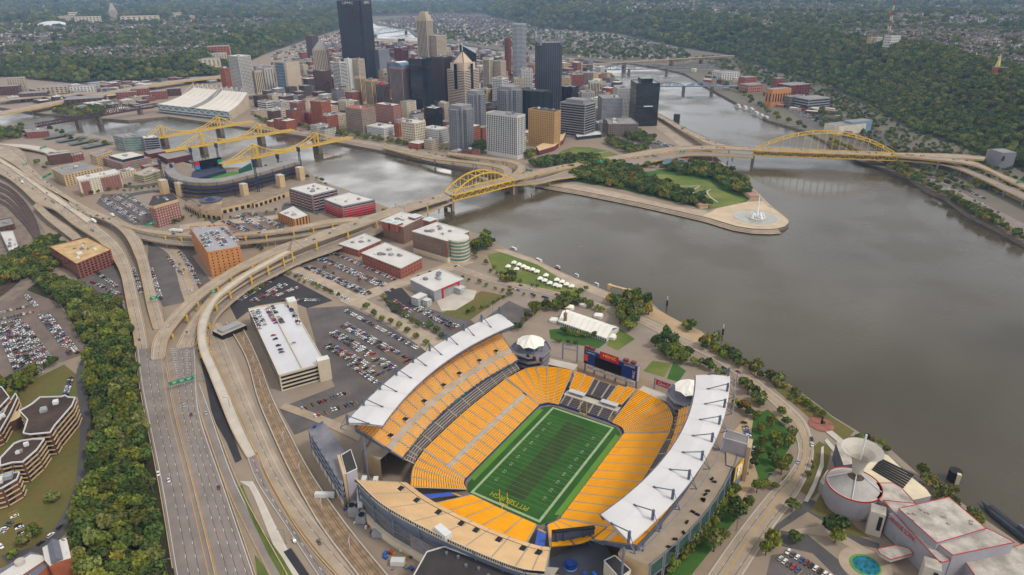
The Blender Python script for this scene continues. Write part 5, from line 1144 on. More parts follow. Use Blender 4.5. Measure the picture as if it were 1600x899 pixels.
# ---------------------------------------------------------------- downtown
angA = math.atan2((G(800,280)-G(400,205)).y, (G(800,280)-G(400,205)).x)
angM = math.atan2((G(1022,177)-G(962,135)).y, (G(1022,177)-G(962,135)).x)
OCC = []
def dt(label, xl, xr, yt, yb, wall, win=None, style='rows', floors=None, rot='A', ratio=.8, roof=None, units=3, name='office_tower', cat='tower', fh=.5, sx=4.2, ww=2.2, par=1.2, make=True, trim=0):
    g = G((xl+xr)/2, yb); k = (g-CAMP).dot(FW); W = (xr-xl)*k/FPX; ang = angA if rot == 'A' else angM if rot == 'M' else rot
    r = RT.copy(); r.z = 0; r.normalize(); ax = Vector((math.cos(ang), math.sin(ang), 0)); ay = Vector((-ax.y, ax.x, 0))
    w_ = W/(abs(ax.dot(r))+ratio*abs(ay.dot(r))); d_ = w_*ratio
    f = FW.copy(); f.z = 0; f.normalize()
    c = g+f*(abs(ax.dot(f))*w_+abs(ay.dot(f))*d_)*.42
    P = [c-ax*w_/2-ay*d_/2, c+ax*w_/2-ay*d_/2, c+ax*w_/2+ay*d_/2, c-ax*w_/2+ay*d_/2]; P = ccw(P)
    h = hz(g+f*(abs(ax.dot(f))*w_+abs(ay.dot(f))*d_)*.3, yt); OCC.append((c, max(w_, d_)*.72))
    t = thing(name, label, cat, (c.x, c.y, 0))
    if make:
        shell(t, P, 0, h, wall, roof or ROOFG, par)
        if style:
            floors = floors or max(2, int(h/4.1)); floors = min(floors, 46)
            windows(t, P, 3, h-par-1, floors, style, sx=sx, ww=ww, fh=fh, m=win or GLASS, margin=1.2, cap=60)
        if units: rooftop(t, P, h-par, units, big=1.6)
    return t, P, h, c, ax, ay, w_, d_
def scaleP(P, f): c = sum(P, Vector((0,0,0)))/len(P); return [c+(p-c)*f for p in P]
def blk(t, P, z0, z1, m, mr, nm='upper_block'): q = MB(); q.prism(P, z0, z1, 0, 1); return part(nm, q, [m, mr], t)
PALE = mat('pale_concrete_tower', (186,182,176), .8, .06, .03); BEIGE = mat('beige_stone_tower', (188,172,150), .8, .07, .03); PINK = mat('pinkish_granite', (146,124,122), .6, .08, .03)
SLATE = mat('slate_steel_tower', (52,52,60), .45, .12, .03, .2); BLACK = mat('black_tower', (30,31,36), .3, .12, .03); GREYT = mat('grey_tower', (132,132,138), .6, .07, .03); BROWNT = mat('brown_tower', (92,78,76), .7, .08, .03)
REDT2 = mat('red_tower', (142,66,58), .7, .08, .03); GOLD = mat('gold_brick', (190,152,98), .8, .06, .04); SILV = mat('silver_aluminium', (140,142,146), .45, .08, .05, .3); WHT = mat('white_tower', (206,204,200), .7, .05, .03); GREENR = mat('copper_green', (104,168,150), .7, .1, .1)
BLUEG = mat('blue_reflective', (92,122,150), .2, .2, .03, .2, None, .8); DKG = mat('dark_reflective', (22,34,44), .08, .35, .02, 0, None, .9); TEALG = mat('dark_green_glass', (22,42,44), .08, .3, .02, 0, None, .9)
dt('pale grid tower with white crown right of the convention centre', 361, 396, 87, 150, PALE, GLASS, 'rows', roof=ROOFW, ww=2.6)
dt('orange brown brick tower left of the pale grid tower', 345, 363, 106, 137, BRICKO, GLASS, 'rows')
dt('cream tower joined to the right of pale grid tower', 390, 412, 110, 148, BEIGE, GLASS, 'cols', sx=5, fh=.9)
dt('teal glass edged pale tower between cream and diagonal glass towers', 402, 428, 106, 143, PALE, TEALG, 'cols', sx=8, fh=.92)
t, P, h, c, ax, ay, w_, d_ = dt('pale tower with wide blue reflective glass front', 429, 469, 96, 148, BEIGE, BLUEG, None)
a, b, tg, n, L = max(faces_of(P), key=lambda e: e[4])
for k in range(10): q = MB(); z0 = 2+k*(h-5)/10; q.add([a.lerp(b,.14)+n*.3+Vector((0,0,z0)), a.lerp(b,.82)+n*.3+Vector((0,0,z0)), a.lerp(b,.82)+n*.3+Vector((0,0,z0+(h-5)/10-.6)), a.lerp(b,.14)+n*.3+Vector((0,0,z0+(h-5)/10-.6))], [(0,1,2,3)]); part('window_band', q, BLUEG, t)
t, P, h, c, ax, ay, w_, d_ = dt('slim cream stone tower with stepped pyramid top', 493, 515, 76, 125, BEIGE, GLASS, 'cols', sx=5, fh=.94, ww=1.8, rot='M', ratio=1, units=0)
for k in range(5): blk(t, scaleP(P, .8-.16*k), h-1, h+5+5*k, PALE, PALE, 'crown_step')
q = MB(); q.cyl(c, 2, h+22, h+33, 6, r1=.1); part('spire', q, PALE, t)
dt('grey brown slab tower behind the slim pyramid topped tower', 480, 500, 56, 100, BROWNT, GLASS, 'rows')
dt('dark red brick tower in front of the slim pyramid topped tower', 491, 518, 110, 147, BRICKD, GLASS, 'rows')
dt('white tower with dark horizontal bands', 522, 545, 97, 150, WHT, GLASS, 'band')
dt('blank white slab tower beside tan office tower', 541, 554, 92, 142, WHT, None, None)
dt('tan office tower with small windows beside a blank white slab', 552, 572, 92, 142, BEIGE, GLASS, 'rows')
# the tallest tower: dark steel with notched corners
t, P, h, c, ax, ay, w_, d_ = dt('tallest tower, dark rust steel with white letters at its top', 536, 586, 1, 128, SLATE, None, None, rot=angA+.35, ratio=.95, make=False)
Pn = []
for i in range(4):
    a, b, pr = P[i], P[(i+1) % 4], P[i-1]; e1 = (b-a).normalized()*w_*.08; e2 = (pr-a).normalized()*w_*.08; Pn += [a+e2, a+e2+e1, a+e1]
shell(t, Pn, 0, h, SLATE, ROOFD, 2, SLATE)
windows(t, Pn, 4, h-12, 44, 'rows', sx=4, ww=2.2, fh=.55, m=mat('tower_glass', (26,30,44), .15, .3, .05, 0, None, .8), margin=.5)
for k in range(7):
    for a, b, tg, n, L in faces_of(P): 
        q = MB(); p = a.lerp(b, .12+.76*k/6); q.bar(p+n*.35, p+n*.35+Vector((0,0,h-11)), 1, .7); part('steel_column', q, SLATE, t)
fs = sorted(faces_of(P), key=lambda e: -e[3].dot((CAMP-c).normalized()))
for a, b, tg, n, L in fs[:2]: text('lettering', 'UPMC', (a+b)/2+n*1.2+Vector((0,0,h-7)), tg, (0,0,1), 8, WHITE, t, L*.42)
dt('grey blue office tower with pale grid at the foot of the tallest tower', 574, 609, 77, 125, GREYT, BLUEG, 'rows')
t, P, h, c, ax, ay, w_, d_ = dt('red banded tower with white sign lettering near its roof', 617, 639, 75, 118, REDT2, GLASS, 'band')
for a, b, tg, n, L in sorted(faces_of(P), key=lambda e: -e[3].dot((CAMP-c).normalized()))[:1]: text('lettering', 'K&L GATES', (a+b)/2+n*1+Vector((0,0,h-6)), tg, (0,0,1), 5, WHITE, t, L*.8)
t, P, h, c, ax, ay, w_, d_ = dt('tall beige stone tower with dark glass strip and chamfered top', 655, 679, 30, 120, BEIGE, GLASS, 'cols', rot=angA+.2, ratio=1, sx=5, fh=.96, units=0)
blk(t, scaleP(P, .82), h-1, h+13, BEIGE, BEIGE); blk(t, scaleP(P, .55), h+12, h+24, BEIGE, mat('roof_copper', (196,120,80), .6, .1, .1))
dt('wide beige office block with fine window grid right of the chamfered tower', 663, 699, 55, 120, BEIGE, GLASS, 'rows', sx=3.6)
dt('old tan stone tower with vertical window rows behind the brick hotel', 556, 574, 120, 163, TAN, GLASS, 'cols', sx=4, fh=.9)
dt('tan stone tower with white stripe next to the old tan tower', 572, 592, 124, 167, TAN, GLASS, 'cols', sx=4, fh=.9)
t, P, h, c, ax, ay, w_, d_ = dt('brown stone tower with red domed roof', 588, 609, 132, 170, BROWNT, GLASS, 'cols', sx=5, fh=.9, units=0)
q = MB(); q.dome(c, w_*.3, h-1, 9, 14, 4); part('dome', q, mat('dome_red', (170,52,48), .6, .1, .2), t)
t, P, h, c, ax, ay, w_, d_ = dt('pinkish granite tower with barrel roof and a lower shoulder', 612, 646, 104, 178, PINK, GLASS, 'cols', sx=4, fh=.94, units=0)
q = MB(); a, b = P[0], P[1]; n_ = 10
e = (P[3]-P[0]); A = [P[0]+(P[1]-P[0])*(.5-.5*math.cos(pi*k/n_))+Vector((0,0,h-1+w_*.28*math.sin(pi*k/n_))) for k in range(n_+1)]; B = [p+e for p in A]; q.strip(A, B); q.poly(A); q.poly(B); part('barrel_roof', q, BLUEG, t)
dt('pinkish granite shoulder block behind the barrel roofed tower', 607, 632, 96, 160, PINK, GLASS, 'cols', sx=4, fh=.94)
dt('black glass tower with smooth dark faces', 642, 678, 91, 180, DKG, BLACK, 'band', fh=.12, roof=ROOFD)
dt('dark brown tower with close vertical columns right of black glass tower', 676, 708, 88, 165, BROWNT, BLACK, 'cols', sx=3.2, ww=1.9, fh=.96)
# pyramid topped granite tower
t, P, h, c, ax, ay, w_, d_ = dt('pink granite tower with pyramid roof, spire and dark glass corners', 700, 749, 108, 176, mat('pink_granite_pale', (206,186,166), .6, .06, .03), GLASS, 'band', ratio=1, units=0, fh=.42)
blk(t, scaleP(P, .78), h-1, h+16, MATS['pink_granite_pale'], ROOFG)
for a, b, tg, n, L in faces_of(P):
    for sx_ in (.14, .42): 
        q = MB(); q.box(a.lerp(b, .5)+tg*0+n*.4, L*.16, 1.2, h*.55, h+14, math.atan2(tg.y, tg.x)); part('glass_corner', q, DKG, t); break
Pp = scaleP(P, .66); q = MB(); top = c+Vector((0,0,h+44))
for i in range(4): q.poly([Pp[i]+Vector((0,0,h+14)), Pp[(i+1)%4]+Vector((0,0,h+14)), top])
part('pyramid_roof', q, mat('roof_pink', (206,180,156), .6, .06, .05), t)
q = MB()
for i in range(4): q.bar(Pp[i]+Vector((0,0,h+14)), top, 1.6, 1.6)
part('roof_rib', q, SLATE, t)
q = MB(); q.cyl(c, 1.2, h+42, h+74, 6, r1=.2); part('spire', q, WHITE, t)
t, P, h, c, ax, ay, w_, d_ = dt('dark blue glass tower with slanting roof behind pyramid tower', 720, 746, 84, 168, DKG, SLATE, 'cols', sx=6, ww=.5, fh=.98, units=0, rot='M')
q = MB(); v = [p+Vector((0,0,h-1)) for p in P]; lo = P; dz = [24, 24, 4, 4]; u_ = sorted(range(4), key=lambda i: PX(P[i]+Vector((0,0,h)))[0]); hh = {u_[0]:26, u_[1]:22, u_[2]:6, u_[3]:2}
tp = [P[i]+Vector((0,0,h+hh[i])) for i in range(4)]; q.add(v+tp, [(i,(i+1)%4,4+(i+1)%4,4+i) for i in range(4)]); q.poly(tp, 1); part('slanted_crown', q, [DKG, mat('slant_roof', (70,86,110), .3, .1, .1)], t)
dt('cream old bank tower right of slanting roof tower', 755, 772, 90, 140, CREAM, GLASS, 'cols', sx=4, fh=.9)
dt('grey beige block behind the silver cross shaped towers', 770, 791, 95, 140, BEIGE, GLASS, 'rows')
dt('new white framed glass building between cross shaped towers', 770, 795, 122, 180, WHT, TEALG, 'rows', ww=3.4, roof=ROOFW)
dt('slim red brown tower left of the silver octagonal tower', 789, 799, 60, 125, REDT2, GLASS, 'cols', sx=4, fh=.94)
t, P, h, c, ax, ay, w_, d_ = dt('silver octagonal tower with fine horizontal bands', 798, 826, 37, 130, SILV, GLASS, None, ratio=1, make=False)
O8 = []; rr_ = w_*.56
for k in range(8): O8.append(Vector((c.x+rr_*math.cos(pi/8+k*pi/4+angM), c.y+rr_*math.sin(pi/8+k*pi/4+angM), 0)))
shell(t, ccw(O8), 0, h, mat('bright_silver', (176,178,184), .4, .06, .05, .3), ROOFG, 1.5); windows(t, ccw(O8), 3, h-3, 45, 'band', fh=.4, m=GLASS, margin=.3)
# neo-gothic glass tower
t, P, h, c, ax, ay, w_, d_ = dt('dark mirrored glass tower crowned with glass spires', 837, 876, 66, 178, mat('mirror_grey', (66,72,82), .12, .25, .02, .4, None, .8), GLASS, None, ratio=1, rot='M', units=0)
for a, b, tg, n, L in faces_of(P):
    for k in range(11): q = MB(); p = a.lerp(b, (k+.5)/11); q.bar(p+n*.3, p+n*.3+Vector((0,0,h+1)), 1.3, .9); part('glass_pier', q, mat('mirror_pale', (104,108,116), .2, .2, .03, .4), t)
windows(t, P, 2, h-2, 38, 'band', fh=.3, m=DKG, margin=.5)
for i in range(4):
    for s_o in (.0, .13):
        p = P[i].lerp(P[(i+1)%4], s_o) if s_o else P[i].lerp(c, .08); q = MB(); q.box(p, 5, 5, h-6, h+9, angM); v = [(p.x-2.8,p.y-2.8,h+9),(p.x+2.8,p.y-2.8,h+9),(p.x+2.8,p.y+2.8,h+9),(p.x-2.8,p.y+2.8,h+9)]
        for j in range(4): q.poly([v[j], v[(j+1)%4], (p.x,p.y,h+24)])
        part('glass_spire', q, SILV, t)
for a, b, tg, n, L in faces_of(P, True):
    for k in range(6): q = MB(); p = a.lerp(b, (k+1)/7); q.cyl(p-n*1, 1.4, h-1, h+6, 4, r1=.1); part('glass_spire', q, SILV, t)
dt('low dark glass block with spires beside the mirrored tower', 875, 904, 135, 172, DKG, SLATE, 'cols', sx=6, ww=1, fh=.95)
dt('wide dark green glass building with sheer faces', 807, 864, 141, 204, TEALG, BLACK, 'band', fh=.08, ratio=.6, roof=ROOFD)
def cross(label, xl, xr, yt, yb):
    t, P, h, c, ax, ay, w_, d_ = dt(label, xl, xr, yt, yb, SILV, None, None, ratio=1, make=False, units=0)
    for (fx, fy, nm, hh) in ((1, .42, 'long_wing', h), (.42, 1, 'cross_wing', h), (.66, .66, 'core', h+7)):
        Q = ccw([c+ax*sx_*w_*fx*.62+ay*sy_*d_*fy*.62 for sx_, sy_ in ((-1,-1),(1,-1),(1,1),(-1,1))]); w = blk(t, Q, 0, hh, SILV, ROOFG, nm)
        if hh == h: windows(t, Q, 2, h-1, 22, 'rows', sx=4.4, ww=2.6, fh=.5, m=mat('slate_window', (70,78,92), .2, .2, .1), margin=.6)
    rooftop(t, P, h, 2)
cross('silver cross shaped tower nearest the river trees', 700, 742, 170, 236); cross('silver cross shaped tower behind and right of another one', 729, 761, 147, 212); cross('silver cross shaped tower left of the dark green glass building', 776, 818, 140, 206)
t, P, h, c, ax, ay, w_, d_ = dt('white apartment tower with dark vertical stripes by the park ramps', 760, 821, 178, 249, WHT, GLASS, None, ratio=.34, rot=angA+.0, units=5, roof=ROOFG)
windows(t, P, 6, h-2, 1, 'cols', sx=4, ww=2.1, fh=.96, m=GLASS)
windows(t, P, 6, h-2, 19, 'band', fh=.14, m=WHITE, proud=.25)
t, P, h, c, ax, ay, w_, d_ = dt('golden tan hotel slab with even window grid next to the park', 826, 876, 172, 232, GOLD, mat('bronze_window', (96,78,60), .3, .2, .1), 'rows', 17, ratio=.35, roof=ROOFD, sx=4.2, ww=1.8, fh=.5)
cF = G(862,222); q = MB(); pts = GG([(838,229),(868,213),(884,208),(880,218),(866,229),(842,236)], 9); q.prism(ccw(pts), 0, 9, 0, 1, concave=True); part('curved_lobby', q, [mat('wine_wall', (110,52,52), .8, .1, .2), mat('tan_deck', (214,182,144), .8, .08, .1)], t)
t, P, h, c, ax, ay, w_, d_ = dt('broad dark grey office block with white horizontal bands facing the park', 876, 931, 160, 216, mat('band_pale', (150,150,152), .7, .06, .05), GLASS, 'band', 13, ratio=.7, fh=.66, units=6)
blk(t, scaleP(P, .7), h-1.5, h+6, GREYT, ROOFG, 'penthouse')
q = MB(); pts = GG([(898,208),(938,205),(940,210),(902,214)], 7); q.prism(ccw(pts), 0, 7, 0, 1); part('entrance_pavilion', q, [GLASS, WHITE], t)
dt('grey tower with woven white window grid', 937, 971, 151, 194, mat('woven_grey', (150,150,156), .7, .08, .05), GLASS, 'rows', 18, sx=2.6, ww=1.3, fh=.5, ratio=.8, rot='M')
dt('white grid apartment tower behind the black tower', 961, 991, 136, 184, WHT, GLASS, 'rows', 20, sx=3.4, ww=2, rot='M')
t, P, h, c, ax, ay, w_, d_ = dt('black steel and glass tower near the river wharf', 988, 1026, 128, 197, BLACK, DKG, 'band', 22, rot='M', ratio=.8, fh=.5, roof=BLACK, units=0)
blk(t, scaleP(P, .5), h-1, h+8, BLACK, BLACK, 'penthouse'); q = MB(); 
for a, b, tg, n, L in faces_of(P): q.bar(a+n*.3+Vector((0,0,h*.47)), b+n*.3+Vector((0,0,h*.47)), .4, 3)
part('dark_belt', q, SLATE, t)
for a, b, tg, n, L in sorted(faces_of(P), key=lambda e: -PX(e[0])[0])[:1]: q = MB(); q.bar(a.lerp(b,.35)+n*.7+Vector((0,0,h*.47)), a.lerp(b,.75)+n*.7+Vector((0,0,h*.47)), .2, 2.6); part('white_sign', q, WHITE, t)
t, P, h, c, ax, ay, w_, d_ = dt('low grey brown block with green roof sign beside the black tower', 947, 996, 190, 214, mat('grey_brown', (128,112,106), .85, .08, .1), GLASS, 'rows', 5, rot='M', ratio=.9, sx=5, ww=2.6, units=6)
for a, b, tg, n, L in sorted(faces_of(P), key=lambda e: -e[4])[:1]: q = MB(); q.bar(a.lerp(b,.3)+Vector((0,0,h+1.6)), a.lerp(b,.75)+Vector((0,0,h+1.6)), .4, 3); part('green_sign', q, GREENS, t)
dt('cream tower with green copper roof behind the woven grey tower', 920, 936, 127, 160, CREAM, GLASS, 'cols', sx=4, fh=.9, roof=GREENR, rot='M')
dt('tan stone block left of the green roofed cream tower', 874, 892, 120, 150, TAN, GLASS, 'rows', rot='M')
dt('red brick block behind the cream green roofed tower', 892, 912, 116, 142, BRICK, GLASS, 'rows', rot='M')
dt('pink stone block by the curved wharf road', 908, 926, 113, 140, PINK, GLASS, 'rows', rot='M')
dt('white stone block below the green roofed tower', 907, 928, 143, 166, PALE, GLASS, 'rows', rot='M')
dt('slim white corner tower left of mirrored glass tower', 814, 832, 108, 160, WHT, GLASS, 'rows', rot='M')
dt('cream old office tower with cornice near silver octagonal tower', 803, 819, 122, 165, CREAM, GLASS, 'rows', rot='M')
# front row along the river
dt('tall tan and orange brick apartment tower among river trees', 486, 518, 158, 200, BRICKO, GLASS, 'rows', 16, sx=3.6, ww=1.6, ratio=.7)
dt('cream stone loft block beside the tan brick apartment tower', 504, 540, 178, 203, CREAM, GLASS, 'rows', 7, ratio=.8)
dt('large grey brown stone hotel with red roof trim', 539, 586, 168, 210, mat('hotel_stone', (150,132,118), .85, .08, .06), GLASS, 'rows', 13, sx=3.8, ww=1.7, roof=mat('red_roof', (168,84,66), .8, .15, .1), ratio=.75)
dt('red brick hotel slab with white roof right of grey brown hotel', 584, 627, 163, 194, BRICK, WINL, 'rows', 11, sx=3.8, ww=1.5, ratio=.45, roof=ROOFW)
dt('cream ornate stone block with heavy cornice near the riverside trees', 627, 665, 190, 227, CREAM, GLASS, 'rows', 8, sx=4.4, ww=2.2, ratio=.8, roof=ROOFW)
dt('black glass residential tower rising over a white base', 664, 692, 168, 212, DKG, SLATE, 'rows', 14, ratio=.8, roof=ROOFW)
t, P, h, c, ax, ay, w_, d_ = dt('white podium with blue window grid and mural under black glass tower', 660, 700, 200, 226, WHT, GLASSB, 'rows', 6, sx=3, ww=1.6, ratio=.7, roof=ROOFW)
dt('orange brick block beside the cream ornate stone block', 616, 630, 192, 215, BRICKO, GLASS, 'rows', 6, ratio=.8)
dt('pale blue and white parking garage behind the riverside trees', 570, 618, 197, 214, WHT, GLASSB, 'rows', 4, ratio=.7, roof=ROOFW, sx=3, ww=1.6)
dt('cream low block with flat roof left of tan brick apartment tower', 413, 450, 171, 188, CREAM, GLASS, 'rows', 4, ratio=.8)
dt('white and blue painted low block', 400, 428, 158, 172, WHT, GLASSB, 'band', 3, ratio=.7)
dt('red brick low block left of tan brick apartment tower', 452, 476, 160, 180, BRICK, GLASS, 'rows', 5)
dt('grey office block with beige front beyond the cream low block', 425, 452, 158, 175, PALE, GLASS, 'rows', 5)
dt('bright red painted block behind riverside trees', 475, 490, 176, 194, mat('painted_red', (160,66,60), .8, .08, .1), GLASS, 'rows', 5)
dt('dark grey slim block beside cream stone loft', 540, 553, 180, 200, BROWNT, GLASS, 'rows', 5)
dt('cream theatre block behind the grey brown hotel', 528, 552, 157, 176, CREAM, GLASS, 'rows', 6)
dt('tan tower with many small windows right of red brick hotel', 686, 702, 160, 190, BEIGE, GLASS, 'rows')
# far landmarks
def far(label, xl, xr, yt, yb, wall, z0=None, name='far_tower', win=GLASS, style='rows', floors=10, ratio=.7):
    hp = hit((xl+xr)/2, yb); k = (hp-CAMP).dot(FW); W = (xr-xl)*k/FPX; h = hz(hp, yt); r = RT.copy(); ang = math.atan2(RT.y, RT.x)+.4
    w_ = W/(math.cos(.4)+ratio*math.sin(.4)); t = thing(name, label, 'building', hp); P = []
    for a, b in ((-1,-1),(1,-1),(1,1),(-1,1)): P.append(Vector((hp.x+a*w_/2*math.cos(ang)-b*w_*ratio/2*math.sin(ang), hp.y+a*w_/2*math.sin(ang)+b*w_*ratio/2*math.cos(ang), 0)))
    P = ccw(P); q = MB(); q.prism(P, hp.z-6, hp.z+h, 0, 1); part('wall', q, [wall, ROOFG], t)
    if style: windows(t, P, hp.z+1, hp.z+h-1, floors, style, sx=w_/8, ww=w_/16, fh=.5, m=win, margin=1)
    return t, P, hp, h
t, P, hp, h = far('tall gothic stone university tower far away on the left horizon', 173, 186, 16, 31, BEIGE, floors=12)
for k in range(3): blk(t, scaleP(P, .75-.2*k), hp.z+h-1, hp.z+h+(hz(hp, 5)-h)*(k+1)/3, BEIGE, BEIGE)
hp = hit(83, 42); t = thing('arena', 'white domed arena on the wooded hill at upper left', 'arena', hp); R_ = 21*(hp-CAMP).dot(FW)/FPX; q = MB(); q.cyl(hp, R_, hp.z-10, hp.z+6, 24); part('wall', q, BEIGE, t); q = MB(); q.dome(hp, R_, hp.z+6, R_*.32, 24, 5); part('dome_roof', q, WHITE, t)
for lb, a in (('beige hospital blocks on the hill right of the white dome', (94,112,25,36)), ('taller beige hospital block on the far hill', (110,124,19,34)), ('long beige hospital wing with pale roof on the far hill', (120,160,26,38)), ('long grey university block with pale roof right of stone tower', (190,252,25,36)), ('white slab with red roof on the far hill', (262,285,20,30)), ('long pale campus block on far hill', (288,306,24,31))):
    far(lb, *a, CREAM, floors=4)
far('pale slab apartment tower with dark strip near the left bridge', 18, 44, 121, 144, BEIGE, floors=9, ratio=.5)
for lb, a, m in (('tan square block above the left convention roof', (325,362,72,88), BRICKO), ('pair of tan towers at foot of the green hill', (335,363,72,88), BEIGE), ('wide cream hospital with grey roofs on the near hill edge', (296,348,92,103), CREAM), ('cream terrace hospital block behind', (324,357,83,94), CREAM),
    ('long dark red block near the left bridge', (105,168,152,165), BRICKD), ('white and blue glass curved block near left bridge', (113,152,134,149), WHT), ('long beige warehouse behind the left bridge', (63,113,134,150), BEIGE), ('red brick warehouse left of the convention centre', (184,218,143,157), BRICK), ('tall red brick warehouse left of convention centre', (207,237,138,154), BRICK), ('red brick warehouse with green trim next to the convention centre', (238,264,142,155), BRICK), ('dark red brick warehouse behind the convention centre', (262,285,138,150), BRICKD), ('brown block with white roof at left edge', (0,34,134,148), BRICKD), ('small dark block with flat roof near left bridge', (34,78,144,156), BROWNT),
    ('twin yellow concrete blocks on the right hill edge', (1353,1366,58,74), TAN), ('tan block beside the twin yellow blocks', (1363,1376,58,72), CREAM), ('white concrete apartment block on the right hill crest', (1379,1402,56,77), WHT), ('tan stone block on the right hill top', (1522,1536,34,42), TAN)):
    far(lb, *a, m, floors=5)
far('orange office slab with dark vertical window strips on the south bank', 1193, 1233, 138, 165, ORANGE, style='cols', ratio=.4)
far('red brick block behind the orange office slab', 1205, 1224, 122, 140, BRICK, floors=5); far('wide wine red block beside the orange office slab', 1214, 1262, 131, 148, mat('wine_brick', (120,56,60), .85, .1, .1), floors=4)
far('grey parking deck with red corner tower on the south bank', 1240, 1292, 152, 170, GREYP, floors=4, style='band', win=DARK); far('grey brown small block between orange slab and parking deck', 1224, 1246, 150, 168, mat('grey_brown2', (120,110,104), .85, .1, .1), floors=4)
far('tan brick block by the far lens truss bridge', 1153, 1180, 120, 136, BRICKO, floors=5); far('white and dark modern block on the south bank', 1113, 1153, 112, 124, WHT, floors=4); far('pink station building with green glass dome', 1155, 1190, 131, 145, mat('station_pink', (176,124,108), .85, .1, .1), floors=3)
t, P, hp, h = far('wide pale flat roofed hall among car parks on the south bank', 1287, 1350, 193, 208, mat('hall_pale', (214,204,186), .8, .1, .1), style=None, ratio=.5)
t, P, hp, h = far('blue roofed hall right of the pale flat roofed hall', 1315, 1360, 188, 206, mat('solar_blue', (126,150,176), .5, .15, .1), style=None, ratio=.4)
# steepled church and red lattice tower on the right hill
hp = hit(1560, 118); t = thing('church', 'brown brick church with scaffolded walls and pale yellow spire', 'church', hp); k = (hp-CAMP).dot(FW)/FPX
q = MB(); q.box(hp, 20*k, 11*k, hp.z-5, hp.z+11*k, .5, 0, 1); part('nave', q, [BRICKO, SHINGLE], t); c = hp+RT*(-5*k); q = MB(); q.box(c, 6*k, 6*k, hp.z, hp.z+14*k, .5); q.cyl(c, 3.2*k, hp.z+14*k, hp.z+32*k, 6, r1=.1); part('steeple', q, mat('spire_yellow', (214,196,120), .7, .1, .2), t)
hp = hit(1387, 56); h = hz(hp, -8); t = thing('lattice_mast', 'tall red and white lattice mast on the right hill crest', 'radio mast', hp); 
for s in range(8):
    z0, z1 = hp.z+h*s/8, hp.z+h*(s+1)/8; r0, r1 = 7*(1-s/8.6), 7*(1-(s+1)/8.6); q = MB()
    for j in range(4):
        a0, a1 = pi/2*j, pi/2*(j+1); p0 = (hp.x+r0*math.cos(a0), hp.y+r0*math.sin(a0), z0); p1 = (hp.x+r1*math.cos(a0), hp.y+r1*math.sin(a0), z1); p2 = (hp.x+r1*math.cos(a1), hp.y+r1*math.sin(a1), z1)
        q.bar(p0, p1, 1.1, 1.1); q.bar(p0, p2, .8, .8)
    part('lattice_bay', q, mat('mast_red', (150,60,52), .6, .05, .2) if s % 2 == 0 else mat('mast_white', (200,196,192), .6, .05, .2), t)
# ---------------------------------------------------------------- convention centre
cv = thing('convention_center', 'convention centre with sweeping white ribbed roof on the far river bank', 'convention centre', G(310,185))
lowA, lowB, hiA, hiB = G(246,163,22), G(357,175,22), G(303,137,40), G(387,145,42)
nn_ = 11; q = MB(); rows_ = []
for i in range(nn_+1):
    f = i/nn_; L0 = lowA.lerp(lowB, f); H0 = hiA.lerp(hiB, f); rows_.append([L0.lerp(H0, t_/8)+Vector((0,0,-7*math.sin(pi*t_/8)*(.9))) for t_ in range(9)])
for i in range(nn_):
    q = MB(); q.strip(rows_[i], [p+(rows_[i+1][0]-rows_[i][0])*.0 for p in lerpl(rows_[i], rows_[i+1], .97)]); part('roof_bay', q, mat('roof_cream', (214,206,194), .6, .05, .03) if i != 5 else ROOFG, cv)
    q = MB(); T = rows_[i]; q.bar(T[-1], T[-1]+Vector((0,0,12)), 1.2, 1.2); q.bar(T[-1]+Vector((0,0,12)), T[5], .5, .5); part('roof_mast', q, WHITE, cv)
A = [r[0] for r in rows_]; q = MB(); q.strip([p-Vector((0,0,1.5)) for p in A], [Vector((p.x,p.y,0)) for p in A]); part('glass_front', q, GLASSL, cv)
q = MB(); q.strip([r[-1] for r in rows_], [Vector((r[-1].x, r[-1].y, 0)) for r in rows_]); part('rear_wall', q, PALE, cv)
for e in (0, -1): q = MB(); q.strip(rows_[e], [Vector((p.x,p.y,0)) for p in rows_[e]]); part('side_wall', q, BEIGE, cv)
for z in (5, 11): q = MB(); q.strip([Vector((p.x,p.y,z)) for p in offset(A,-6)]+[], [Vector((p.x,p.y,z+2)) for p in offset(A,-6)]); q.strip([Vector((p.x,p.y,z+2)) for p in offset(A,6)], [Vector((p.x,p.y,z)) for p in offset(A,6)]); q.strip([Vector((p.x,p.y,z)) for p in offset(A,6)], [Vector((p.x,p.y,z)) for p in A]); part('terrace', q, WHT, cv)
for i in range(nn_):
    q = MB(); q.bar(A[i]-Vector((0,0,1)), Vector((A[i+1].x,A[i+1].y,8)), .9, .9); q.bar(Vector((A[i].x,A[i].y,8)), A[i+1]-Vector((0,0,1)), .9, .9); part('truss_bay', q, WHITE, cv)
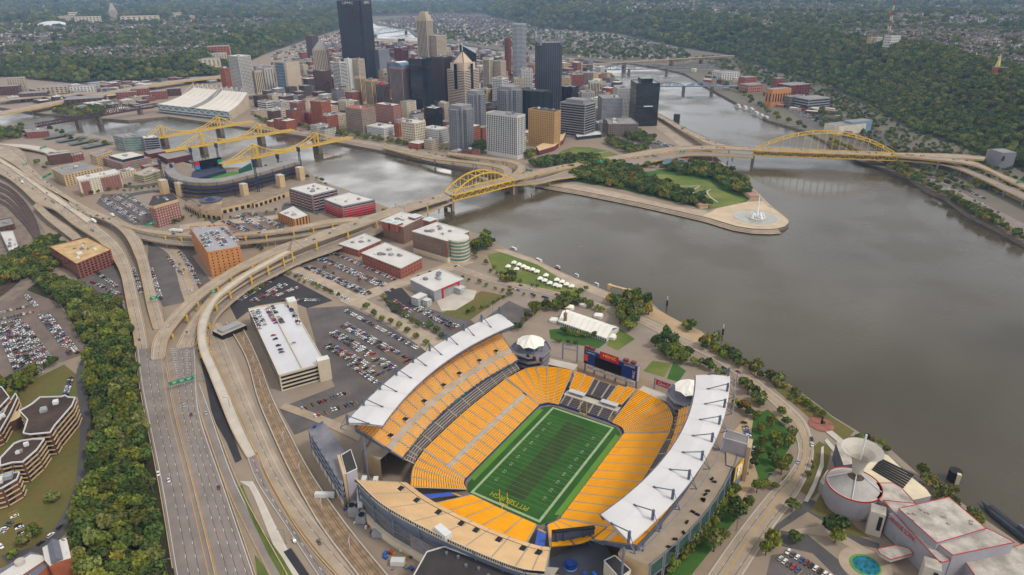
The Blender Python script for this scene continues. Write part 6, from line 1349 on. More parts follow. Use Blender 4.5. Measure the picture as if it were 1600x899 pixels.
# ---------------------------------------------------------------- bridges
def pier(t, p, z1, w_=10, d_=4, ang=0, m=None, z0=-7): q = MB(); q.box(p, w_, d_, z0, z1, ang); part('pier', q, m or mat('pier_stone', (112,100,90), .9, .15, .15), t)
def suspension(label, a, b, fr, rise, zd=13, wd=12):
    A, B = G(*a, zd), G(*b, zd); d = (B-A).normalized(); s = Vector((d.y,-d.x,0))*wd/2; L = (B-A).length; t = thing('suspension_bridge', label, 'bridge', (A.x, A.y, 0)); ang = math.atan2(d.y, d.x)
    q = MB(); q.bar(A, B, wd, 1.4); part('deck', q, mat('bridge_deck', (150,136,120), .85, .1, .05), t)
    for sg in (-1, 1): q = MB(); q.bar(A+s*sg+Vector((0,0,.2)), B+s*sg+Vector((0,0,.2)), .9, 3.4); part('girder', q, BYEL, t)
    T = [A+d*L*f for f in fr]
    for p in T:
        q = MB()
        for sg in (-1, 1): q.bar(p+s*sg-Vector((0,0,3)), p+s*sg+Vector((0,0,rise)), 2.6, 2.2)
        q.bar(p-s+Vector((0,0,rise-1.5)), p+s+Vector((0,0,rise-1.5)), 2, 2.6); part('tower', q, BYEL, t); pier(t, p, zd-2, 9, 20, ang)
    for sg in (-1, 1):
        pts = []
        for k in range(31):
            f = fr[0]-.19+(fr[1]-fr[0]+.38)*k/30
            if f < fr[0]: u = (fr[0]-f)/.19; z = rise*(1-u)
            elif f > fr[1]: u = (f-fr[1])/.19; z = rise*(1-u)
            else: u = (f-(fr[0]+fr[1])/2)/((fr[1]-fr[0])/2); z = 2.5+(rise-2.5)*u*u
            pts.append(A+d*L*f+s*sg+Vector((0,0,z)))
        q = MB(); 
        for x, y in zip(pts, pts[1:]): q.bar(x, y, 1.2, 1.2)
        part('main_cable', q, BYEL, t); q = MB()
        for p in pts: q.bar(p, Vector((p.x,p.y,zd)), .45, .45)
        part('hangers', q, BYEL, t)
suspension('nearest of the three yellow suspension bridges, beside the baseball park', (345,257), (548,215), (.24,.71), 24)
suspension('middle one of the three yellow suspension bridges', (257,237), (458,203), (.27,.72), 24)
suspension('farthest of the three yellow suspension bridges, below the convention centre', (238,217), (395,190), (.1,.64), 24)
def arch_bridge(label, n0, n1, f0, f1, zu, zl, rise, nb=16, pn=()):
    """double-deck tied arch: near and far rib ends as photo points at the upper deck"""
    N0, N1, F0, F1 = G(*n0, zu), G(*n1, zu), G(*f0, zu), G(*f1, zu)
    t = thing('arch_bridge', label, 'bridge', (N0.x, N0.y, 0))
    w_ = ((F0-N0)+(F1-N1))/2; F0 = N0+w_; F1 = N1+w_
    q = MB(); q.strip([N0, N1], [F0, F1], 0); q.strip([N0-Vector((0,0,1)), N1-Vector((0,0,1))], [F0-Vector((0,0,1)), F1-Vector((0,0,1))], 0); part('upper_deck', q, ROADT, t)
    q = MB(); dz = Vector((0,0,zu-zl)); q.strip([N0-dz, N1-dz], [F0-dz, F1-dz]); q.strip([N0-dz-Vector((0,0,1.2)), N1-dz-Vector((0,0,1.2))], [F0-dz-Vector((0,0,1.2)), F1-dz-Vector((0,0,1.2))]); part('lower_deck', q, GREYD, t)
    for a, b, nm in ((N0, N1, 'truss'), (F0, F1, 'truss')):
        q = MB(); q.bar(a+Vector((0,0,.3)), b+Vector((0,0,.3)), 1.2, 1.8); q.bar(a-dz, b-dz, 1.2, 1.6)
        for k in range(nb):
            p0, p1 = a.lerp(b, k/nb), a.lerp(b, (k+1)/nb); q.bar(p0, p0-dz, .7, .8); q.bar(p0 if k % 2 else p0-dz, p1-dz if k % 2 else p1, .7, .8)
        q.bar(b, b-dz, .9, .9); part('truss', q, BYEL, t)
        q = MB(); pts = [a.lerp(b, k/nb)+Vector((0,0,rise*(1-(2*k/nb-1)**2))) for k in range(nb+1)]
        for x, y in zip(pts, pts[1:]): q.bar(x, y, 1.2, 1.7)
        part('arch_rib', q, BYEL, t); q = MB()
        for k in range(2, nb-1): q.bar(pts[k], a.lerp(b, k/nb), .4, .4)
        part('hangers', q, BYEL, t)
    q = MB()
    for k in range(2, nb-1, 2):
        z = Vector((0,0,rise*(1-(2*k/nb-1)**2))); q.bar(N0.lerp(N1,k/nb)+z, F0.lerp(F1,k/nb)+z, .9, .9)
        z2 = Vector((0,0,rise*(1-(2*(k+2)/nb-1)**2)))
        if k < nb-2: q.bar(N0.lerp(N1,k/nb)+z, F0.lerp(F1,(k+2)/nb)+z2, .6, .6)
    part('wind_bracing', q, BYEL, t)
    for c0, c1 in ((N0, F0), (N1, F1)):
        q = MB(); d = (c1-c0).normalized(); 
        for p in (c0+d*1.5, c1-d*1.5): q.box(p, 4.2, 4.2, -7, zl-1.4, math.atan2(d.y, d.x))
        q.bar(Vector((c0.x,c0.y,3)), Vector((c1.x,c1.y,3)), 2.6, 7); part('pier', q, mat('pier_tan', (140,122,104), .9, .12, .15), t)
    q = MB()
    for fr, wd, mi in ((.06,.3,1),(.35,.25,0),(.65,.25,0),(.94,.3,1)):
        a = N0.lerp(F0, fr)+Vector((0,0,.04)); b = N1.lerp(F1, fr)+Vector((0,0,.04)); s = (F0-N0).normalized()*wd/2; q.poly([a-s, b-s, b+s, a+s], mi)
    part('lane_marking', q, [LW, LY, SEAM], t)
    return t, N0, N1, F0, F1
arch_bridge('nearer yellow arch bridge carrying two road decks across the grey river', (707,306.5), (803,282), (694,302), (790,277), 19, 11, 22.5)
arch_bridge('longer yellow arch bridge across the far river below the wooded hill', (1177.5,236), (1402,244.5), (1180,231), (1399,239.5), 19, 11, 36, 20)
viaduct('wide beige upper deck road sweeping from the near arch bridge through the park',
  [(790,277,19),(821,272,18),(845,265.5,16),(880,258.5,13),(897,256,11),(935,249,9),(972,242.5,9),(1016,235,11),(1060,229.5,14),(1084,229,16),(1130,228,18),(1180,231,19)],
  [(803,282,19),(826,275.5,18),(855,268.5,16),(890,262.5,13),(905,260,11),(945,254,9),(982,247,9),(1022,241,11),(1060,235,14),(1090,233.5,16),(1137,234,18),(1177.5,236,19)],
  thick=2, lines=[(.1,.3,1,0),(.4,.25,0,DSH),(.65,.25,0,DSH)], piers=[.06,.13,.74,.8,.86,.93], girder=BYEL)
viaduct('lower deck road running beneath the park expressway with a flat concrete portal',
  [(796,287,11),(830,283,11),(860,276,10),(890,266,9),(945,256,7),(985,249,7),(1029,243,8),(1062,238,10),(1100,238,11),(1177,243,11)],
  [(803,290,11),(840,287,11),(866,281,10),(905,275,9),(964,263,7),(1000,257,7),(1040,249,8),(1068,244,10),(1100,243,11),(1177,247,11)],
  thick=1.6, m=GREYD, lines=[(.3,.25,0,DSH),(.6,.25,0,DSH)], piers=[.08,.15,.7,.78,.86,.94], girder=BYEL)
viaduct('curving ramp nearest the river wall leaving near arch bridge', [(600,228,6),(640,238,7),(680,246.5,9),(730,251.5,11),(767,255.5,13),(788,259,15),(799,264.5,17),(799,271,18.5),(792,277,19)], [(600,232,6),(640,242,7),(680,249.5,9),(730,255,11),(765,260,13),(780,263.5,15),(787,267,17),(788,272,18.5),(785,278,19)], n=4, step=6, girder=BYEL, piers=[.1,.2,.3,.4,.5,.62,.74], lines=[(.5,.2,0,DSH)])
viaduct('outer curving ramp looping around to the near arch bridge', [(700,238,6),(725,241,8),(767,246,11),(800,250,13),(816,256,15),(820,261,16.5),(817,268,18),(806,274,19)], [(700,241.5,6),(725,244.5,8),(765,250,11),(793,254,13),(806,258,15),(810,262,16.5),(806,268,18),(797,275,19)], n=4, step=6, girder=BYEL, piers=[.15,.28,.4,.52,.65,.78], lines=[(.5,.2,0,DSH)])
viaduct('beige riverside expressway on piers below the black tower', [(1026,176,6),(1048,188,7),(1070,200,9),(1096,212,12),(1118,222,16),(1140,228,18.5)], [(1022,180,6),(1042,191,7),(1062,203,9),(1086,215,12),(1106,225,16),(1128,231,18.5)], lines=[(.5,.2,0,DSH)], piers=[.2,.4,.6,.8], girder=BYEL)
road([(1020,184),(1050,203),(1080,222),(1095,232)], [(1008,187),(1034,206),(1058,226),(1070,236)], ROADT, .06, [(.5,.3,1,0)])
viaduct('upper road from the far arch bridge heading into the hillside tunnel', [(1399,239.5,19),(1462,240.5,19),(1500,242,19),(1540,245.5,19)], [(1402,243,19),(1455,246,19),(1500,248,19),(1536,250,19)], girder=BYEL, thick=2, piers=[.3,.6,.85], lines=[(.5,.2,0,DSH)])
viaduct('upper road branch curving right beneath the dark hill', [(1400,242,19),(1455,246.5,19),(1500,249,18),(1528,255,17),(1562,271,15),(1600,287,13),(1660,315,12)], [(1402,244.5,19),(1452,249.5,19),(1504,255,18),(1537,264,17),(1569,280,15),(1600,295,13),(1660,325,12)], girder=BYEL, thick=2, piers=[.2,.35,.5,.65,.8,.92], lines=[(.5,.2,0,DSH)])
viaduct('lower road branch on tall piers curving towards the right edge', [(1400,248,11),(1452,252,11),(1487,256.5,11),(1525,270,11),(1562,286,11),(1600,302,11),(1660,330,11)], [(1402,250.5,11),(1454,255,11),(1487,261,11),(1525,276,11),(1560,293,11),(1597,310,11),(1650,335,11)], girder=BYEL, m=GREYD, piers=[.2,.32,.44,.56,.68,.8,.92], lines=[(.5,.2,0,DSH)])
viaduct('tan steel bridge road crossing the river at far left', [(-30,181,14),(0,175,14),(60,163,14),(105,155,14),(160,145,14),(230,132.5,14),(290,124,14),(345,118.5,14),(380,116,14)], [(-30,187,14),(0,180,14),(60,168,14),(105,159.5,14),(160,149,14),(230,136,14),(290,127,14),(345,121.5,14),(380,119,14)], girder=BYEL, thick=3.5, piers=[.05,.17,.3,.42,.54,.66,.78,.9], name='road_bridge', zmin=-6)
viaduct('second tan elevated road beside the left river bridge', [(0,154,12),(40,150,12),(100,146,12),(150,143,12)], [(0,158,12),(40,154,12),(100,149,12),(150,146,12)], piers=DP)
# railway truss, far bridges
def truss(label, a, b, zd, hts, wd, m, piers, nm='truss_bridge'):
    A, B = G(*a, zd), G(*b, zd); d = (B-A).normalized(); s = Vector((d.y,-d.x,0))*wd/2; t = thing(nm, label, 'bridge', (A.x, A.y, 0)); n = len(hts)-1
    q = MB(); q.bar(A, B, wd, 2.5); part('deck', q, m, t)
    for sg in (-1, 1):
        q = MB(); P = [A.lerp(B, k/n)+s*sg for k in range(n+1)]; T = [p+Vector((0,0,h)) for p, h in zip(P, hts)]
        for k in range(n): q.bar(T[k], T[k+1], 1.3, 1.3); q.bar(P[k], T[k+1] if k % 2 else T[k], .9, .9) if hts[k] or hts[k+1] else None; q.bar(T[k], P[k+1], .8, .8); q.bar(P[k], T[k], .9, .9)
        part('truss', q, m, t)
    for f in piers: p = A.lerp(B, f); pier(t, p, zd-1, wd+4, 7, math.atan2(d.y, d.x)+pi/2)
RUST = mat('rust_brown_steel', (74,50,52), .8, .15, .2); TANS = mat('tan_steel', (160,140,116), .7, .1, .2); LBLUE = mat('pale_blue_steel', (124,138,158), .6, .08, .2)
truss('dark brown railway truss bridge with humped middle span at left', (58,198), (246,166), 14, [7]*14+[9,13,17,20,21,20,17,13,9]+[7]*6, 10, RUST, (.3,.47,.83), 'railway_bridge')
truss('long tan deck truss bridge across the far river', (872,104), (1146,87), 24, [-7]*4+[-9,-12,-15,-12,-9]+[-7]*6+[-9,-12,-15,-12,-9]+[-7]*8, 16, TANS, (.35,.62,.8))
truss('grey truss railway bridge under the long tan bridge', (915,110), (1125,106), 11, [9]*4+[14,18,14]+[9]*3+[14,18,14]+[9]*10, 9, mat('grey_truss', (110,114,122), .7, .1, .2), (.32,.6))
A0 = [0,5,9,11,12,11,9,5,0]
truss('pale blue lens truss bridge over the far river', (1022,135), (1152,135), 12, A0+[5,9,11,12,11,9,5,0]+[0]*5, 12, LBLUE, (.04,.36,.7), 'lens_bridge')
truss('distant blue green arch bridge far up the river', (578,55), (640,47), 18, [0,14,24,30,32,30,24,14,0], 14, mat('far_green_steel', (96,128,124), .7, .1, .2), (.1,.9))
# low city blocks
LOW = [BRICK, BRICKO, BRICKD, TAN, CREAM, BEIGE, PALE, GREYT, BROWNT, ROOFW]
nmc = {'red_brick':'red brick','orange_red_brick':'orange brick','dark_brick':'dark brick','tan_stone':'tan stone','cream_stone':'cream stone','beige_stone_tower':'beige stone','pale_concrete_tower':'pale concrete','grey_tower':'grey','brown_tower':'brown','white_roof':'white'}
DT = [G(*p) for p in ((240,172),(400,198),(560,220),(700,245),(800,262),(900,215),(1015,172),(960,140),(930,112),(860,98),(720,80),(560,66),(430,110),(330,122),(200,130),(60,140),(20,160),(150,178))]
rd = random.Random(5); cnt = 0; BL = []
xs = [p.x for p in DT]; ys = [p.y for p in DT]; ca, sa_ = math.cos(angA), math.sin(angA)
for i in range(-70, 120):
    for j in range(-60, 60):
        p = G(560,160)+Vector((ca*i*34-sa_*j*40, sa_*i*34+ca*j*40, 0))+Vector((rd.uniform(-5,5), rd.uniform(-5,5), 0))
        if not inpoly(p.x, p.y, DT): continue
        if any((p-c).length < r+14 for c, r in OCC): continue
        x, y = PX(p)
        if 238 < x < 400 and y > 130 or rd.random() < .22: continue
        if (y > 215-(0) and x > 830) or y > 262: continue
        cnt += 1; h = rd.choice([8,12,14,16,20,24,30,38]) if x > 380 else rd.choice([6,8,10,12,16]); BL.append((y, p, h, rd.uniform(18,29), rd.uniform(20,34), rd.choice(LOW[:9])))
BL.sort(key=lambda b: -b[0]*(1+b[2]/60)); ax = Vector((ca, sa_, 0)); ay = Vector((-sa_, ca, 0)); far_b = MB(); LOWI = {m.name: i for i, m in enumerate(LOW)}; nmn = {}
for k, (y, p, h, w_, d_, m) in enumerate(BL):
    P = ccw([p-ax*w_/2-ay*d_/2, p+ax*w_/2-ay*d_/2, p+ax*w_/2+ay*d_/2, p-ax*w_/2+ay*d_/2]); fl = max(2, int(h/4)); rm = rd.choice([9, 7, 7, 8])
    if k >= 290:
        far_b.prism(P, 0, h, LOWI[m.name], rm)
        for a, b, tg, n, L in faces_of(P):
            for f in range(fl): far_b.bar(a+tg*1.5+n*.1+Vector((0,0,1.6+f*h/fl)), b-tg*1.5+n*.1+Vector((0,0,1.6+f*h/fl)), .1, 1.4, 10)
        continue
    side = 'near the riverside trees' if y > 190 else 'between the downtown towers' if 400 < PX(p)[0] < 900 else 'in the flats left of the convention centre' if PX(p)[0] < 400 else 'behind the black tower'
    t = thing('city_building', 'low %s building packed %s' % (nmc[m.name], side), 'building', p, 'low buildings %s, %s' % (side, nmc[m.name]))
    q = MB(); q.prism(P, 0, h-.6, 0); part('wall', q, m, t); q = MB(); q.prism(scaleP(P, .97), h-.7, h-.5, 0); part('roof', q, LOW[9] if rm == 9 else ROOFG if rm == 7 else ROOFD, t)
    for f in range(fl):
        q = MB()
        for a, b, tg, n, L in faces_of(P):
            for kk in range(int(L/4)): q.box(a+tg*(2.5+kk*4)+n*.05, 1.7, .2, 1+f*h/fl, 1+(f+.5)*h/fl, math.atan2(tg.y, tg.x))
        part('window_row', q, GLASS, t)
    if rd.random() < .7: q = MB(); q.box(p+ax*rd.uniform(-5,5), 5, 4, h-.5, h+2.5, angA); part('rooftop_unit', q, WHITE, t)
pS = [G(*p) for p in ((1082,112),(1150,116),(1205,133),(1300,176),(1372,213),(1345,226),(1255,196),(1180,166),(1115,137))]
for k in range(900):
    p = Vector((rd.uniform(min(v.x for v in pS), max(v.x for v in pS)), rd.uniform(min(v.y for v in pS), max(v.y for v in pS)), 0))
    if k < 420 and inpoly(p.x, p.y, pS) and rd.random() < .5: w_, d_ = rd.uniform(12,30), rd.uniform(10,20); P = ccw([p-ax*w_/2-ay*d_/2, p+ax*w_/2-ay*d_/2, p+ax*w_/2+ay*d_/2, p-ax*w_/2+ay*d_/2]); far_b.prism(P, 0, rd.choice([5,7,9,12]), rd.randrange(9), rd.choice([7,9,8]))
solo('distant_buildings', far_b, LOW+[GLASS], 'mass of low distant city buildings behind the towers', 'buildings', (0,0,0), None, 'stuff')
print('city blocks', cnt)
# ---------------------------------------------------------------- lots, lawns, parks
LOT = mat('lot_asphalt', (98,92,90), .92, .16, .05); LOTD = mat('lot_dark', (58,56,60), .92, .14, .06); LOTB = mat('lot_brownish', (116,102,94), .92, .2, .04)
LAWN = mat('lawn', (92,116,46), .95, .22, .025, col2=(122,126,62)); LAWN2 = mat('lawn_deep', (62,98,38), .95, .2, .03); DRYG = mat('dry_grass', (128,112,62), .95, .25, .04, col2=(96,98,50)); SAND = mat('sandy_bank', (176,150,118), .95, .15, .05)
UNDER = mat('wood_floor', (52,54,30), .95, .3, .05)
for nm, m, z, px in (
  ('parking_lot', LOTB, .03, [(-60,440),(30,445),(95,478),(138,545),(132,553),(100,565),(75,570),(60,590),(-60,640)]),
  ('parking_lot', LOTB, .03, [(-60,830),(20,792),(50,800),(66,832),(55,850),(0,880),(-60,905)]),
  ('parking_lot', LOT, .03, [(478,482),(545,478),(600,505),(672,552),(668,575),(600,620),(560,640),(540,635),(500,560)]),
  ('parking_lot', LOT, .03, [(436,638),(560,590),(600,622),(490,668),(460,680)]),
  ('parking_lot', LOTD, .03, [(350,462),(400,430),(432,424),(520,470),(480,482),(452,470),(400,478),(370,500)]),
  ('parking_lot', LOTB, .03, [(455,410),(520,388),(625,440),(600,455),(540,470),(500,440)]),
  ('parking_lot', LOTD, .03, [(590,455),(628,450),(655,480),(640,500),(612,488)]),
  ('parking_lot', LOT, .03, [(627,482),(660,480),(735,500),(760,520),(730,530),(690,530)]),
  ('parking_lot', LOT, .03, [(755,500),(795,470),(838,490),(812,512),(775,525)]),
  ('parking_lot', LOT, .03, [(150,318),(160,304),(200,302),(238,330),(240,352),(205,352)]),
  ('parking_lot', LOTB, .03, [(340,352),(380,332),(430,330),(436,345),(430,366),(380,368)]),
  ('parking_lot', LOT, .03, [(232,372),(300,368),(345,382),(300,400),(330,440),(300,470),(255,480),(230,430)]),
  ('parking_lot', LOT, .03, [(120,385),(180,400),(192,440),(200,470),(160,470),(120,440)]),
  ('road', ASPH, .04, [(1240,800),(1262,778),(1280,786),(1298,800),(1335,836),(1374,850),(1374,858),(1320,848),(1285,814),(1262,800),(1215,830),(1208,824)]), ('lawn', DRYG, .035, [(1266,800),(1282,772),(1296,784),(1340,826),(1360,840),(1330,838),(1298,812)]), ('road', ASPH, .036, [(1212,828),(1262,836),(1310,875),(1340,899),(1310,905),(1270,865),(1206,850)]), ('path', PAVE, .038, [(1225,830),(1280,822),(1318,836),(1352,856),(1340,862),(1300,840),(1260,834)]),
  ('parking_lot', LOT, .03, [(1205,868),(1240,862),(1300,899),(1290,940),(1190,930)]),
  ('parking_lot', mat('plaza_tan', (178,154,124), .9, .1, .06), .03, [(1130,690),(1170,650),(1195,680),(1200,720),(1160,780),(1140,760)]),
  ('lawn', LAWN, .05, [(761,398),(790,393),(840,412),(900,448),(915,455),(900,463),(860,455),(800,440),(770,420)]),
  ('lawn', LAWN2, .05, [(858,516),(900,510),(952,532),(935,545),(880,535),(860,530)]),
  ('lawn', LAWN, .05, [(952,530),(970,515),(992,530),(965,548),(948,540)]), ('lawn', LAWN2, .05, [(1042,592),(1052,566),(1072,580),(1060,597)]), ('lawn', LAWN, .055, [(1005,580),(1020,564),(1050,568),(1038,590)]),
  ('lawn', DRYG, .05, [(690,490),(720,475),(752,455),(770,458),(790,463),(770,475),(735,500),(715,498)]), ('plaza', CONC2, .06, [(682,470),(720,450),(745,455),(740,468),(712,485),(690,486)]),
  ('lawn', LAWN, .05, [(855,250),(880,235),(895,230),(920,230),(950,236),(966,242),(955,246),(915,250),(870,258)]),
  ('lawn', LAWN2, .045, [(885,268),(935,256),(990,262),(1000,270),(1090,258),(1130,262),(1170,292),(1180,305),(1165,316),(1105,328),(1040,312),(960,294),(890,283)]), ('lawn', LAWN, .05, [(1015,276),(1030,272),(1070,276),(1110,285),(1125,297),(1165,313),(1150,320),(1110,326),(1085,308),(1050,298)]),
  ('path', PAVE, .04, [(835,287),(880,285),(960,300),(1050,322),(1105,330),(1107,341),(1050,328),(1000,317),(950,307),(915,300),(880,294)]),
  ('plaza', mat('fountain_paving', (196,176,148), .9, .1, .05), .05, [(1098,338),(1120,326),(1165,316),(1195,314),(1208,326),(1224,338),(1231,344),(1232,348),(1226,353.5),(1214,357),(1200,358.3),(1175,357.3),(1150,353.3),(1107,340.5)]),
  ('path', PAVE, .04, [(1180,300),(1150,274),(1120,250),(1112,238),(1122,248),(1140,263),(1160,281),(1178,296),(1195,312),(1208,326),(1200,324)]),
  ('river_bank', SAND, .02, [(975,478),(1006,468),(1030,486),(1072,508),(1095,518),(1125,542),(1160,564),(1200,586),(1190,592),(1120,556),(1075,530),(1020,500)]),
  ('river_walk', PAVE, .03, [(770,390),(790,390),(830,404),(880,428),(930,449),(965,464),(955,470),(900,450),(840,414)]),
  ('ground_cover', DRYG, .02, [(1200,590),(1232,602),(1275,632),(1300,652),(1335,674),(1320,690),(1285,672),(1250,640),(1215,612)]), ('lawn', LAWN2, .03, [(1040,899),(1140,770),(1160,800),(1075,905)]),
  ('lawn', LAWN2, .03, [(1170,700),(1178,650),(1200,640),(1230,670),(1240,690),(1215,730),(1190,760)]), ('lawn', DRYG, .03, [(1220,750),(1280,690),(1300,700),(1285,760),(1270,780)]),
  ('lawn', DRYG, .04, [(60,590),(100,570),(125,590),(128,620),(95,622),(60,620),(30,640),(20,620)]), ('lawn', DRYG, .04, [(20,785),(70,768),(108,758),(110,790),(88,830),(66,830),(50,800)]), ('lawn', DRYG, .02, [(-60,600),(60,590),(140,640),(150,740),(110,830),(40,880),(-60,900)]),
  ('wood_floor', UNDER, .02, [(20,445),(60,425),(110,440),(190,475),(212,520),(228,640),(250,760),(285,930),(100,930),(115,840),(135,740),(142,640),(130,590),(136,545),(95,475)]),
  ('rail_yard', mat('ballast_brown', (126,112,100), .95, .2, .1), .03, [(-60,270),(0,285),(45,325),(70,360),(78,400),(60,440),(20,470),(-60,480)]),
  ('rail_bank', mat('rail_ballast', (112,98,86), .95, .2, .1), .03, [(1340,252),(1400,265),(1450,290),(1520,330),(1600,375),(1640,400),(1640,380),(1560,330),(1480,285),(1400,250)]),
  ('parking_lot', LOT, .03, [(1215,160),(1290,172),(1350,190),(1400,225),(1380,240),(1330,225),(1260,195)]), ('road', ROADG, .04, [(1380,240),(1440,265),(1520,310),(1600,350),(1600,365),(1500,312),(1420,272)]),
  ('parking_lot', LOT, .03, [(1010,222),(1050,226),(1062,232),(1020,233)]), ('road', ROADT, .03, [(400,196),(470,205),(560,220),(640,232),(700,246),(760,258),(700,252),(640,238),(540,220),(470,209)])):
    sheet(nm, px, z, m)
# painted bays in the lots
k = MB()
def bays(x0, y0, x1, y1, ln=5.2, sp=2.7, z=.285):
    a, b = G(x0, y0, z), G(x1, y1, z); d = (b-a).normalized(); s = Vector((d.y,-d.x,0))*ln/2; n = int((b-a).length/sp)
    for i in range(n+1): p = a+d*sp*i; k.bar(p-s, p+s, .3, .02, 1)
ROWS = [(540,486,655,547,1),(537,508,640,566,2),(520,520,615,578,2),(512,540,600,588,2),(545,570,590,600,1),
 (470,640,548,612,1),(490,652,560,628,1),(462,428,545,470,1),(480,418,580,462,2),(500,405,604,448,2),(520,396,622,440,1),(545,424,590,446,1),
 (372,470,420,440,2),(395,472,446,444,2),(425,466,470,448,1),(440,470,500,470,1),
 (652,482,715,514,2),(630,492,668,512,1),(598,460,615,452,1),(615,470,645,490,1),
 (0,505,38,590,2),(22,500,60,588,2),(68,492,118,556,2),(30,505,78,570,2),(0,490,60,475,1),(0,500,62,486,1),(40,462,58,480,1),
 (160,310,215,348,2),(176,306,228,338,2),(192,304,236,328,1),(350,346,400,366,2),(372,338,424,364,2),(392,334,436,354,2),
 (262,402,285,430,1),(280,395,300,420,1),(295,412,312,448,1),(236,420,252,470,1),(208,420,222,460,1),(120,405,185,450,1),(140,440,190,462,1),
 (1216,872,1256,899,1),(1228,862,1300,905,1),(1162,660,1178,712,1),(20,800,42,852,1),(0,836,22,812,1),(-10,862,22,846,1),(96,640,112,590,1),
 (1450,258,1490,282,1),(1500,292,1540,312,1),(1235,172,1290,186,2),(1250,180,1310,200,2),(1300,186,1370,222,1),(1022,224,1050,230,2),(1012,216,1040,226,1)]
for x0, y0, x1, y1, nn2 in ROWS[:45]: bays(x0, y0, x1, y1, 5.2*nn2)
struct('bay_markings', k, [LW, LY, SEAM])
# ---------------------------------------------------------------- rail
RAILM = mat('rail_bed', (150,126,100), .95, .22, .2); RAILS = mat('rail_steel', (96,84,78), .5, .1, .5, .5)
def track(L, R, z, tr, m=RAILM):
    A, B = edges(L, R, z, 5, 8); b = MB(); b.strip(A, B); struct('rail_track', b, m); b = MB()
    for f in tr:
        c = lerpl(A, B, f)
        for s in (-.72, .72): P = offset(c, s); b.strip([p+Vector((0,0,.12)) for p in offset(P,-.13)], [p+Vector((0,0,.12)) for p in offset(P,.13)])
    struct('rails', b, RAILS)
    return A, B
A, B = track([(354,505),(385,560),(402,620),(424,674),(455,740),(500,820),(560,900),(590,940)], [(375,505),(402,560),(424,620),(450,674),(485,740),(540,820),(605,900),(640,940)], .75, (.3,.7))
for E, lb in ((A, 'pale low wall along the freeway side of light rail line'), (B, 'pale low wall along the stadium side of light rail line')):
    q = MB(); q.strip([p+Vector((0,0,1.2)) for p in offset(E,-.3)], [p+Vector((0,0,1.2)) for p in offset(E,.3)]); q.strip([p-Vector((0,0,.2)) for p in offset(E,-.3)], [p+Vector((0,0,1.2)) for p in offset(E,-.3)]); q.strip([p-Vector((0,0,.2)) for p in offset(E,.3)], [p+Vector((0,0,1.2)) for p in offset(E,.3)]); solo('low_wall', q, CONC2, lb, 'wall', E[0])
C_ = lerpl(A, B, .5)
for i in range(6, len(C_)-1, 5):
    p = C_[i]; q = MB(); q.bar(p, p+Vector((0,0,7)), .4, .4); q.bar(p+Vector((-2.5,1.5,6.2)), p+Vector((2.5,-1.5,6.2)), .18, .18); solo('catenary_pole', q, mat('pole_pale', (190,190,192), .5, .05, .2), 'pale catenary pole between the two light rail tracks', 'pole', p, 'catenary poles of the light rail line')
c = G(360,520); q = MB(); q.box(c, 16, 26, 0, 5, .35, 0, 1); q.box(c, 9, 20, 5, 7, .35, 2, 2); solo('rail_portal', q, [DARK, CONC, GREYP], 'grey roofed rail tunnel portal box beside the curved ramp', 'portal', c)
for o_ in (0, 9, 20, 30): track([(-60,268+o_),(0,285+o_*.9),(30,305+o_),(52,335+o_*.8),(64-o_*.2,370+o_*.4),(60-o_*.5,400+o_*.2),(30-o_*.9,440),(-10-o_,470),(-60,490)], [(-60,274+o_),(0,291+o_*.9),(27,311+o_),(47,341+o_*.8),(58-o_*.2,370+o_*.4),(54-o_*.5,397+o_*.2),(25-o_*.9,434),(-14-o_,464),(-60,484)], .5+.01*o_, (.5,), mat('ballast_dark', (78,60,52), .95, .2, .1))
for o_ in (0, 5): track([(1330,240+o_),(1400,262+o_),(1450,286+o_),(1520,326+o_),(1600,371+o_),(1660,400+o_)], [(1330,243+o_),(1400,265+o_),(1450,290+o_),(1520,330+o_),(1600,376+o_),(1660,405+o_)], .5+.01*o_, (.5,), MATS['rail_ballast'])
# ---------------------------------------------------------------- point park
fc = G(1182,341); t = thing('fountain', 'white water jets in a round fountain pool at the tip of the park', 'fountain', fc)
q = MB(); q.cyl(fc, 30, 0, .7, 48, 0, 0); part('outer_rim', q, CONC2, t); q = MB(); q.cyl(fc, 28.6, .7, .75, 48); part('pool', q, mat('pool_water', (150,150,140), .15, .1, .2, 0, None, .6), t)
q = MB(); q.cyl(fc, 13, .7, 1.6, 32); part('inner_basin', q, CONC2, t)
FOAM = mat('water_foam', (236,238,240), .9, .05, .6)
q = MB(); q.cyl(fc, 2.2, 1.5, 12, 10, r1=1.4); q.cyl(fc, 1.4, 12, 34, 8, r1=.3); part('main_jet', q, FOAM, t)
for k in range(5):
    a = 2*pi*k/5+.4; q = MB(); 
    for j in range(6): f0, f1 = j/6, (j+1)/6; g = lambda f: (fc.x+math.cos(a)*(3+8*f), fc.y+math.sin(a)*(3+8*f), 1.5+24*f*(1-f)*1.1); q.bar(g(f0), g(f1), 1.6+1.2*f0, 1.6)
    part('side_jet', q, FOAM, t)
for R_ in (36, 50):
    b = MB(); P0 = [(fc.x+R_*math.cos(2*pi*k/64), fc.y+R_*math.sin(2*pi*k/64), .5) for k in range(65)]; P1 = [(fc.x+(R_+1.6)*math.cos(2*pi*k/64), fc.y+(R_+1.6)*math.sin(2*pi*k/64), .5) for k in range(65)]
    if R_ == 36: b.strip(P0, P1); struct('paving_ring', b, CONC2)
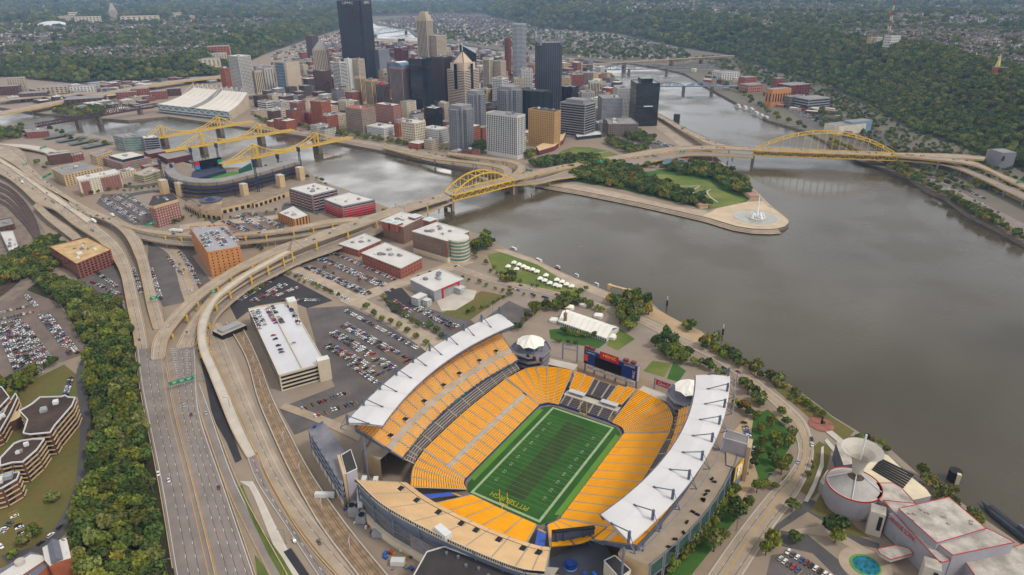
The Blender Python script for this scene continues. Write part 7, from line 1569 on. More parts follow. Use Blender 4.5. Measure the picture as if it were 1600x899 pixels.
for (x, y, lb) in ((1095,322,'left'), (1173,308,'right')):
    c = G(x, y); q = MB(); q.box(c, 26, 12, 0, 5, -.5, 0); q.box(c, 28, 14, 5, 5.6, -.5, 1); solo('park_pavilion', q, [TAN, mat('roof_rose', (170,128,118), .85, .1, .2)], 'low stone pavilion with rose roof at %s of the fountain lawn' % lb, 'pavilion', c)
mt = thing('museum', 'park museum with faceted slate blue roof beside the expressway', 'museum', G(1060,255)); P = ccw([p.xy.to_3d() for p in GG([(1034,259),(1085,259),(1078,248),(1045,245)])]); q = MB(); q.prism(P, 0, 6, 0); part('wall', q, BRICK, mt)
RS = GG([(1034,256),(1058,262),(1086,257),(1064,247),(1040,247)], 7); top = GG([(1048,249),(1062,250)], 12); q = MB(); q.poly([RS[0], RS[1], top[1], top[0]]); q.poly([RS[1], RS[2], top[1]]); q.poly([RS[2], RS[3], top[1]]); q.poly([RS[3], RS[4], top[0], top[1]]); q.poly([RS[4], RS[0], top[0]]); part('roof', q, mat('slate_blue_roof', (86,108,122), .6, .1, .05), mt)
k = MB()
for pts in ([(1050,291),(1080,291),(1094,290),(1090,293),(1080,298),(1086,303)], [(1110,296),(1105,300),(1110,308),(1120,315),(1122,316)], [(905,243),(930,240),(950,237)]):
    P = smooth(GG(pts, .5), 6) if pts[0][0] != 1050 else GG(pts, .5); k.strip(offset(P,-1.1), offset(P,1.1))
struct('path', k, CONC2)
# stepped river wall of the park
P = [p for p in POINTB[15:26]]; 
for j in range(3): b = MB(); A = [p+Vector((0,0,-.8-1.2*j)) for p in offset(P, 3.2*(j)+.0)]; B = [p+Vector((0,0,-.8-1.2*j)) for p in offset(P, 3.2*(j+1))]; b.strip(A, B); b.strip(A, [p+Vector((0,0,1.2)) for p in A]); struct('river_steps', b, PAVE)
c = G(1283,664); b = MB(); b.poly([(c.x+9*math.cos(2*pi*k/28), c.y+9*math.sin(2*pi*k/28), .5) for k in range(28)]); struct('memorial_paving', b, mat('rose_paving', (150,96,84), .9, .2, .2))
q = MB(); q.cyl(c, 1.6, 0, 1.2, 10, 0); q.cyl(c, .9, 1.2, 6, 8, 1, r1=.6); q.cyl(c, .7, 6, 7.6, 8, 1, r1=.3); solo('statue', q, [CONC, DARK], 'dark standing statue on a round rose paved circle near the river', 'statue', c)
for px in ([(1290,676),(1300,674),(1332,700),(1326,706)], [(1288,690),(1292,686),(1318,716),(1312,720)], [(1283,700),(1287,698),(1287,730),(1272,768),(1262,786),(1256,784),(1270,756),(1281,726)]): sheet('path', px, .2, CONC2)
for i, (x, y, dx) in enumerate(((262,897,16),(240,770,14),(222,650,12),(212,560,10),(412,760,-14),(447,850,-14),(360,640,-12),(420,560,8),(545,560,8),(600,590,8),(640,560,8),(770,490,8),(1195,760,8),(1230,690,8),(1150,600,8),(1235,810,-8),(60,520,8),(105,530,8),(1150,830,8))):
    c = G(x, y); e = G(x+dx, y, 0); e.z = 11; q = MB(); q.bar(c, c+Vector((0,0,11)), .3, .3); d_ = (e.xy-c.xy).to_3d().normalized()*3.4; q.bar(c+Vector((0,0,11)), c+d_+Vector((0,0,11.6)), .22, .22); q.bar(c+d_*.8+Vector((0,0,11.5)), c+d_*1.2+Vector((0,0,11.6)), .5, .25)
    solo('street_lamp', q, STEEL, 'slim grey street lamp with single arm %s' % ('beside the freeway' if x < 450 and x > 200 else 'in the car parks' if x < 900 else 'along the riverside drive'), 'street lamp', c, 'street lamps %s' % ('beside the freeway' if x < 450 and x > 200 else 'in the car parks' if x < 900 else 'along the riverside drive'))
# ---------------------------------------------------------------- tents, signs, boats, small things
bt = thing('event_tent', 'large white event tent with ridged roof on the lawn behind stadium', 'tent', G(920,510)); E4 = GG([(872,502),(948,529),(967,512),(886,484)], 4); r0, r1 = (E4[0]+E4[3])/2+Vector((0,0,5)), (E4[1]+E4[2])/2+Vector((0,0,5)); q = MB(); n_ = 9
for i in range(n_):
    f, g = i/n_, (i+.96)/n_; q.poly([E4[0].lerp(E4[1],f), E4[0].lerp(E4[1],g), r0.lerp(r1,g), r0.lerp(r1,f)]); q.poly([r0.lerp(r1,f), r0.lerp(r1,g), E4[3].lerp(E4[2],g), E4[3].lerp(E4[2],f)])
part('roof', q, TENT, bt); q = MB(); q.prism(ccw([p.xy.to_3d() for p in E4]), 0, 3.9, 0); part('wall', q, WHITE, bt); q = MB()
for i in range(22): p = E4[0].lerp(E4[1], (i+.5)/22); q.box(p+(CAMP-p).to_2d().to_3d().normalized()*.3, 1.2, .2, .8, 2.8, math.atan2((E4[1]-E4[0]).y, (E4[1]-E4[0]).x))
part('window', q, DARK, bt, None, True)
for i, (x, y) in enumerate(((866,503),(890,483),(912,478),(935,496),(955,529),(924,560))): c = G(x, y); q = MB(); q.box(c, 8, 6, 0, 3, .4); q.cyl(c, 5.4, 3, 5, 4, r1=.2); solo('side_tent', q, TENT, 'small white side tent next to the large event tent', 'tent', c, 'side tents of the event tent')
c = G(883,508); q = MB(); q.cyl(c, 2.6, 0, 10, 4, r1=2); q.cyl(c, 1.8, 10, 13, 8); q.cyl(c, .5, 13, 18, 6, r1=.1); solo('clock_monument', q, mat('rough_stone', (140,118,94), .9, .2, .4), 'slender rough stone monument beside the large event tent', 'monument', c)
for i, (x, y) in enumerate(((794,420),(803,414),(811,417),(818,420),(824,423),(832,425),(839,428),(807,424),(844,439),(853,434),(851,442),(859,446),(868,449),(874,451),(870,441),(878,444),(885,448),(893,451))):
    c = G(x, y); q = MB(); q.cyl(c, 4.2, 2.8, 3.1, 4); q.cyl(c, 4.2, 3.1, 5.6, 4, r1=.3)
    for s in range(4): q.cyl((c.x+2.9*math.cos(pi/2*s), c.y+2.9*math.sin(pi/2*s)), .15, 0, 3, 5)
    solo('canopy_tent', q, TENT, 'white pointed canopy tent on the riverside lawn', 'tent', c, 'canopy tents on the riverside lawn')
def gantry(pts, y0, z, lb, panels, w_=3.4):
    a, b = G(*pts[0], z), G(*pts[1], z); t = thing('sign_gantry', lb, 'road sign', (a.x, a.y, 0)); q = MB()
    for p in (a, b): q.bar((p.x,p.y,max(0,y0)), p+Vector((0,0,1.5)), .45, .45)
    for dz in (-.8, 1): q.bar(a+Vector((0,0,dz)), b+Vector((0,0,dz)), .3, .3)
    part('frame', q, STEEL, t); d = (b-a).normalized(); n = Vector((d.y,-d.x,0)); n = n if n.dot(CAMP-a) > 0 else -n
    for f0, f1 in panels:
        q = MB(); q.add([a.lerp(b,f0)+n*.5+Vector((0,0,-w_/2)), a.lerp(b,f1)+n*.5+Vector((0,0,-w_/2)), a.lerp(b,f1)+n*.5+Vector((0,0,w_/2)), a.lerp(b,f0)+n*.5+Vector((0,0,w_/2))], [(0,1,2,3)]); p = part('sign_panel', q, GREENS, t)
        q = MB(); c0 = a.lerp(b,(f0+f1)/2)+n*.56
        for j, dz in enumerate((.7,-.3)): q.bar(c0-d*(1.6-j*.4)+Vector((0,0,dz)), c0+d*(1.6-j*.4)+Vector((0,0,dz)), .05, .45)
        part('legend', q, WHITE, p)
gantry(((264,600),(316,586)), 0, 7, 'green overhead sign gantry over the freeway carriageway', ((.02,.3),(.31,.44),(.45,.73)))
for x0, y0, x1, y1, zb, z, lb in ((234,467,246,464,6,9,'green sign panel over the descending left ramp'),(66,278,80,271,9,14,'green sign panel over the freeway viaduct beside tan warehouse'),(228,352,242,347,10,16,'green sign panel in front of loft building ramp'),(329,456,337,455,13,16,'small green sign panel between the curved ramps'),(822,265,832,267,14,19,'green sign panel at the end of near arch bridge'),(933,253,944,250,8,14,'green sign panel over park expressway'),(1062,237,1070,237,10,14,'green sign panel under the upper park road'),(1065,200,1071,199,7,14,'green sign panel over the riverside expressway'),(62,232,72,229,5,9,'green sign panel at the pale far left road'),(1588,285,1597,283,12,16,'green sign panel on the road under dark hill'),(36,258,42,256,7,10,'small green sign panel on loop ramp')):
    gantry(((x0,y0),(x1,y1)), zb, z, lb, ((.0,1),))
for x0, y0, x1, y1, z, lb in ((24,281,40,276,15,'pale steel gantry spanning the southbound viaduct near left edge'),(96,330,120,322,15,'pale steel gantry spanning freeway viaduct above exit ramp'),(455,372,474,387,22,'pale steel gantry over the upper bridge deck'),(618,320,632,326,23,'pale steel gantry near the river end of upper deck')):
    gantry(((x0,y0),(x1,y1)), z-6, z, lb, ())
def boat(label, x, y, L, m=WHITE, ang=None, decks=2, group=None, nm='river_boat'):
    c = G(x, y, WATER_Z); ang = ang if ang is not None else 0; ca_, sn_ = math.cos(ang), math.sin(ang); W = L*.26
    pts = [Vector((c.x+ca_*u*L-sn_*v*W, c.y+sn_*u*L+ca_*v*W, 0)) for u, v in ((-.5,-.4),(.25,-.5),(.5,0),(.25,.5),(-.5,.4))]; t = thing(nm, label, 'boat', c, group)
    q = MB(); q.prism(ccw(pts), WATER_Z-.3, WATER_Z+1.4, 0, 1); part('hull', q, [m, CONC2], t)
    for k in range(decks): q = MB(); q.box(c, L*(.62-.14*k), W*(.8-.1*k), WATER_Z+1.4+2.4*k, WATER_Z+3.6+2.4*k, ang, 0); q.box(c, L*(.6-.14*k)+.1, W*(.8-.1*k)+.1, WATER_Z+2.2+2.4*k, WATER_Z+3.1+2.4*k, ang, 1); part('cabin', q, [WHITE, GLASS], t)
    return t
angS = math.atan2((G(1200,190)-G(1150,162)).y, (G(1200,190)-G(1150,162)).x)
for i, (x, y, L) in enumerate(((1113,143,18),(1121,146,20),(1128,149,18),(1136,152,20),(1144,157,18),(1153,168,38),(1164,171,42),(1174,174,40),(1181,180,44),(1190,184,40),(1197,187,36))): boat('white multi deck riverboat moored in the row along the south bank', x, y, L, WHITE, angS+.1*(i % 3), 3 if L > 30 else 1, 'riverboats along the south bank')
for lb, x, y, L, m in (('white cabin cruiser moored at the lawn river walk', 803,391,14,WHITE),('long white cruiser moored beside the river walk', 842,409,15,WHITE),('small red and white boat at the river walk', 872,420,9,RED),('small white boat moored near stone arch ruin', 901,433,9,WHITE),('small white boat farthest along the river walk', 932,447,9,WHITE)): boat(lb, x, y, L, m, math.atan2((G(880,426)-G(830,402)).y, (G(880,426)-G(830,402)).x), 1)
for i, (a, b) in enumerate((((1562,358),(1592,378)),((1585,368),(1640,402)))):
    A, B = G(*a, WATER_Z), G(*b, WATER_Z); q = MB(); q.bar(A+Vector((0,0,.9)), B+Vector((0,0,.9)), 11, 2.6, 0); q.bar(A.lerp(B,.05)+Vector((0,0,2.3)), A.lerp(B,.95)+Vector((0,0,2.3)), 8, .2, 1); solo('barge', q, [mat('rust_red', (112,58,44), .9, .25, .2), mat('barge_hold', (58,44,42), .9, .2, .2)], 'rusty river barge moored at the right bank, %s' % ('nearer the overgrown bank' if i == 0 else 'cut by the photo edge'), 'barge', A)
c = G(1032,187,WATER_Z); q = MB(); q.box(G(1057,190,WATER_Z), 14, 9, -6, 13, .6); solo('old_bridge_pier', q, mat('old_stone', (84,72,70), .9, .2, .2), 'dark old stone bridge pier standing alone in the far river', 'bridge pier', G(1057,190,WATER_Z))
A, B = G(949,452), G(986,462); q = MB(); q.bar(A.lerp(B,.1)+Vector((0,0,5)), A.lerp(B,.9)+Vector((0,0,5)), 3, 2)
for f in (.1,.9): q.bar(A.lerp(B,f), A.lerp(B,f)+Vector((0,0,6.4)), 4, 4)
for k2 in range(6): q.bar(A.lerp(B,.12+.13*k2)+Vector((0,0,3.4+1.2*math.sin(pi*k2/5))), A.lerp(B,.25+.13*k2)+Vector((0,0,3.4+1.2*math.sin(pi*(k2+1)/5))), 3, 1)
solo('stone_arch', q, TAN, 'low tan stone arch ruin on the river bank', 'stone arch', A)
for lb, x, y in (('small white channel marker nearer the sandy bank', 1042,478),('small white channel marker farther along the stadium bank', 1129,523)): c = G(x, y, WATER_Z); q = MB(); q.cyl(c, .9, -6, 2, 8, 0); q.cyl(c, .5, 2, 6, 6, 1); solo('channel_marker', q, [DARK, WHITE], lb, 'channel marker', c)
tp = thing('tunnel_portal', 'grey stone tunnel portal building on the dark hillside', 'tunnel portal', G(1558,262)); c = G(1560,262); q = MB(); q.box(c, 30, 26, 0, 30, -.5, 0, 1); part('tower', q, [GREYT, ROOFG], tp); q = MB(); q.box(c+Vector((14,-22,0)), 26, 26, 0, 24, -.5, 0, 1); part('wing', q, [mat('portal_tan', (150,138,124), .85, .1, .1), ROOFG], tp)
q = MB(); q.box(c+Vector((-6,14,0)), 9, 3, 16, 24, -.5); part('portal_opening', q, DARK, tp)
rng2 = random.Random(3); c0 = G(515,785)
for nm, lb, x, y, sx_, sy_, z, m in (('cooling_unit','large grey cooling tower unit with two fans beside stadium wall',556,802,9,7,6,GREYP),('cooling_unit','smaller grey cooling unit with one fan beside stadium wall',566,815,6,6,5,GREYP),('white_bus','long white bus parked between rail line and stadium',508,777,3,13,3.4,WHITE),('storage_container','grey storage container beside blue bins at stadium base',594,838,4,9,4,GREYP),('tank_trailer','white tank trailer amid yellow equipment at bottom',622,882,4,8,3.6,WHITE)):
    c = G(x, y); q = MB(); q.box(c, sx_, sy_, .4, z, -.62); q.box(c, sx_*.9, sy_*.9, z, z+.25, -.62)
    if 'cooling' in nm:
        for s in ((-2,2) if sx_ > 8 else (0,)): q.cyl((c.x+s*.6, c.y+s*.8), 1.9, z, z+.9, 12, 1, 1)
    solo(nm, q, [m, DARK], lb, nm.replace('_', ' '), c)
for i in range(46):
    f = rng2.random(); x = 520+f*60+rng2.uniform(-8,8) if i < 28 else 600+rng2.random()*50; y = 770+f*62+rng2.uniform(-6,6) if i < 28 else 855+rng2.random()*36; c = G(x, y); cc = rng2.choice([(60,90,160),(170,60,50),(190,150,50),(120,120,124),(220,220,216),(70,66,62)]); q = MB(); s = rng2.uniform(.8,2); q.box(c, s*1.5, s, 0, s, rng2.random()*3); solo('supply_crate', q, mat('crate_%d' % cc[0], cc, .7, .15, .5), 'small %s crate in the jumbled store yard at the stadium base' % {60:'blue',170:'red',190:'yellow',120:'grey',220:'white',70:'dark'}[cc[0]], 'crate', c, 'crates in the stadium store yard, %d' % cc[0])
# ---------------------------------------------------------------- trees
LEAF = mat('leaf_green', (98,112,44), .8, .3, .5, mode='objrand', col2=(126,130,50)); LEAFD = mat('leaf_dark', (66,88,42), .8, .3, .5, mode='objrand', col2=(88,106,46)); LEAFY = mat('leaf_autumn', (132,122,50), .8, .3, .5, mode='objrand', col2=(156,132,52)); LEAFG = mat('leaf_olive', (106,114,60), .8, .25, .5, mode='objrand', col2=(126,128,70))
BARK = mat('bark', (84,70,56), .95, .2, 1)
def crown_mesh(name, seed, lobes, n, m, sq=1.0, leaf=.16):
    """unit crown: radius about 1 in plan, from z 0 to about 1.5; leaf-clump faces over uneven lobes"""
    r = np.random.default_rng(seed); V = []; Fc = []
    Ls = [(np.array([0, 0, .78*sq]), .62)]
    for k in range(lobes):
        a = r.uniform(0, 2*pi); d = r.uniform(.3, .62); Ls.append((np.array([d*math.cos(a), d*math.sin(a), r.uniform(.35, 1.15)*sq]), r.uniform(.26, .46)))
    for c, R in Ls:   # solid heart of each lobe
        o = len(V); k1, k2 = 6, 4
        for i in range(k2+1):
            for j in range(k1):
                t = pi*i/k2; p = 2*pi*j/k1; q = R*.74*(1+r.uniform(-.16, .16)); V.append(c+q*np.array([math.sin(t)*math.cos(p), math.sin(t)*math.sin(p), math.cos(t)]))
        for i in range(k2):
            for j in range(k1): Fc.append((o+i*k1+j, o+i*k1+(j+1) % k1, o+(i+1)*k1+(j+1) % k1, o+(i+1)*k1+j))
    per = [R*R for c, R in Ls]; tot = sum(per)
    for (c, R), w in zip(Ls, per):
        for k in range(int(n*w/tot)):
            d = r.normal(size=3); d /= np.linalg.norm(d)
            if d[2] < -.45: d[2] *= -.5
            p = c+d*R*r.uniform(.78, 1.12); nn = d+r.normal(size=3)*.55; nn /= np.linalg.norm(nn)
            a = np.cross(nn, [0, 0, 1.]); a = a/max(1e-6, np.linalg.norm(a)) if np.linalg.norm(a) > 1e-3 else np.array([1., 0, 0]); b = np.cross(nn, a); s = leaf*r.uniform(.6, 1.25); o = len(V)
            th = r.uniform(0, 2*pi); a, b = a*math.cos(th)+b*math.sin(th), b*math.cos(th)-a*math.sin(th)
            V += [p-a*s-b*s*.7, p+a*s-b*s*.8, p+a*s*.8+b*s*.7, p-a*s*.9+b*s*.8+nn*s*.3]; Fc.append((o, o+1, o+2, o+3))
    me = bpy.data.meshes.new(name); me.from_pydata([tuple(v) for v in V], [], Fc); me.materials.append(m); me.update(); return me
CR = [crown_mesh('crown', 1, 8, 420, LEAF), crown_mesh('crown', 2, 7, 420, LEAFD), crown_mesh('crown', 3, 9, 420, LEAF), crown_mesh('crown', 4, 6, 420, LEAFG), crown_mesh('crown', 5, 8, 420, LEAFD, 1.1), crown_mesh('crown', 6, 6, 380, LEAFY)]
q = MB(); q.cyl((0, 0), .09, -.25, .75, 6, r1=.045)
for k in range(4): a = 2*pi*k/4+.4; q.bar((0, 0, .3+.07*k), (.42*math.cos(a), .42*math.sin(a), .7+.1*k), .05, .05)
TRUNK = q.mesh('trunk', BARK)
TR = []   # position, crown radius, kind, region
def T(p, r, kind, reg): TR.append((Vector(p), r, kind, reg))
rt_ = random.Random(11)
def kindpick(w=(4,4,3,2,3,1)): return rt_.choices(range(6), w)[0]
def tline(pts, n, r, reg, w=(4,3,3,3,3,1), jit=1.5, z=0):
    P = arcn(GG(pts, z), n)
    for p in P: T(p+Vector((rt_.uniform(-jit,jit), rt_.uniform(-jit,jit), 0)), r*rt_.uniform(.8,1.2), kindpick(w), reg)
def tpoly(px, sp, r, reg, w=(4,4,3,2,3,1), fill=1.0):
    P = GG(px); x0, x1 = min(p.x for p in P), max(p.x for p in P); y0, y1 = min(p.y for p in P), max(p.y for p in P); y = y0; k = 0
    while y < y1:
        x = x0+(sp/2 if k % 2 else 0); k += 1
        while x < x1:
            a, b = x+rt_.uniform(-.35,.35)*sp, y+rt_.uniform(-.35,.35)*sp
            if inpoly(a, b, P) and rt_.random() < fill: T((a, b, 0), r*rt_.uniform(.75,1.3), kindpick(w), reg)
            x += sp
        y += sp*.87
R_WOOD = 'in the wooded strip beside the freeway'
tpoly([(40,432),(105,445),(185,478),(205,520),(218,640),(238,760),(262,895),(268,930),(118,930),(116,850),(128,790),(146,740),(150,650),(140,590),(142,548),(100,478)], 7.2, 5.2, R_WOOD, (5,4,5,3,4,.08))
tpoly([(0,410),(55,385),(80,372),(110,395),(85,425),(40,440),(0,450)], 8, 5, 'by the rail curve at left')
tpoly([(-20,590),(20,600),(55,575),(62,595),(30,625),(-20,640)], 7, 4.6, 'around the college buildings'); tline([(60,580),(85,572)], 3, 4, 'around the college buildings'); tline([(0,690),(12,672),(0,655)], 3, 4.5, 'around the college buildings'); tline([(78,788),(90,782)], 2, 4.5, 'around the college buildings'); tline([(55,838),(62,828),(35,862),(20,872)], 4, 4, 'around the college buildings')
R_ST = 'in the row along the river side of the stadium'
tline([(1036,888),(1065,862),(1082,845),(1100,823),(1116,803),(1133,780)], 15, 5, R_ST, (5,1,5,0,1,0), .8); tline([(1045,897),(1090,850),(1125,808)], 11, 4, R_ST, (5,1,5,0,1,0), .8)
R_DR = 'along the riverside drive beside the stadium'
for x, y, r in ((1115,862,5.5),(1126,848,5),(1147,815,5.5),(1158,806,4.5),(1170,790,4),(1182,770,4),(1196,762,3.5),(1178,730,4),(1186,712,4),(1192,695,4),(1188,676,4),(1182,655,4),(1206,725,4.5),(1212,706,4.5),(1210,688,4.5),(1204,668,4.5),(1232,700,4.5),(1236,684,4.5),(1228,665,4),(1220,648,4),(1225,730,4.5),(1220,742,4.5),(1232,722,3.5),(1237,800,5),(1243,848,5),(1205,855,5.5),(1196,868,4.5),(1298,838,7.5),(1304,848,5),(1272,730,3),(1262,745,2.5),(1210,765,3),(1150,770,3.5),(1160,745,3.5),(1145,790,4)): T(G(x, y), r, kindpick((5,2,4,1,2,0)), R_DR)
R_RB = 'on the river bank behind the stadium'
tpoly([(948,470),(985,468),(1015,478),(1018,490),(990,500),(968,490),(945,480)], 7.5, 5.5, R_RB, (3,3,3,3,3,2)); tpoly([(1072,508),(1085,512),(1082,525),(1062,518)], 6, 4.5, R_RB); tpoly([(1085,527),(1125,545),(1165,568),(1200,590),(1225,606),(1215,612),(1160,580),(1100,548)], 6.5, 4.6, R_RB, (5,2,4,3,2,2)); tline([(1215,602),(1240,615),(1258,632),(1285,652)], 8, 3, R_RB, (4,2,3,3,1,2)); tline([(1235,620),(1262,640),(1285,660)], 7, 2.2, R_RB, (4,2,3,3,1,3), 3)
tpoly([(1430,738),(1480,765),(1495,790),(1545,822),(1535,830),(1470,790),(1430,755)], 6.5, 4.2, 'between science centre and river', (3,2,2,4,1,4)); tline([(1330,690),(1362,692),(1385,705)], 6, 3.2, 'between science centre and river', (3,2,3,3,1,2))
R_LAWN = 'around the lawn and event tent'
tpoly([(835,480),(858,490),(905,478),(902,468),(880,470),(850,480),(800,515),(812,522)], 6.5, 4.4, R_LAWN, (3,4,3,4,3,0)); tline([(905,475),(925,482),(940,488)], 6, 4, R_LAWN, (2,3,2,5,2,0)); tpoly([(958,490),(975,485),(995,510),(990,522),(970,512)], 7, 5.5, R_LAWN, (5,2,4,1,2,0)); tpoly([(1022,535),(1045,535),(1082,560),(1075,572),(1040,562),(1022,550)], 7, 5, R_LAWN, (5,2,4,2,2,0)); tline([(880,522),(905,526),(928,528)], 5, 3.4, R_LAWN); tline([(868,535),(900,540)], 5, 2.6, R_LAWN); tline([(1085,570),(1105,575),(1130,590)], 6, 4, R_LAWN, (2,2,2,6,2,0)); tpoly([(1146,600),(1160,592),(1200,625),(1185,640),(1160,625)], 7, 4, R_LAWN, (3,2,3,5,2,0)); tline([(1150,635),(1172,650)], 4, 4, R_LAWN)
R_SQ = 'along the tan street between car parks'
for x, y in ((573,484),(585,494),(597,502),(611,506),(624,514),(637,520),(650,530),(666,540),(620,488),(632,496),(645,505),(655,512),(672,515),(683,520),(690,530),(610,478),(600,470)): T(G(x, y), 3.6*rt_.uniform(.85,1.25), kindpick((3,1,3,4,1,0)), R_SQ)
tline([(445,427),(470,440),(500,452),(530,462)], 10, 2.6, R_SQ, (3,1,3,4,1,0)); tline([(510,420),(540,445),(560,440)], 4, 2.4, R_SQ); tline([(722,436),(760,448),(800,462),(835,466)], 9, 2.6, R_SQ, (2,0,2,4,0,3)); tline([(730,490),(760,482),(792,466),(798,452)], 10, 2.8, R_SQ, (3,2,3,3,1,1)); tline([(812,510),(830,497),(842,487)], 6, 2.4, R_SQ, (0,0,0,2,0,5))
tpoly([(735,385),(760,372),(775,375),(765,390),(745,395)], 8, 5, 'beside the curved glass corner office', (4,5,3,1,3,0)); tline([(745,400),(770,425),(800,438),(840,452)], 12, 2.6, 'in the shrub beds beside the riverside lawn', (3,2,3,3,1,1), 4); tpoly([(780,432),(800,428),(805,440),(785,442)], 6, 3.6, 'in the shrub beds beside the riverside lawn'); tline([(880,462),(900,462),(915,455)], 5, 3, 'in the shrub beds beside the riverside lawn')
tline([(486,305),(505,300),(588,342),(600,335)], 4, 4, 'near the offices by the bridge ramp'); tline([(392,462),(402,455),(408,450)], 3, 3, 'near the offices by the bridge ramp'); tline([(392,382),(402,388),(412,392)], 4, 3.6, 'near the offices by the bridge ramp'); tline([(130,308),(160,300),(190,296),(205,290)], 7, 3, 'by the hotel and loft building'); tline([(275,350),(288,344)], 3, 3.4, 'by the hotel and loft building'); tline([(292,320),(300,330),(306,334)], 4, 3, 'by the hotel and loft building', (1,1,1,5,0,2)); tline([(195,300),(230,296),(258,292)], 8, 2.8, 'by the hotel and loft building', (2,2,2,4,1,2)); tline([(300,340),(330,346),(400,338),(432,330)], 9, 2.4, 'in front of the baseball park', (2,2,2,4,1,2)); tline([(345,332),(370,328),(395,322)], 6, 2.4, 'in front of the baseball park'); tline([(60,258),(72,268),(80,252)], 4, 5, 'by the dark brown brick block', (3,2,2,2,2,3)); tpoly([(120,275),(128,268),(125,280)], 5, 3, 'by the dark brown brick block'); tline([(480,280),(500,283),(510,290)], 4, 4, 'near the offices by the bridge ramp'); tpoly([(0,205),(40,200),(36,215),(0,222)], 12, 6, 'on the river bank at far left'); tline([(80,205),(95,210),(115,222),(165,228)], 8, 6, 'on the river bank at far left'); tline([(400,262),(430,262),(450,256)], 5, 4, 'behind the baseball park outfield')
R_PT = 'in the groves of the point park'
tpoly([(888,268),(900,260),(935,256),(960,258),(985,262),(1000,268),(1005,280),(1045,292),(1065,302),(1085,312),(1108,318),(1110,324),(1080,324),(1035,311),(980,298),(930,288),(893,283)], 10, 6.6, R_PT, (4,5,3,1,4,1)); tpoly([(1042,266),(1060,258),(1095,260),(1125,264),(1150,276),(1165,288),(1178,302),(1160,308),(1148,306),(1135,298),(1118,284),(1095,278),(1060,274)], 10.5, 6.8, R_PT, (3,6,2,0,5,1)); tline([(1010,262),(1022,262),(1045,268)], 4, 6, R_PT)
tpoly([(825,258),(850,250),(882,246),(935,249),(934,255),(895,257),(860,263),(832,264)], 10, 5.8, 'between the hotel lawn and expressway', (3,6,2,1,4,0)); tpoly([(944,226),(955,217),(978,228),(1005,233),(1020,226),(1012,236),(985,243),(965,236)], 10, 5.4, 'between the hotel lawn and expressway', (3,5,3,1,4,1)); tpoly([(972,215),(1000,208),(1025,220),(1018,226),(985,222)], 11, 6, 'between the hotel lawn and expressway', (3,6,3,0,4,1)); tpoly([(728,230),(758,226),(760,240),(735,242)], 11, 6.5, 'beside the striped apartment tower', (2,6,2,0,4,0)); tpoly([(822,238),(838,240),(836,250),(822,250)], 9, 5, 'beside the striped apartment tower'); tline([(690,236),(702,238),(714,238)], 4, 5, 'on the downtown river bank', (1,1,1,4,0,3)); tline([(838,242),(862,232),(880,226)], 6, 4, 'between the hotel lawn and expressway')
for a in ([(400,187),(430,192),(462,200)], [(470,198),(505,206),(542,212)], [(555,212),(600,220),(640,227)], [(408,191),(450,199)], [(478,202),(540,214)], [(560,216),(636,228)]): tline(a, 14, 5.6, 'on the downtown river bank', (4,2,3,3,2,1), 4)
tpoly([(300,168),(330,163),(372,172),(380,178),(330,182),(300,178)][:0] or [(78,178),(120,168),(165,172),(160,186),(100,182)], 14, 7, 'on the far left river bank')
for a in ([(1298,222),(1340,243),(1388,260)], [(1385,266),(1420,280),(1450,296),(1480,310)], [(1480,308),(1515,334),(1555,354),(1600,378)], [(1400,262),(1440,282)], [(1490,316),(1560,352)]): tline(a, 20, 6, 'on the overgrown south river bank', (4,4,3,2,3,2), 4)
tline([(1110,118),(1160,150),(1210,185),(1260,203)], 26, 7, 'on the overgrown south river bank', (4,4,3,2,3,1), 8); tline([(935,108),(950,118),(961,132)], 12, 7, 'on the curved far river bank', (3,4,3,2,3,1), 5); tline([(880,84),(930,92),(975,96)], 16, 9, 'on the curved far river bank', (3,4,3,2,3,1), 6)
for k in range(1500):
    x, y = rt_.uniform(640,1090), rt_.uniform(34,98); p = G(x, y)
    if inpoly(x, y, ((655,58),(640,46),(700,30),(780,32),(840,46),(958,54),(1060,77),(1090,100),(1000,95),(940,90),(875,88),(800,77),(720,66))): T(p, rt_.uniform(7,13), kindpick((2,5,2,1,3,0)), 'on the far flats')
near = sorted(TR, key=lambda t: -t[1]/(t[0]-CAMP).length); KN = ['bright green', 'dark green', 'green', 'olive green', 'tall dark green', 'yellow orange']
crown_obj = {}
for p, r, kd, reg in near[:300]:
    t = thing('leafy_tree', '%s broad leafy tree %s' % (KN[kd], reg), 'tree', p, 'trees %s, %s' % (reg, KN[kd]))
    a = rt_.uniform(0, 6.28); h = r*rt_.uniform(.75, 1.45); inst('trunk', TRUNK, t, p+Vector((0,0,h*.25)), a, (r, r, h)); o = inst('crown', CR[kd], t, p+Vector((0,0,h*.42)), a, (r, r, h)); crown_obj.setdefault(kd, o)
for kd in range(6):
    if kd not in crown_obj: crown_obj[kd] = next(o for o in crown_obj.values())
pts = [(p.x, p.y, r*.35, r, kd) for p, r, kd, reg in near[300:]]
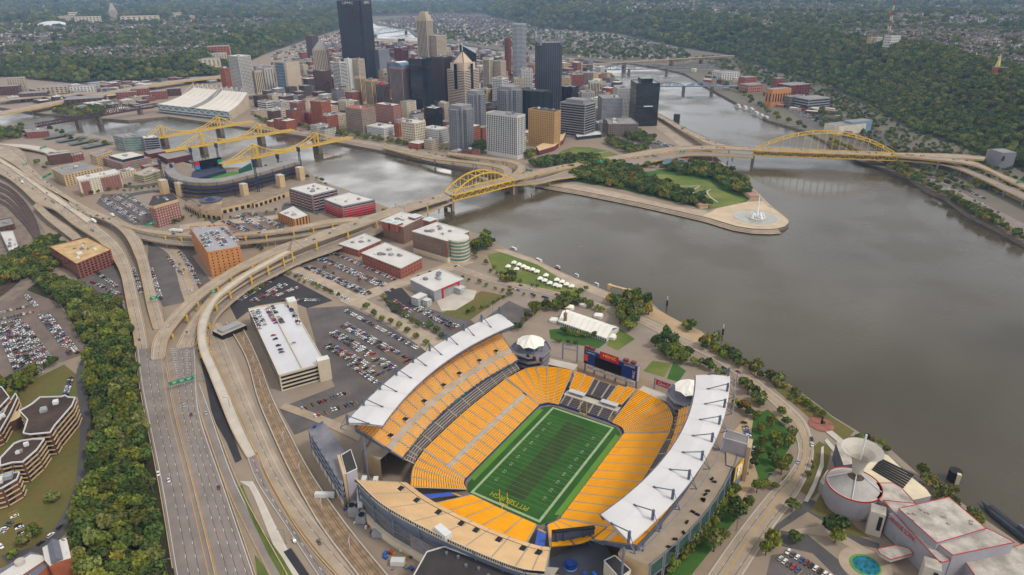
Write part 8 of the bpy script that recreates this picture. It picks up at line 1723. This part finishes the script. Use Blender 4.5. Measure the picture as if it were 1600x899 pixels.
# woods on the hills
def wood():
    out = []; g = np.random.default_rng(21)
    for r0, r1, sp, rad in ((1250,2300,9.5,6.6),(2300,3600,15,10),(3600,6000,30,19),(6000,11500,62,38)):
        a0, a1 = math.radians(80), math.radians(172); n = int((r1*r1-r0*r0)/2*(a1-a0)/(sp*sp*.87))
        az = g.uniform(a0, a1, n); R = np.sqrt(g.uniform(r0*r0, r1*r1, n)); X = CX+R*np.sin(az); Y = CY+R*np.cos(az); Z = HILL(X, Y); dS = -sdist(X, Y, footS); dN = -sdist(X, Y, footN)
        slope = ((dS > 4) & (dS < 292)) | ((dN > 4) & (dN < 230)); pl = wav(X, Y, 330, 3.)+.7*wav(X, Y, 120, 1.)+.35*g.standard_normal(n)
        dens = np.where(slope, .96, np.where(pl > .8, .85, np.where(pl > .4, .42, .2))); dens = np.where(R > 6000, np.maximum(dens, .38), dens)
        Z = np.maximum(Z, 0); fl = (dS > -170) & (dS < 4) & (Y < -600) & (R < 3200); dens = np.where(fl, .34, dens)
        rad_ = np.where(slope, 1., .72)
        k = ((Z > 1.2) | fl) & (g.uniform(size=n) < dens)
        s = rad*rad_*g.uniform(.65, 1.3, n); kd = g.choice(6, n, p=(.2,.34,.16,.08,.21,.01))  # mix leans to dark crowns: cloud shade on the hills put into leaf colour
        out.append(np.stack([X, Y, Z+s*.2, s, kd], -1)[k])
    return np.concatenate(out)
WD = np.concatenate([wood(), np.array(pts)]); print('trees', len(TR), len(WD))
me = bpy.data.meshes.new('woodland'); me.from_pydata(WD[:, :3].tolist(), [], [])
for nm, dt_, v in (('scl', 'FLOAT', WD[:, 3]), ('kd', 'INT', WD[:, 4].astype(int)), ('rot', 'FLOAT', rng.uniform(0, 6.28, len(WD)))): at = me.attributes.new(nm, dt_, 'POINT'); at.data.foreach_set('value', v.astype(np.float32) if dt_ == 'FLOAT' else v.astype(np.int32))
wo = bpy.data.objects.new('woodland', me); COL.objects.link(wo); wo['kind'] = 'stuff'; wo['label'] = 'dense green woods covering the hillsides and far river banks'; wo['category'] = 'woods'
ng = bpy.data.node_groups.new('woodland', 'GeometryNodeTree'); ng.interface.new_socket('Geometry', in_out='INPUT', socket_type='NodeSocketGeometry'); ng.interface.new_socket('Geometry', in_out='OUTPUT', socket_type='NodeSocketGeometry')
N = ng.nodes; L = ng.links; gi = N.new('NodeGroupInput'); go = N.new('NodeGroupOutput'); ip = N.new('GeometryNodeInstanceOnPoints'); jn = N.new('GeometryNodeJoinGeometry')
for kd in reversed(range(6)):
    oi = N.new('GeometryNodeObjectInfo'); oi.inputs[0].default_value = crown_obj[kd]; oi.transform_space = 'ORIGINAL'; oi.inputs['As Instance'].default_value = True; L.new(oi.outputs['Geometry'], jn.inputs[0])
def attr(nm, ty): a = N.new('GeometryNodeInputNamedAttribute'); a.data_type = ty; a.inputs[0].default_value = nm; return a.outputs[0]
mp_ = N.new('GeometryNodeMeshToPoints'); L.new(gi.outputs[0], mp_.inputs[0]); L.new(mp_.outputs[0], ip.inputs['Points']); L.new(jn.outputs[0], ip.inputs['Instance']); ip.inputs['Pick Instance'].default_value = True
L.new(attr('kd', 'INT'), ip.inputs['Instance Index']); cb = N.new('ShaderNodeCombineXYZ'); L.new(attr('rot', 'FLOAT'), cb.inputs[2]); L.new(cb.outputs[0], ip.inputs['Rotation']); L.new(attr('scl', 'FLOAT'), ip.inputs['Scale']); L.new(ip.outputs[0], go.inputs[0])
wo.modifiers.new('scatter', 'NODES').node_group = ng
# ---------------------------------------------------------------- houses on the hills
HW = [mat('house_%d' % i, c, .85, .1, .1) for i, c in enumerate(((196,190,180),(132,80,68),(164,150,130),(140,136,132),(106,72,62),(214,212,206)))]; HR = [mat('hroof_%d' % i, c, .9, .12, .1) for i, c in enumerate(((88,82,80),(108,100,96),(100,74,66)))]
def house_mesh(i, j):
    q = MB(); q.box((0,0), 7, 11, -3, 5.5, 0, 0)
    e = [(-3.9,-5.9,5.3),(3.9,-5.9,5.3),(3.9,5.9,5.3),(-3.9,5.9,5.3),(0,-5.9,8.6),(0,5.9,8.6)]; q.add(e, [(0,4,5,3),(1,2,5,4)], 1); q.add([(-3.5,-5.5,5.5),(3.5,-5.5,5.5),(0,-5.5,8.3),(-3.5,5.5,5.5),(3.5,5.5,5.5),(0,5.5,8.3)], [(0,1,2),(3,5,4)], 0)
    for s in (-1, 1):
        for y in (-3, 3): q.box((3.55*s, y), .12, 1.4, 1.5, 3.6, 0, 2)
        q.box((1.6*s, -5.55), 1.3, .12, 1.5, 3.6, 0, 2)
    return q.mesh('house', [HW[i], HR[j], GLASS])
HM = [house_mesh(i, j) for i, j in ((0,0),(1,1),(2,0),(3,0),(4,1),(5,0),(5,1),(0,2))]; HN = ['pale', 'red brick', 'tan', 'grey', 'dark brick', 'white', 'white', 'cream']
g = np.random.default_rng(4); HP = []
for r0, r1, sp in ((1500,2900,17),(2900,5200,22),(5200,9500,48)):
    n = int((r1*r1-r0*r0)/2*1.4/(sp*sp)); az = g.uniform(math.radians(84), math.radians(166), n); R = np.sqrt(g.uniform(r0*r0, r1*r1, n)); X = CX+R*np.sin(az); Y = CY+R*np.cos(az); Z = HILL(X, Y); dS = -sdist(X, Y, footS); dN = -sdist(X, Y, footN)
    plat = ((dS > 296) | (dN > 235)); pl = wav(X, Y, 330, 3.)+.7*wav(X, Y, 120, 1.); k = plat & (Z > 2) & (pl < .8) & (g.uniform(size=n) < np.where(pl < .35, .75, .35)); HP += [(x, y, z) for x, y, z in zip(X[k], Y[k], Z[k])]
# the flats of the far south bank
n = 4300; u = g.uniform(size=n); DP_ = [G(*p) for p in ((640,45),(590,36),(640,28),(700,22),(780,30),(840,46),(958,54),(1060,77),(1090,100),(1000,95),(940,92),(875,90),(800,79),(720,67))]; xs = [p.x for p in DP_]; ys = [p.y for p in DP_]
for k in range(n):
    x, y = g.uniform(min(xs), max(xs)), g.uniform(min(ys), max(ys))
    if inpoly(x, y, DP_): HP.append((x, y, 0.))
DP_ = [G(*p) for p in ((420,88),(480,66),(535,50),(568,42),(588,58),(560,66),(500,90),(440,105))]; xs = [p.x for p in DP_]; ys = [p.y for p in DP_]
for k in range(1500):
    x, y = g.uniform(min(xs), max(xs)), g.uniform(min(ys), max(ys))
    if inpoly(x, y, DP_): HP.append((x, y, 0.))
HP.sort(key=lambda p: (Vector(p)-CAMP).length); print('houses', len(HP))
vis = [p for p in HP if -5 < PX(p)[0] < 1605 and PX(p)[1] > -5]
for p in vis[:300]:
    k = rt_.choices(range(8), (4,2,2,2,1,4,3,2))[0]; o = inst('house', HM[k], None, p, rt_.uniform(0, pi), rt_.uniform(.9,1.25)); side = 'right' if PX(p)[0] > 800 else 'left'
    o['label'] = 'small %s house with pitched roof among trees on the %s hilltop' % (HN[k], side); o['category'] = 'house'; o['group'] = '%s houses on the %s hilltop' % (HN[k], side)
rest = [p for p in vis[300:]]; ALLV = []; ALLF = []; ALLM = []; off_ = 0
base = []
for i in range(8):
    v = np.array([tuple(x.co) for x in HM[i].vertices]); f = [tuple(pl_.vertices) for pl_ in HM[i].polygons if pl_.material_index != 2]; mi = [pl_.material_index for pl_ in HM[i].polygons if pl_.material_index != 2]; base.append((v, f, mi))
HMI = [(0,6),(1,7),(2,6),(3,6),(4,7),(5,6),(5,7),(0,8)]
for p in rest:
    k = rt_.choices(range(8), (4,3,2,2,2,4,3,2))[0]; v, f, mi = base[k]; a = rt_.uniform(0, pi); s = rt_.uniform(1.1,1.6)*(1 if (Vector(p)-CAMP).length < 5000 else 1.6); R_ = np.array([[math.cos(a), -math.sin(a), 0], [math.sin(a), math.cos(a), 0], [0, 0, 1]])
    ALLV.append(v@R_.T*s+np.array(p)); ALLF += [tuple(i+off_ for i in ff) for ff in f]; ALLM += [HMI[k][m] for m in mi]; off_ += len(v)
me = bpy.data.meshes.new('distant_houses'); me.from_pydata(np.concatenate(ALLV).tolist(), [], ALLF)
for m in HW+HR: me.materials.append(m)
me.polygons.foreach_set('material_index', ALLM); me.update(); o = bpy.data.objects.new('distant_houses', me); COL.objects.link(o); o['kind'] = 'stuff'; o['label'] = 'countless tiny houses scattered over the far hills'; o['category'] = 'houses'
# ---------------------------------------------------------------- cars
PAINT = mat('car_paint', (255,255,255), .3, .04, .5, mode='objcol', spec=.5); TYRE = mat('tyre', (26,26,28), .9, .1, 1); CGL = mat('car_glass', (24,30,38), .1, .1, 1, 0, None, .7); TRIMW = mat('truck_white', (226,226,224), .5, .04, .3)
def car_body(sc=1.0, suv=False):
    q = MB(); h = 1.0 if suv else .86; prof = [(-2.25,.3),(2.25,.3),(2.3,.6),(2.15,.8),(1.0,h),(-1.7 if suv else -1.5,h+.02),(-2.2,h-.04 if not suv else h),(-2.3,.6)]
    L = [(x, -.88, z) for x, z in prof]; R = [(x, .88, z) for x, z in prof]; n = len(prof); q.add(L+R, [(i, (i+1) % n, n+(i+1) % n, n+i) for i in range(n)]); q.poly(L); q.poly(R[::-1])
    t = 1.72 if suv else 1.42; a = (.75, -2.0) if suv else (.6, -1.35); q.add([(a[0]-.35,-.66,t),(a[0]-.35,.66,t),(a[1]+.25,.66,t),(a[1]+.25,-.66,t)], [(0,1,2,3)])
    return q
def car_glass(suv=False):
    q = MB(); h = 1.0 if suv else .88; t = 1.71 if suv else 1.41; a = (1.0, -2.15) if suv else (1.0, -1.75); b = (a[0]-.62, a[1]+.4)
    lo = [(a[0],-.8,h),(a[0],.8,h),(a[1],.8,h),(a[1],-.8,h)]; hi = [(b[0],-.66,t),(b[0],.66,t),(b[1],.66,t),(b[1],-.66,t)]; return q.add(lo+hi, [(i, (i+1) % 4, 4+(i+1) % 4, 4+i) for i in range(4)])
def wheel_mesh():
    q = MB(); n = 10; A = [(.33*math.cos(2*pi*i/n), -.11, .33*math.sin(2*pi*i/n)) for i in range(n)]; B = [(x, .11, z) for x, y, z in A]; q.add(A+B, [(i, (i+1) % n, n+(i+1) % n, n+i) for i in range(n)]); q.poly(A); q.poly(B); return q.mesh('wheel', TYRE)
BODY = [car_body().mesh('car_body', PAINT), car_body(1, True).mesh('car_body', PAINT)]; WIN = [car_glass().mesh('car_window', CGL), car_glass(True).mesh('car_window', CGL)]; WHEEL = wheel_mesh()
COLS = [('white',(.8,.8,.79)),('silver',(.48,.49,.5)),('black',(.025,.025,.03)),('dark grey',(.1,.1,.11)),('red',(.38,.03,.04)),('blue',(.04,.09,.3)),('maroon',(.16,.03,.05)),('tan',(.4,.34,.26))]; CW = (24,19,23,17,8,7,4,2)
CARS = []; rc = random.Random(9)
def addcar(p, a, where, col=None):
    p = Vector(p); p.z += .3 if p.z < 1 else 0; CARS.append((Vector(p), a, rc.random() < .42, col if col is not None else rc.choices(range(8), CW)[0], where))
def lotname(x, y):
    if x < 140 and y > 430: return 'in the car park at the left edge' if y < 620 else 'by the college buildings at lower left'
    if x > 1130: return 'near the science centre drive' if y > 500 else 'on the far south bank'
    if y > 560 or (x > 505 and y > 478 and x < 680): return 'in the lot between white garage and stadium'
    if 620 < x < 760 and y > 440: return 'in the lots behind the concert hall'
    if y > 380 and x > 340: return 'in the lots beneath the curved bridge ramps'
    return 'in the lots around the baseball park'
def row(x0, y0, x1, y1, n, fill=.88, z=0):
    a, b = G(x0, y0, z), G(x1, y1, z); d = (b-a).normalized(); s = Vector((d.y,-d.x,0)); ang = math.atan2(s.y, s.x); m = int((b-a).length/2.7)
    for l in range(n):
        for i in range(m):
            f = fill if not (545 < x0 < 680 and 480 < y0) else fill*.95
            gx, gy = PX(a+d*2.7*i)
            if 500 < gx < 680 and gy > 480+ (gx-500)*-.0 and gy > 555-(0) and rc.random() < .3: continue
            if rc.random() < f: p = a+d*(2.7*i+1.35)+s*((l-(n-1)/2)*5.3); addcar(p, ang+(pi if rc.random() < .5 else 0)+rc.uniform(-.03,.03), lotname(gx, gy))
for r in ROWS: row(*r)
gz = garage_tan[1]-1.1
for r in ((318,366,326,386,2),(333,362,352,384,2),(346,356,372,378,1),(300,358,340,352,1)): row(*r[:4], r[4], .75, gz)
gz = garage_white[1]-1
for r in ((398,486,412,516,2),(420,480,438,508,2),(452,478,470,512,1),(425,520,445,560,1),(455,530,470,560,1)): row(*r[:4], r[4], .8 if r[1] < 500 else .3, gz)
def along(pts, n, z0, where, off_=(0,), flip=False):
    P = smooth(GG(pts, z0), 6); 
    for i in range(n):
        j = rc.randrange(1, len(P)-1); d = (P[j+1]-P[j]).normalized(); s = Vector((d.y,-d.x,0)); o = rc.choice(off_); addcar(P[j].lerp(P[j+1], rc.random())+s*o+Vector((0,0,.1)), math.atan2(d.y, d.x)+(pi if flip else 0), where)
FWY = 'driving on the freeway'
for x, y, c in ((264,752,0),(342,763,6),(288,635,1),(299,649,6),(322,647,1),(218,532,3),(263,512,0),(292,520,3),(248,742,0)): addcar(G(x, y, 6 if y < 530 else .12), math.atan2((G(x+4,y+20)-G(x,y)).y, (G(x+4,y+20)-G(x,y)).x), FWY, c)
for x, y, c in ((460,846,1),(499,849,3)): addcar(G(x, y, .12), math.atan2((G(x+16,y+24)-G(x,y)).y, (G(x+16,y+24)-G(x,y)).x), 'driving on the frontage road beside the rail line', c)
along([(0,262,9.4),(50,292,9.4),(100,325,9.4),(150,362,9)], 26, 9.4, 'driving on the left freeway viaduct', (-5,-1,3,6)); along([(20,245,9.4),(75,290,9.4),(130,330,9.4),(180,347,9.8)], 18, 9.4, 'driving on the left freeway viaduct', (-3,1,4)); along([(215,357,11.2),(260,363.5,13),(300,367,14),(430,362,16),(540,344,17.2)], 9, 14, 'driving on the straight elevated ramp', (-2,2)); along([(460,386,17.2),(545,353,17.2),(640,324,18.7),(700,305.5,19.2),(800,279,19.2),(900,258,11.4)], 20, 17.2, 'driving on the upper bridge deck', (-5,-1.5,2,5)); along([(900,262,9.2),(965,250,8.2),(1030,243,9)], 20, 9, 'driving on the park expressway', (-6,-2,2,6)); along([(1060,232,14.2),(1180,233,19.2),(1400,241.5,19.2),(1520,252,17.4)], 26, 19.2, 'driving on the far arch bridge', (-5,-1.5,2,5)); along([(1030,183,7),(1080,210,10),(1130,229,18.8)], 14, 10, 'driving on the riverside expressway', (-2,2))
along([(740,430,.1),(830,456,.1),(900,473,.1)], 14, .1, 'parked along the riverside drive', (-6,6)); along([(1110,560,.1),(1220,630,.1),(1262,690,.1),(1230,780,.1)], 5, .1, 'parked along the riverside drive', (-3,3)); along([(560,470,.1),(640,440,.1),(720,412,.1)], 8, .1, 'on the tan cross street', (-4,4)); along([(1390,248,.1),(1480,292,.1),(1590,352,.1)], 22, .1, 'on the far south bank', (-4,0,4)); along([(410,195,.1),(600,226,.1),(740,256,.1)], 24, .1, 'on the downtown river road', (-3,3)); along([(270,400,.1),(300,440,.1),(320,480,.1)], 8, .1, 'on the wide street under the ramps', (-6,0,5)); along([(30,870,.1),(95,815,.1),(128,740,.1)], 5, .1, 'by the college buildings at lower left', (3,))
for c in ((0,.1),):
    pass
CARS.sort(key=lambda c: (c[0]-CAMP).length); seen = [c for c in CARS if -4 < PX(c[0])[0] < 1604 and PX(c[0])[1] < 903]; print('cars', len(seen))
for i, (p, a, suv, ci, where) in enumerate(seen[:300]):
    nm, cc = COLS[ci]; kd = 'suv' if suv else 'car'; t = thing('car', '%s %s %s' % (nm, 'tall boxy car' if suv else 'low saloon car', where), 'car', p, '%s %ss %s' % (nm, kd, where)); t.rotation_euler = (0, 0, a)
    for n_, me in (('body', BODY[suv]), ('window', WIN[suv])):
        o = bpy.data.objects.new(n_, me); COL.objects.link(o); o.parent = t; o.color = tuple(cc)+(1,)
    for sx_, sy_ in ((1.4,-.8),(1.4,.8),(-1.4,-.8),(-1.4,.8)) if i < 120 else (): o = bpy.data.objects.new('wheel', WHEEL); COL.objects.link(o); o.parent = t; o.location = (sx_, sy_, .33)
rest = seen[300:]; Vv = []; Ff = []; Mm = []; o_ = 0; PM = [mat('paint_%d' % i, tuple(int(255*(1.055*v**(1/2.4)-.055)) for v in c[1]), .3, .05, .5, spec=.5) for i, c in enumerate(COLS)]
bs = []
for s in (0, 1):
    v = []; f = []; mi = []
    for me, k in ((BODY[s], 0), (WIN[s], 1)): o2 = len(v); v += [tuple(x.co) for x in me.vertices]; f += [tuple(i+o2 for i in pl_.vertices) for pl_ in me.polygons]; mi += [k]*len(me.polygons)
    bs.append((np.array(v), f, mi))
for p, a, suv, ci, where in rest:
    v, f, mi = bs[int(suv)]; R_ = np.array([[math.cos(a), -math.sin(a), 0], [math.sin(a), math.cos(a), 0], [0, 0, 1]]); Vv.append(v@R_.T+np.array(p)); Ff += [tuple(i+o_ for i in ff) for ff in f]; Mm += [8 if m else ci for m in mi]; o_ += len(v)
me = bpy.data.meshes.new('distant_cars'); me.from_pydata(np.concatenate(Vv).tolist(), [], Ff)
for m in PM+[CGL]: me.materials.append(m)
me.polygons.foreach_set('material_index', Mm); me.update(); o = bpy.data.objects.new('distant_cars', me); COL.objects.link(o); o['kind'] = 'stuff'; o['label'] = 'hundreds of far parked cars filling the more distant lots'; o['category'] = 'cars'
def truck(x, y, z, dx, dy, L, lb, m=TRIMW):
    p = G(x, y, z); d = (G(x+dx, y+dy, z)-p).normalized(); t = thing('truck', lb, 'truck', p); q = MB(); q.bar(p+Vector((0,0,2.5)), p+d*L+Vector((0,0,2.5)), 2.6, 2.8); part('trailer', q, m, t); q = MB(); q.bar(p+d*(L+.6)+Vector((0,0,1.8)), p+d*(L+3)+Vector((0,0,1.8)), 2.4, 2.4); part('cab', q, TRIMW, t); q = MB()
    for f in (.08,.16,.85): q.bar(p+d*L*f+Vector((0,0,.5)), p+d*(L*f+1)+Vector((0,0,.5)), 2.7, 1)
    part('wheel', q, TYRE, t)
truck(285,363,14.2,-10,-.6,15,'white semi truck on the straight ramp beside tan garage'); truck(410,371,8.8,-10,.5,15,'white semi truck on the lower connector road'); truck(150,349,9.4,-8,-5,14,'white semi truck on the freeway viaduct'); truck(36,287,9.4,-4,-4,7,'white box truck near left edge of the viaduct'); truck(178,339,9.8,-6,-4,7,'white box truck on northbound viaduct')
# ---------------------------------------------------------------- haze
def haze():
    b = MB(); b.box((14000,-8000), 60000, 60000, -9, 330); me = b.mesh('haze', [])
    m = bpy.data.materials.new('haze_air'); m.use_nodes = True; nt = m.node_tree; nt.nodes.clear()
    o = nt.nodes.new('ShaderNodeOutputMaterial'); v = nt.nodes.new('ShaderNodeVolumePrincipled')
    v.inputs['Color'].default_value = (.46, .66, 1, 1); v.inputs['Density'].default_value = HAZE; v.inputs['Anisotropy'].default_value = .2
    nt.links.new(v.outputs[0], o.inputs['Volume']); me.materials.append(m)
    h = bpy.data.objects.new('haze', me); COL.objects.link(h); h['kind'] = 'stuff'; h['label'] = 'pale blue haze over the far hills and city'; h['category'] = 'haze'
HAZE = 5.2e-5
haze()
SCN.cycles.volume_bounces = 0; SCN.cycles.max_bounces = 5; SCN.cycles.diffuse_bounces = 2; SCN.cycles.glossy_bounces = 3
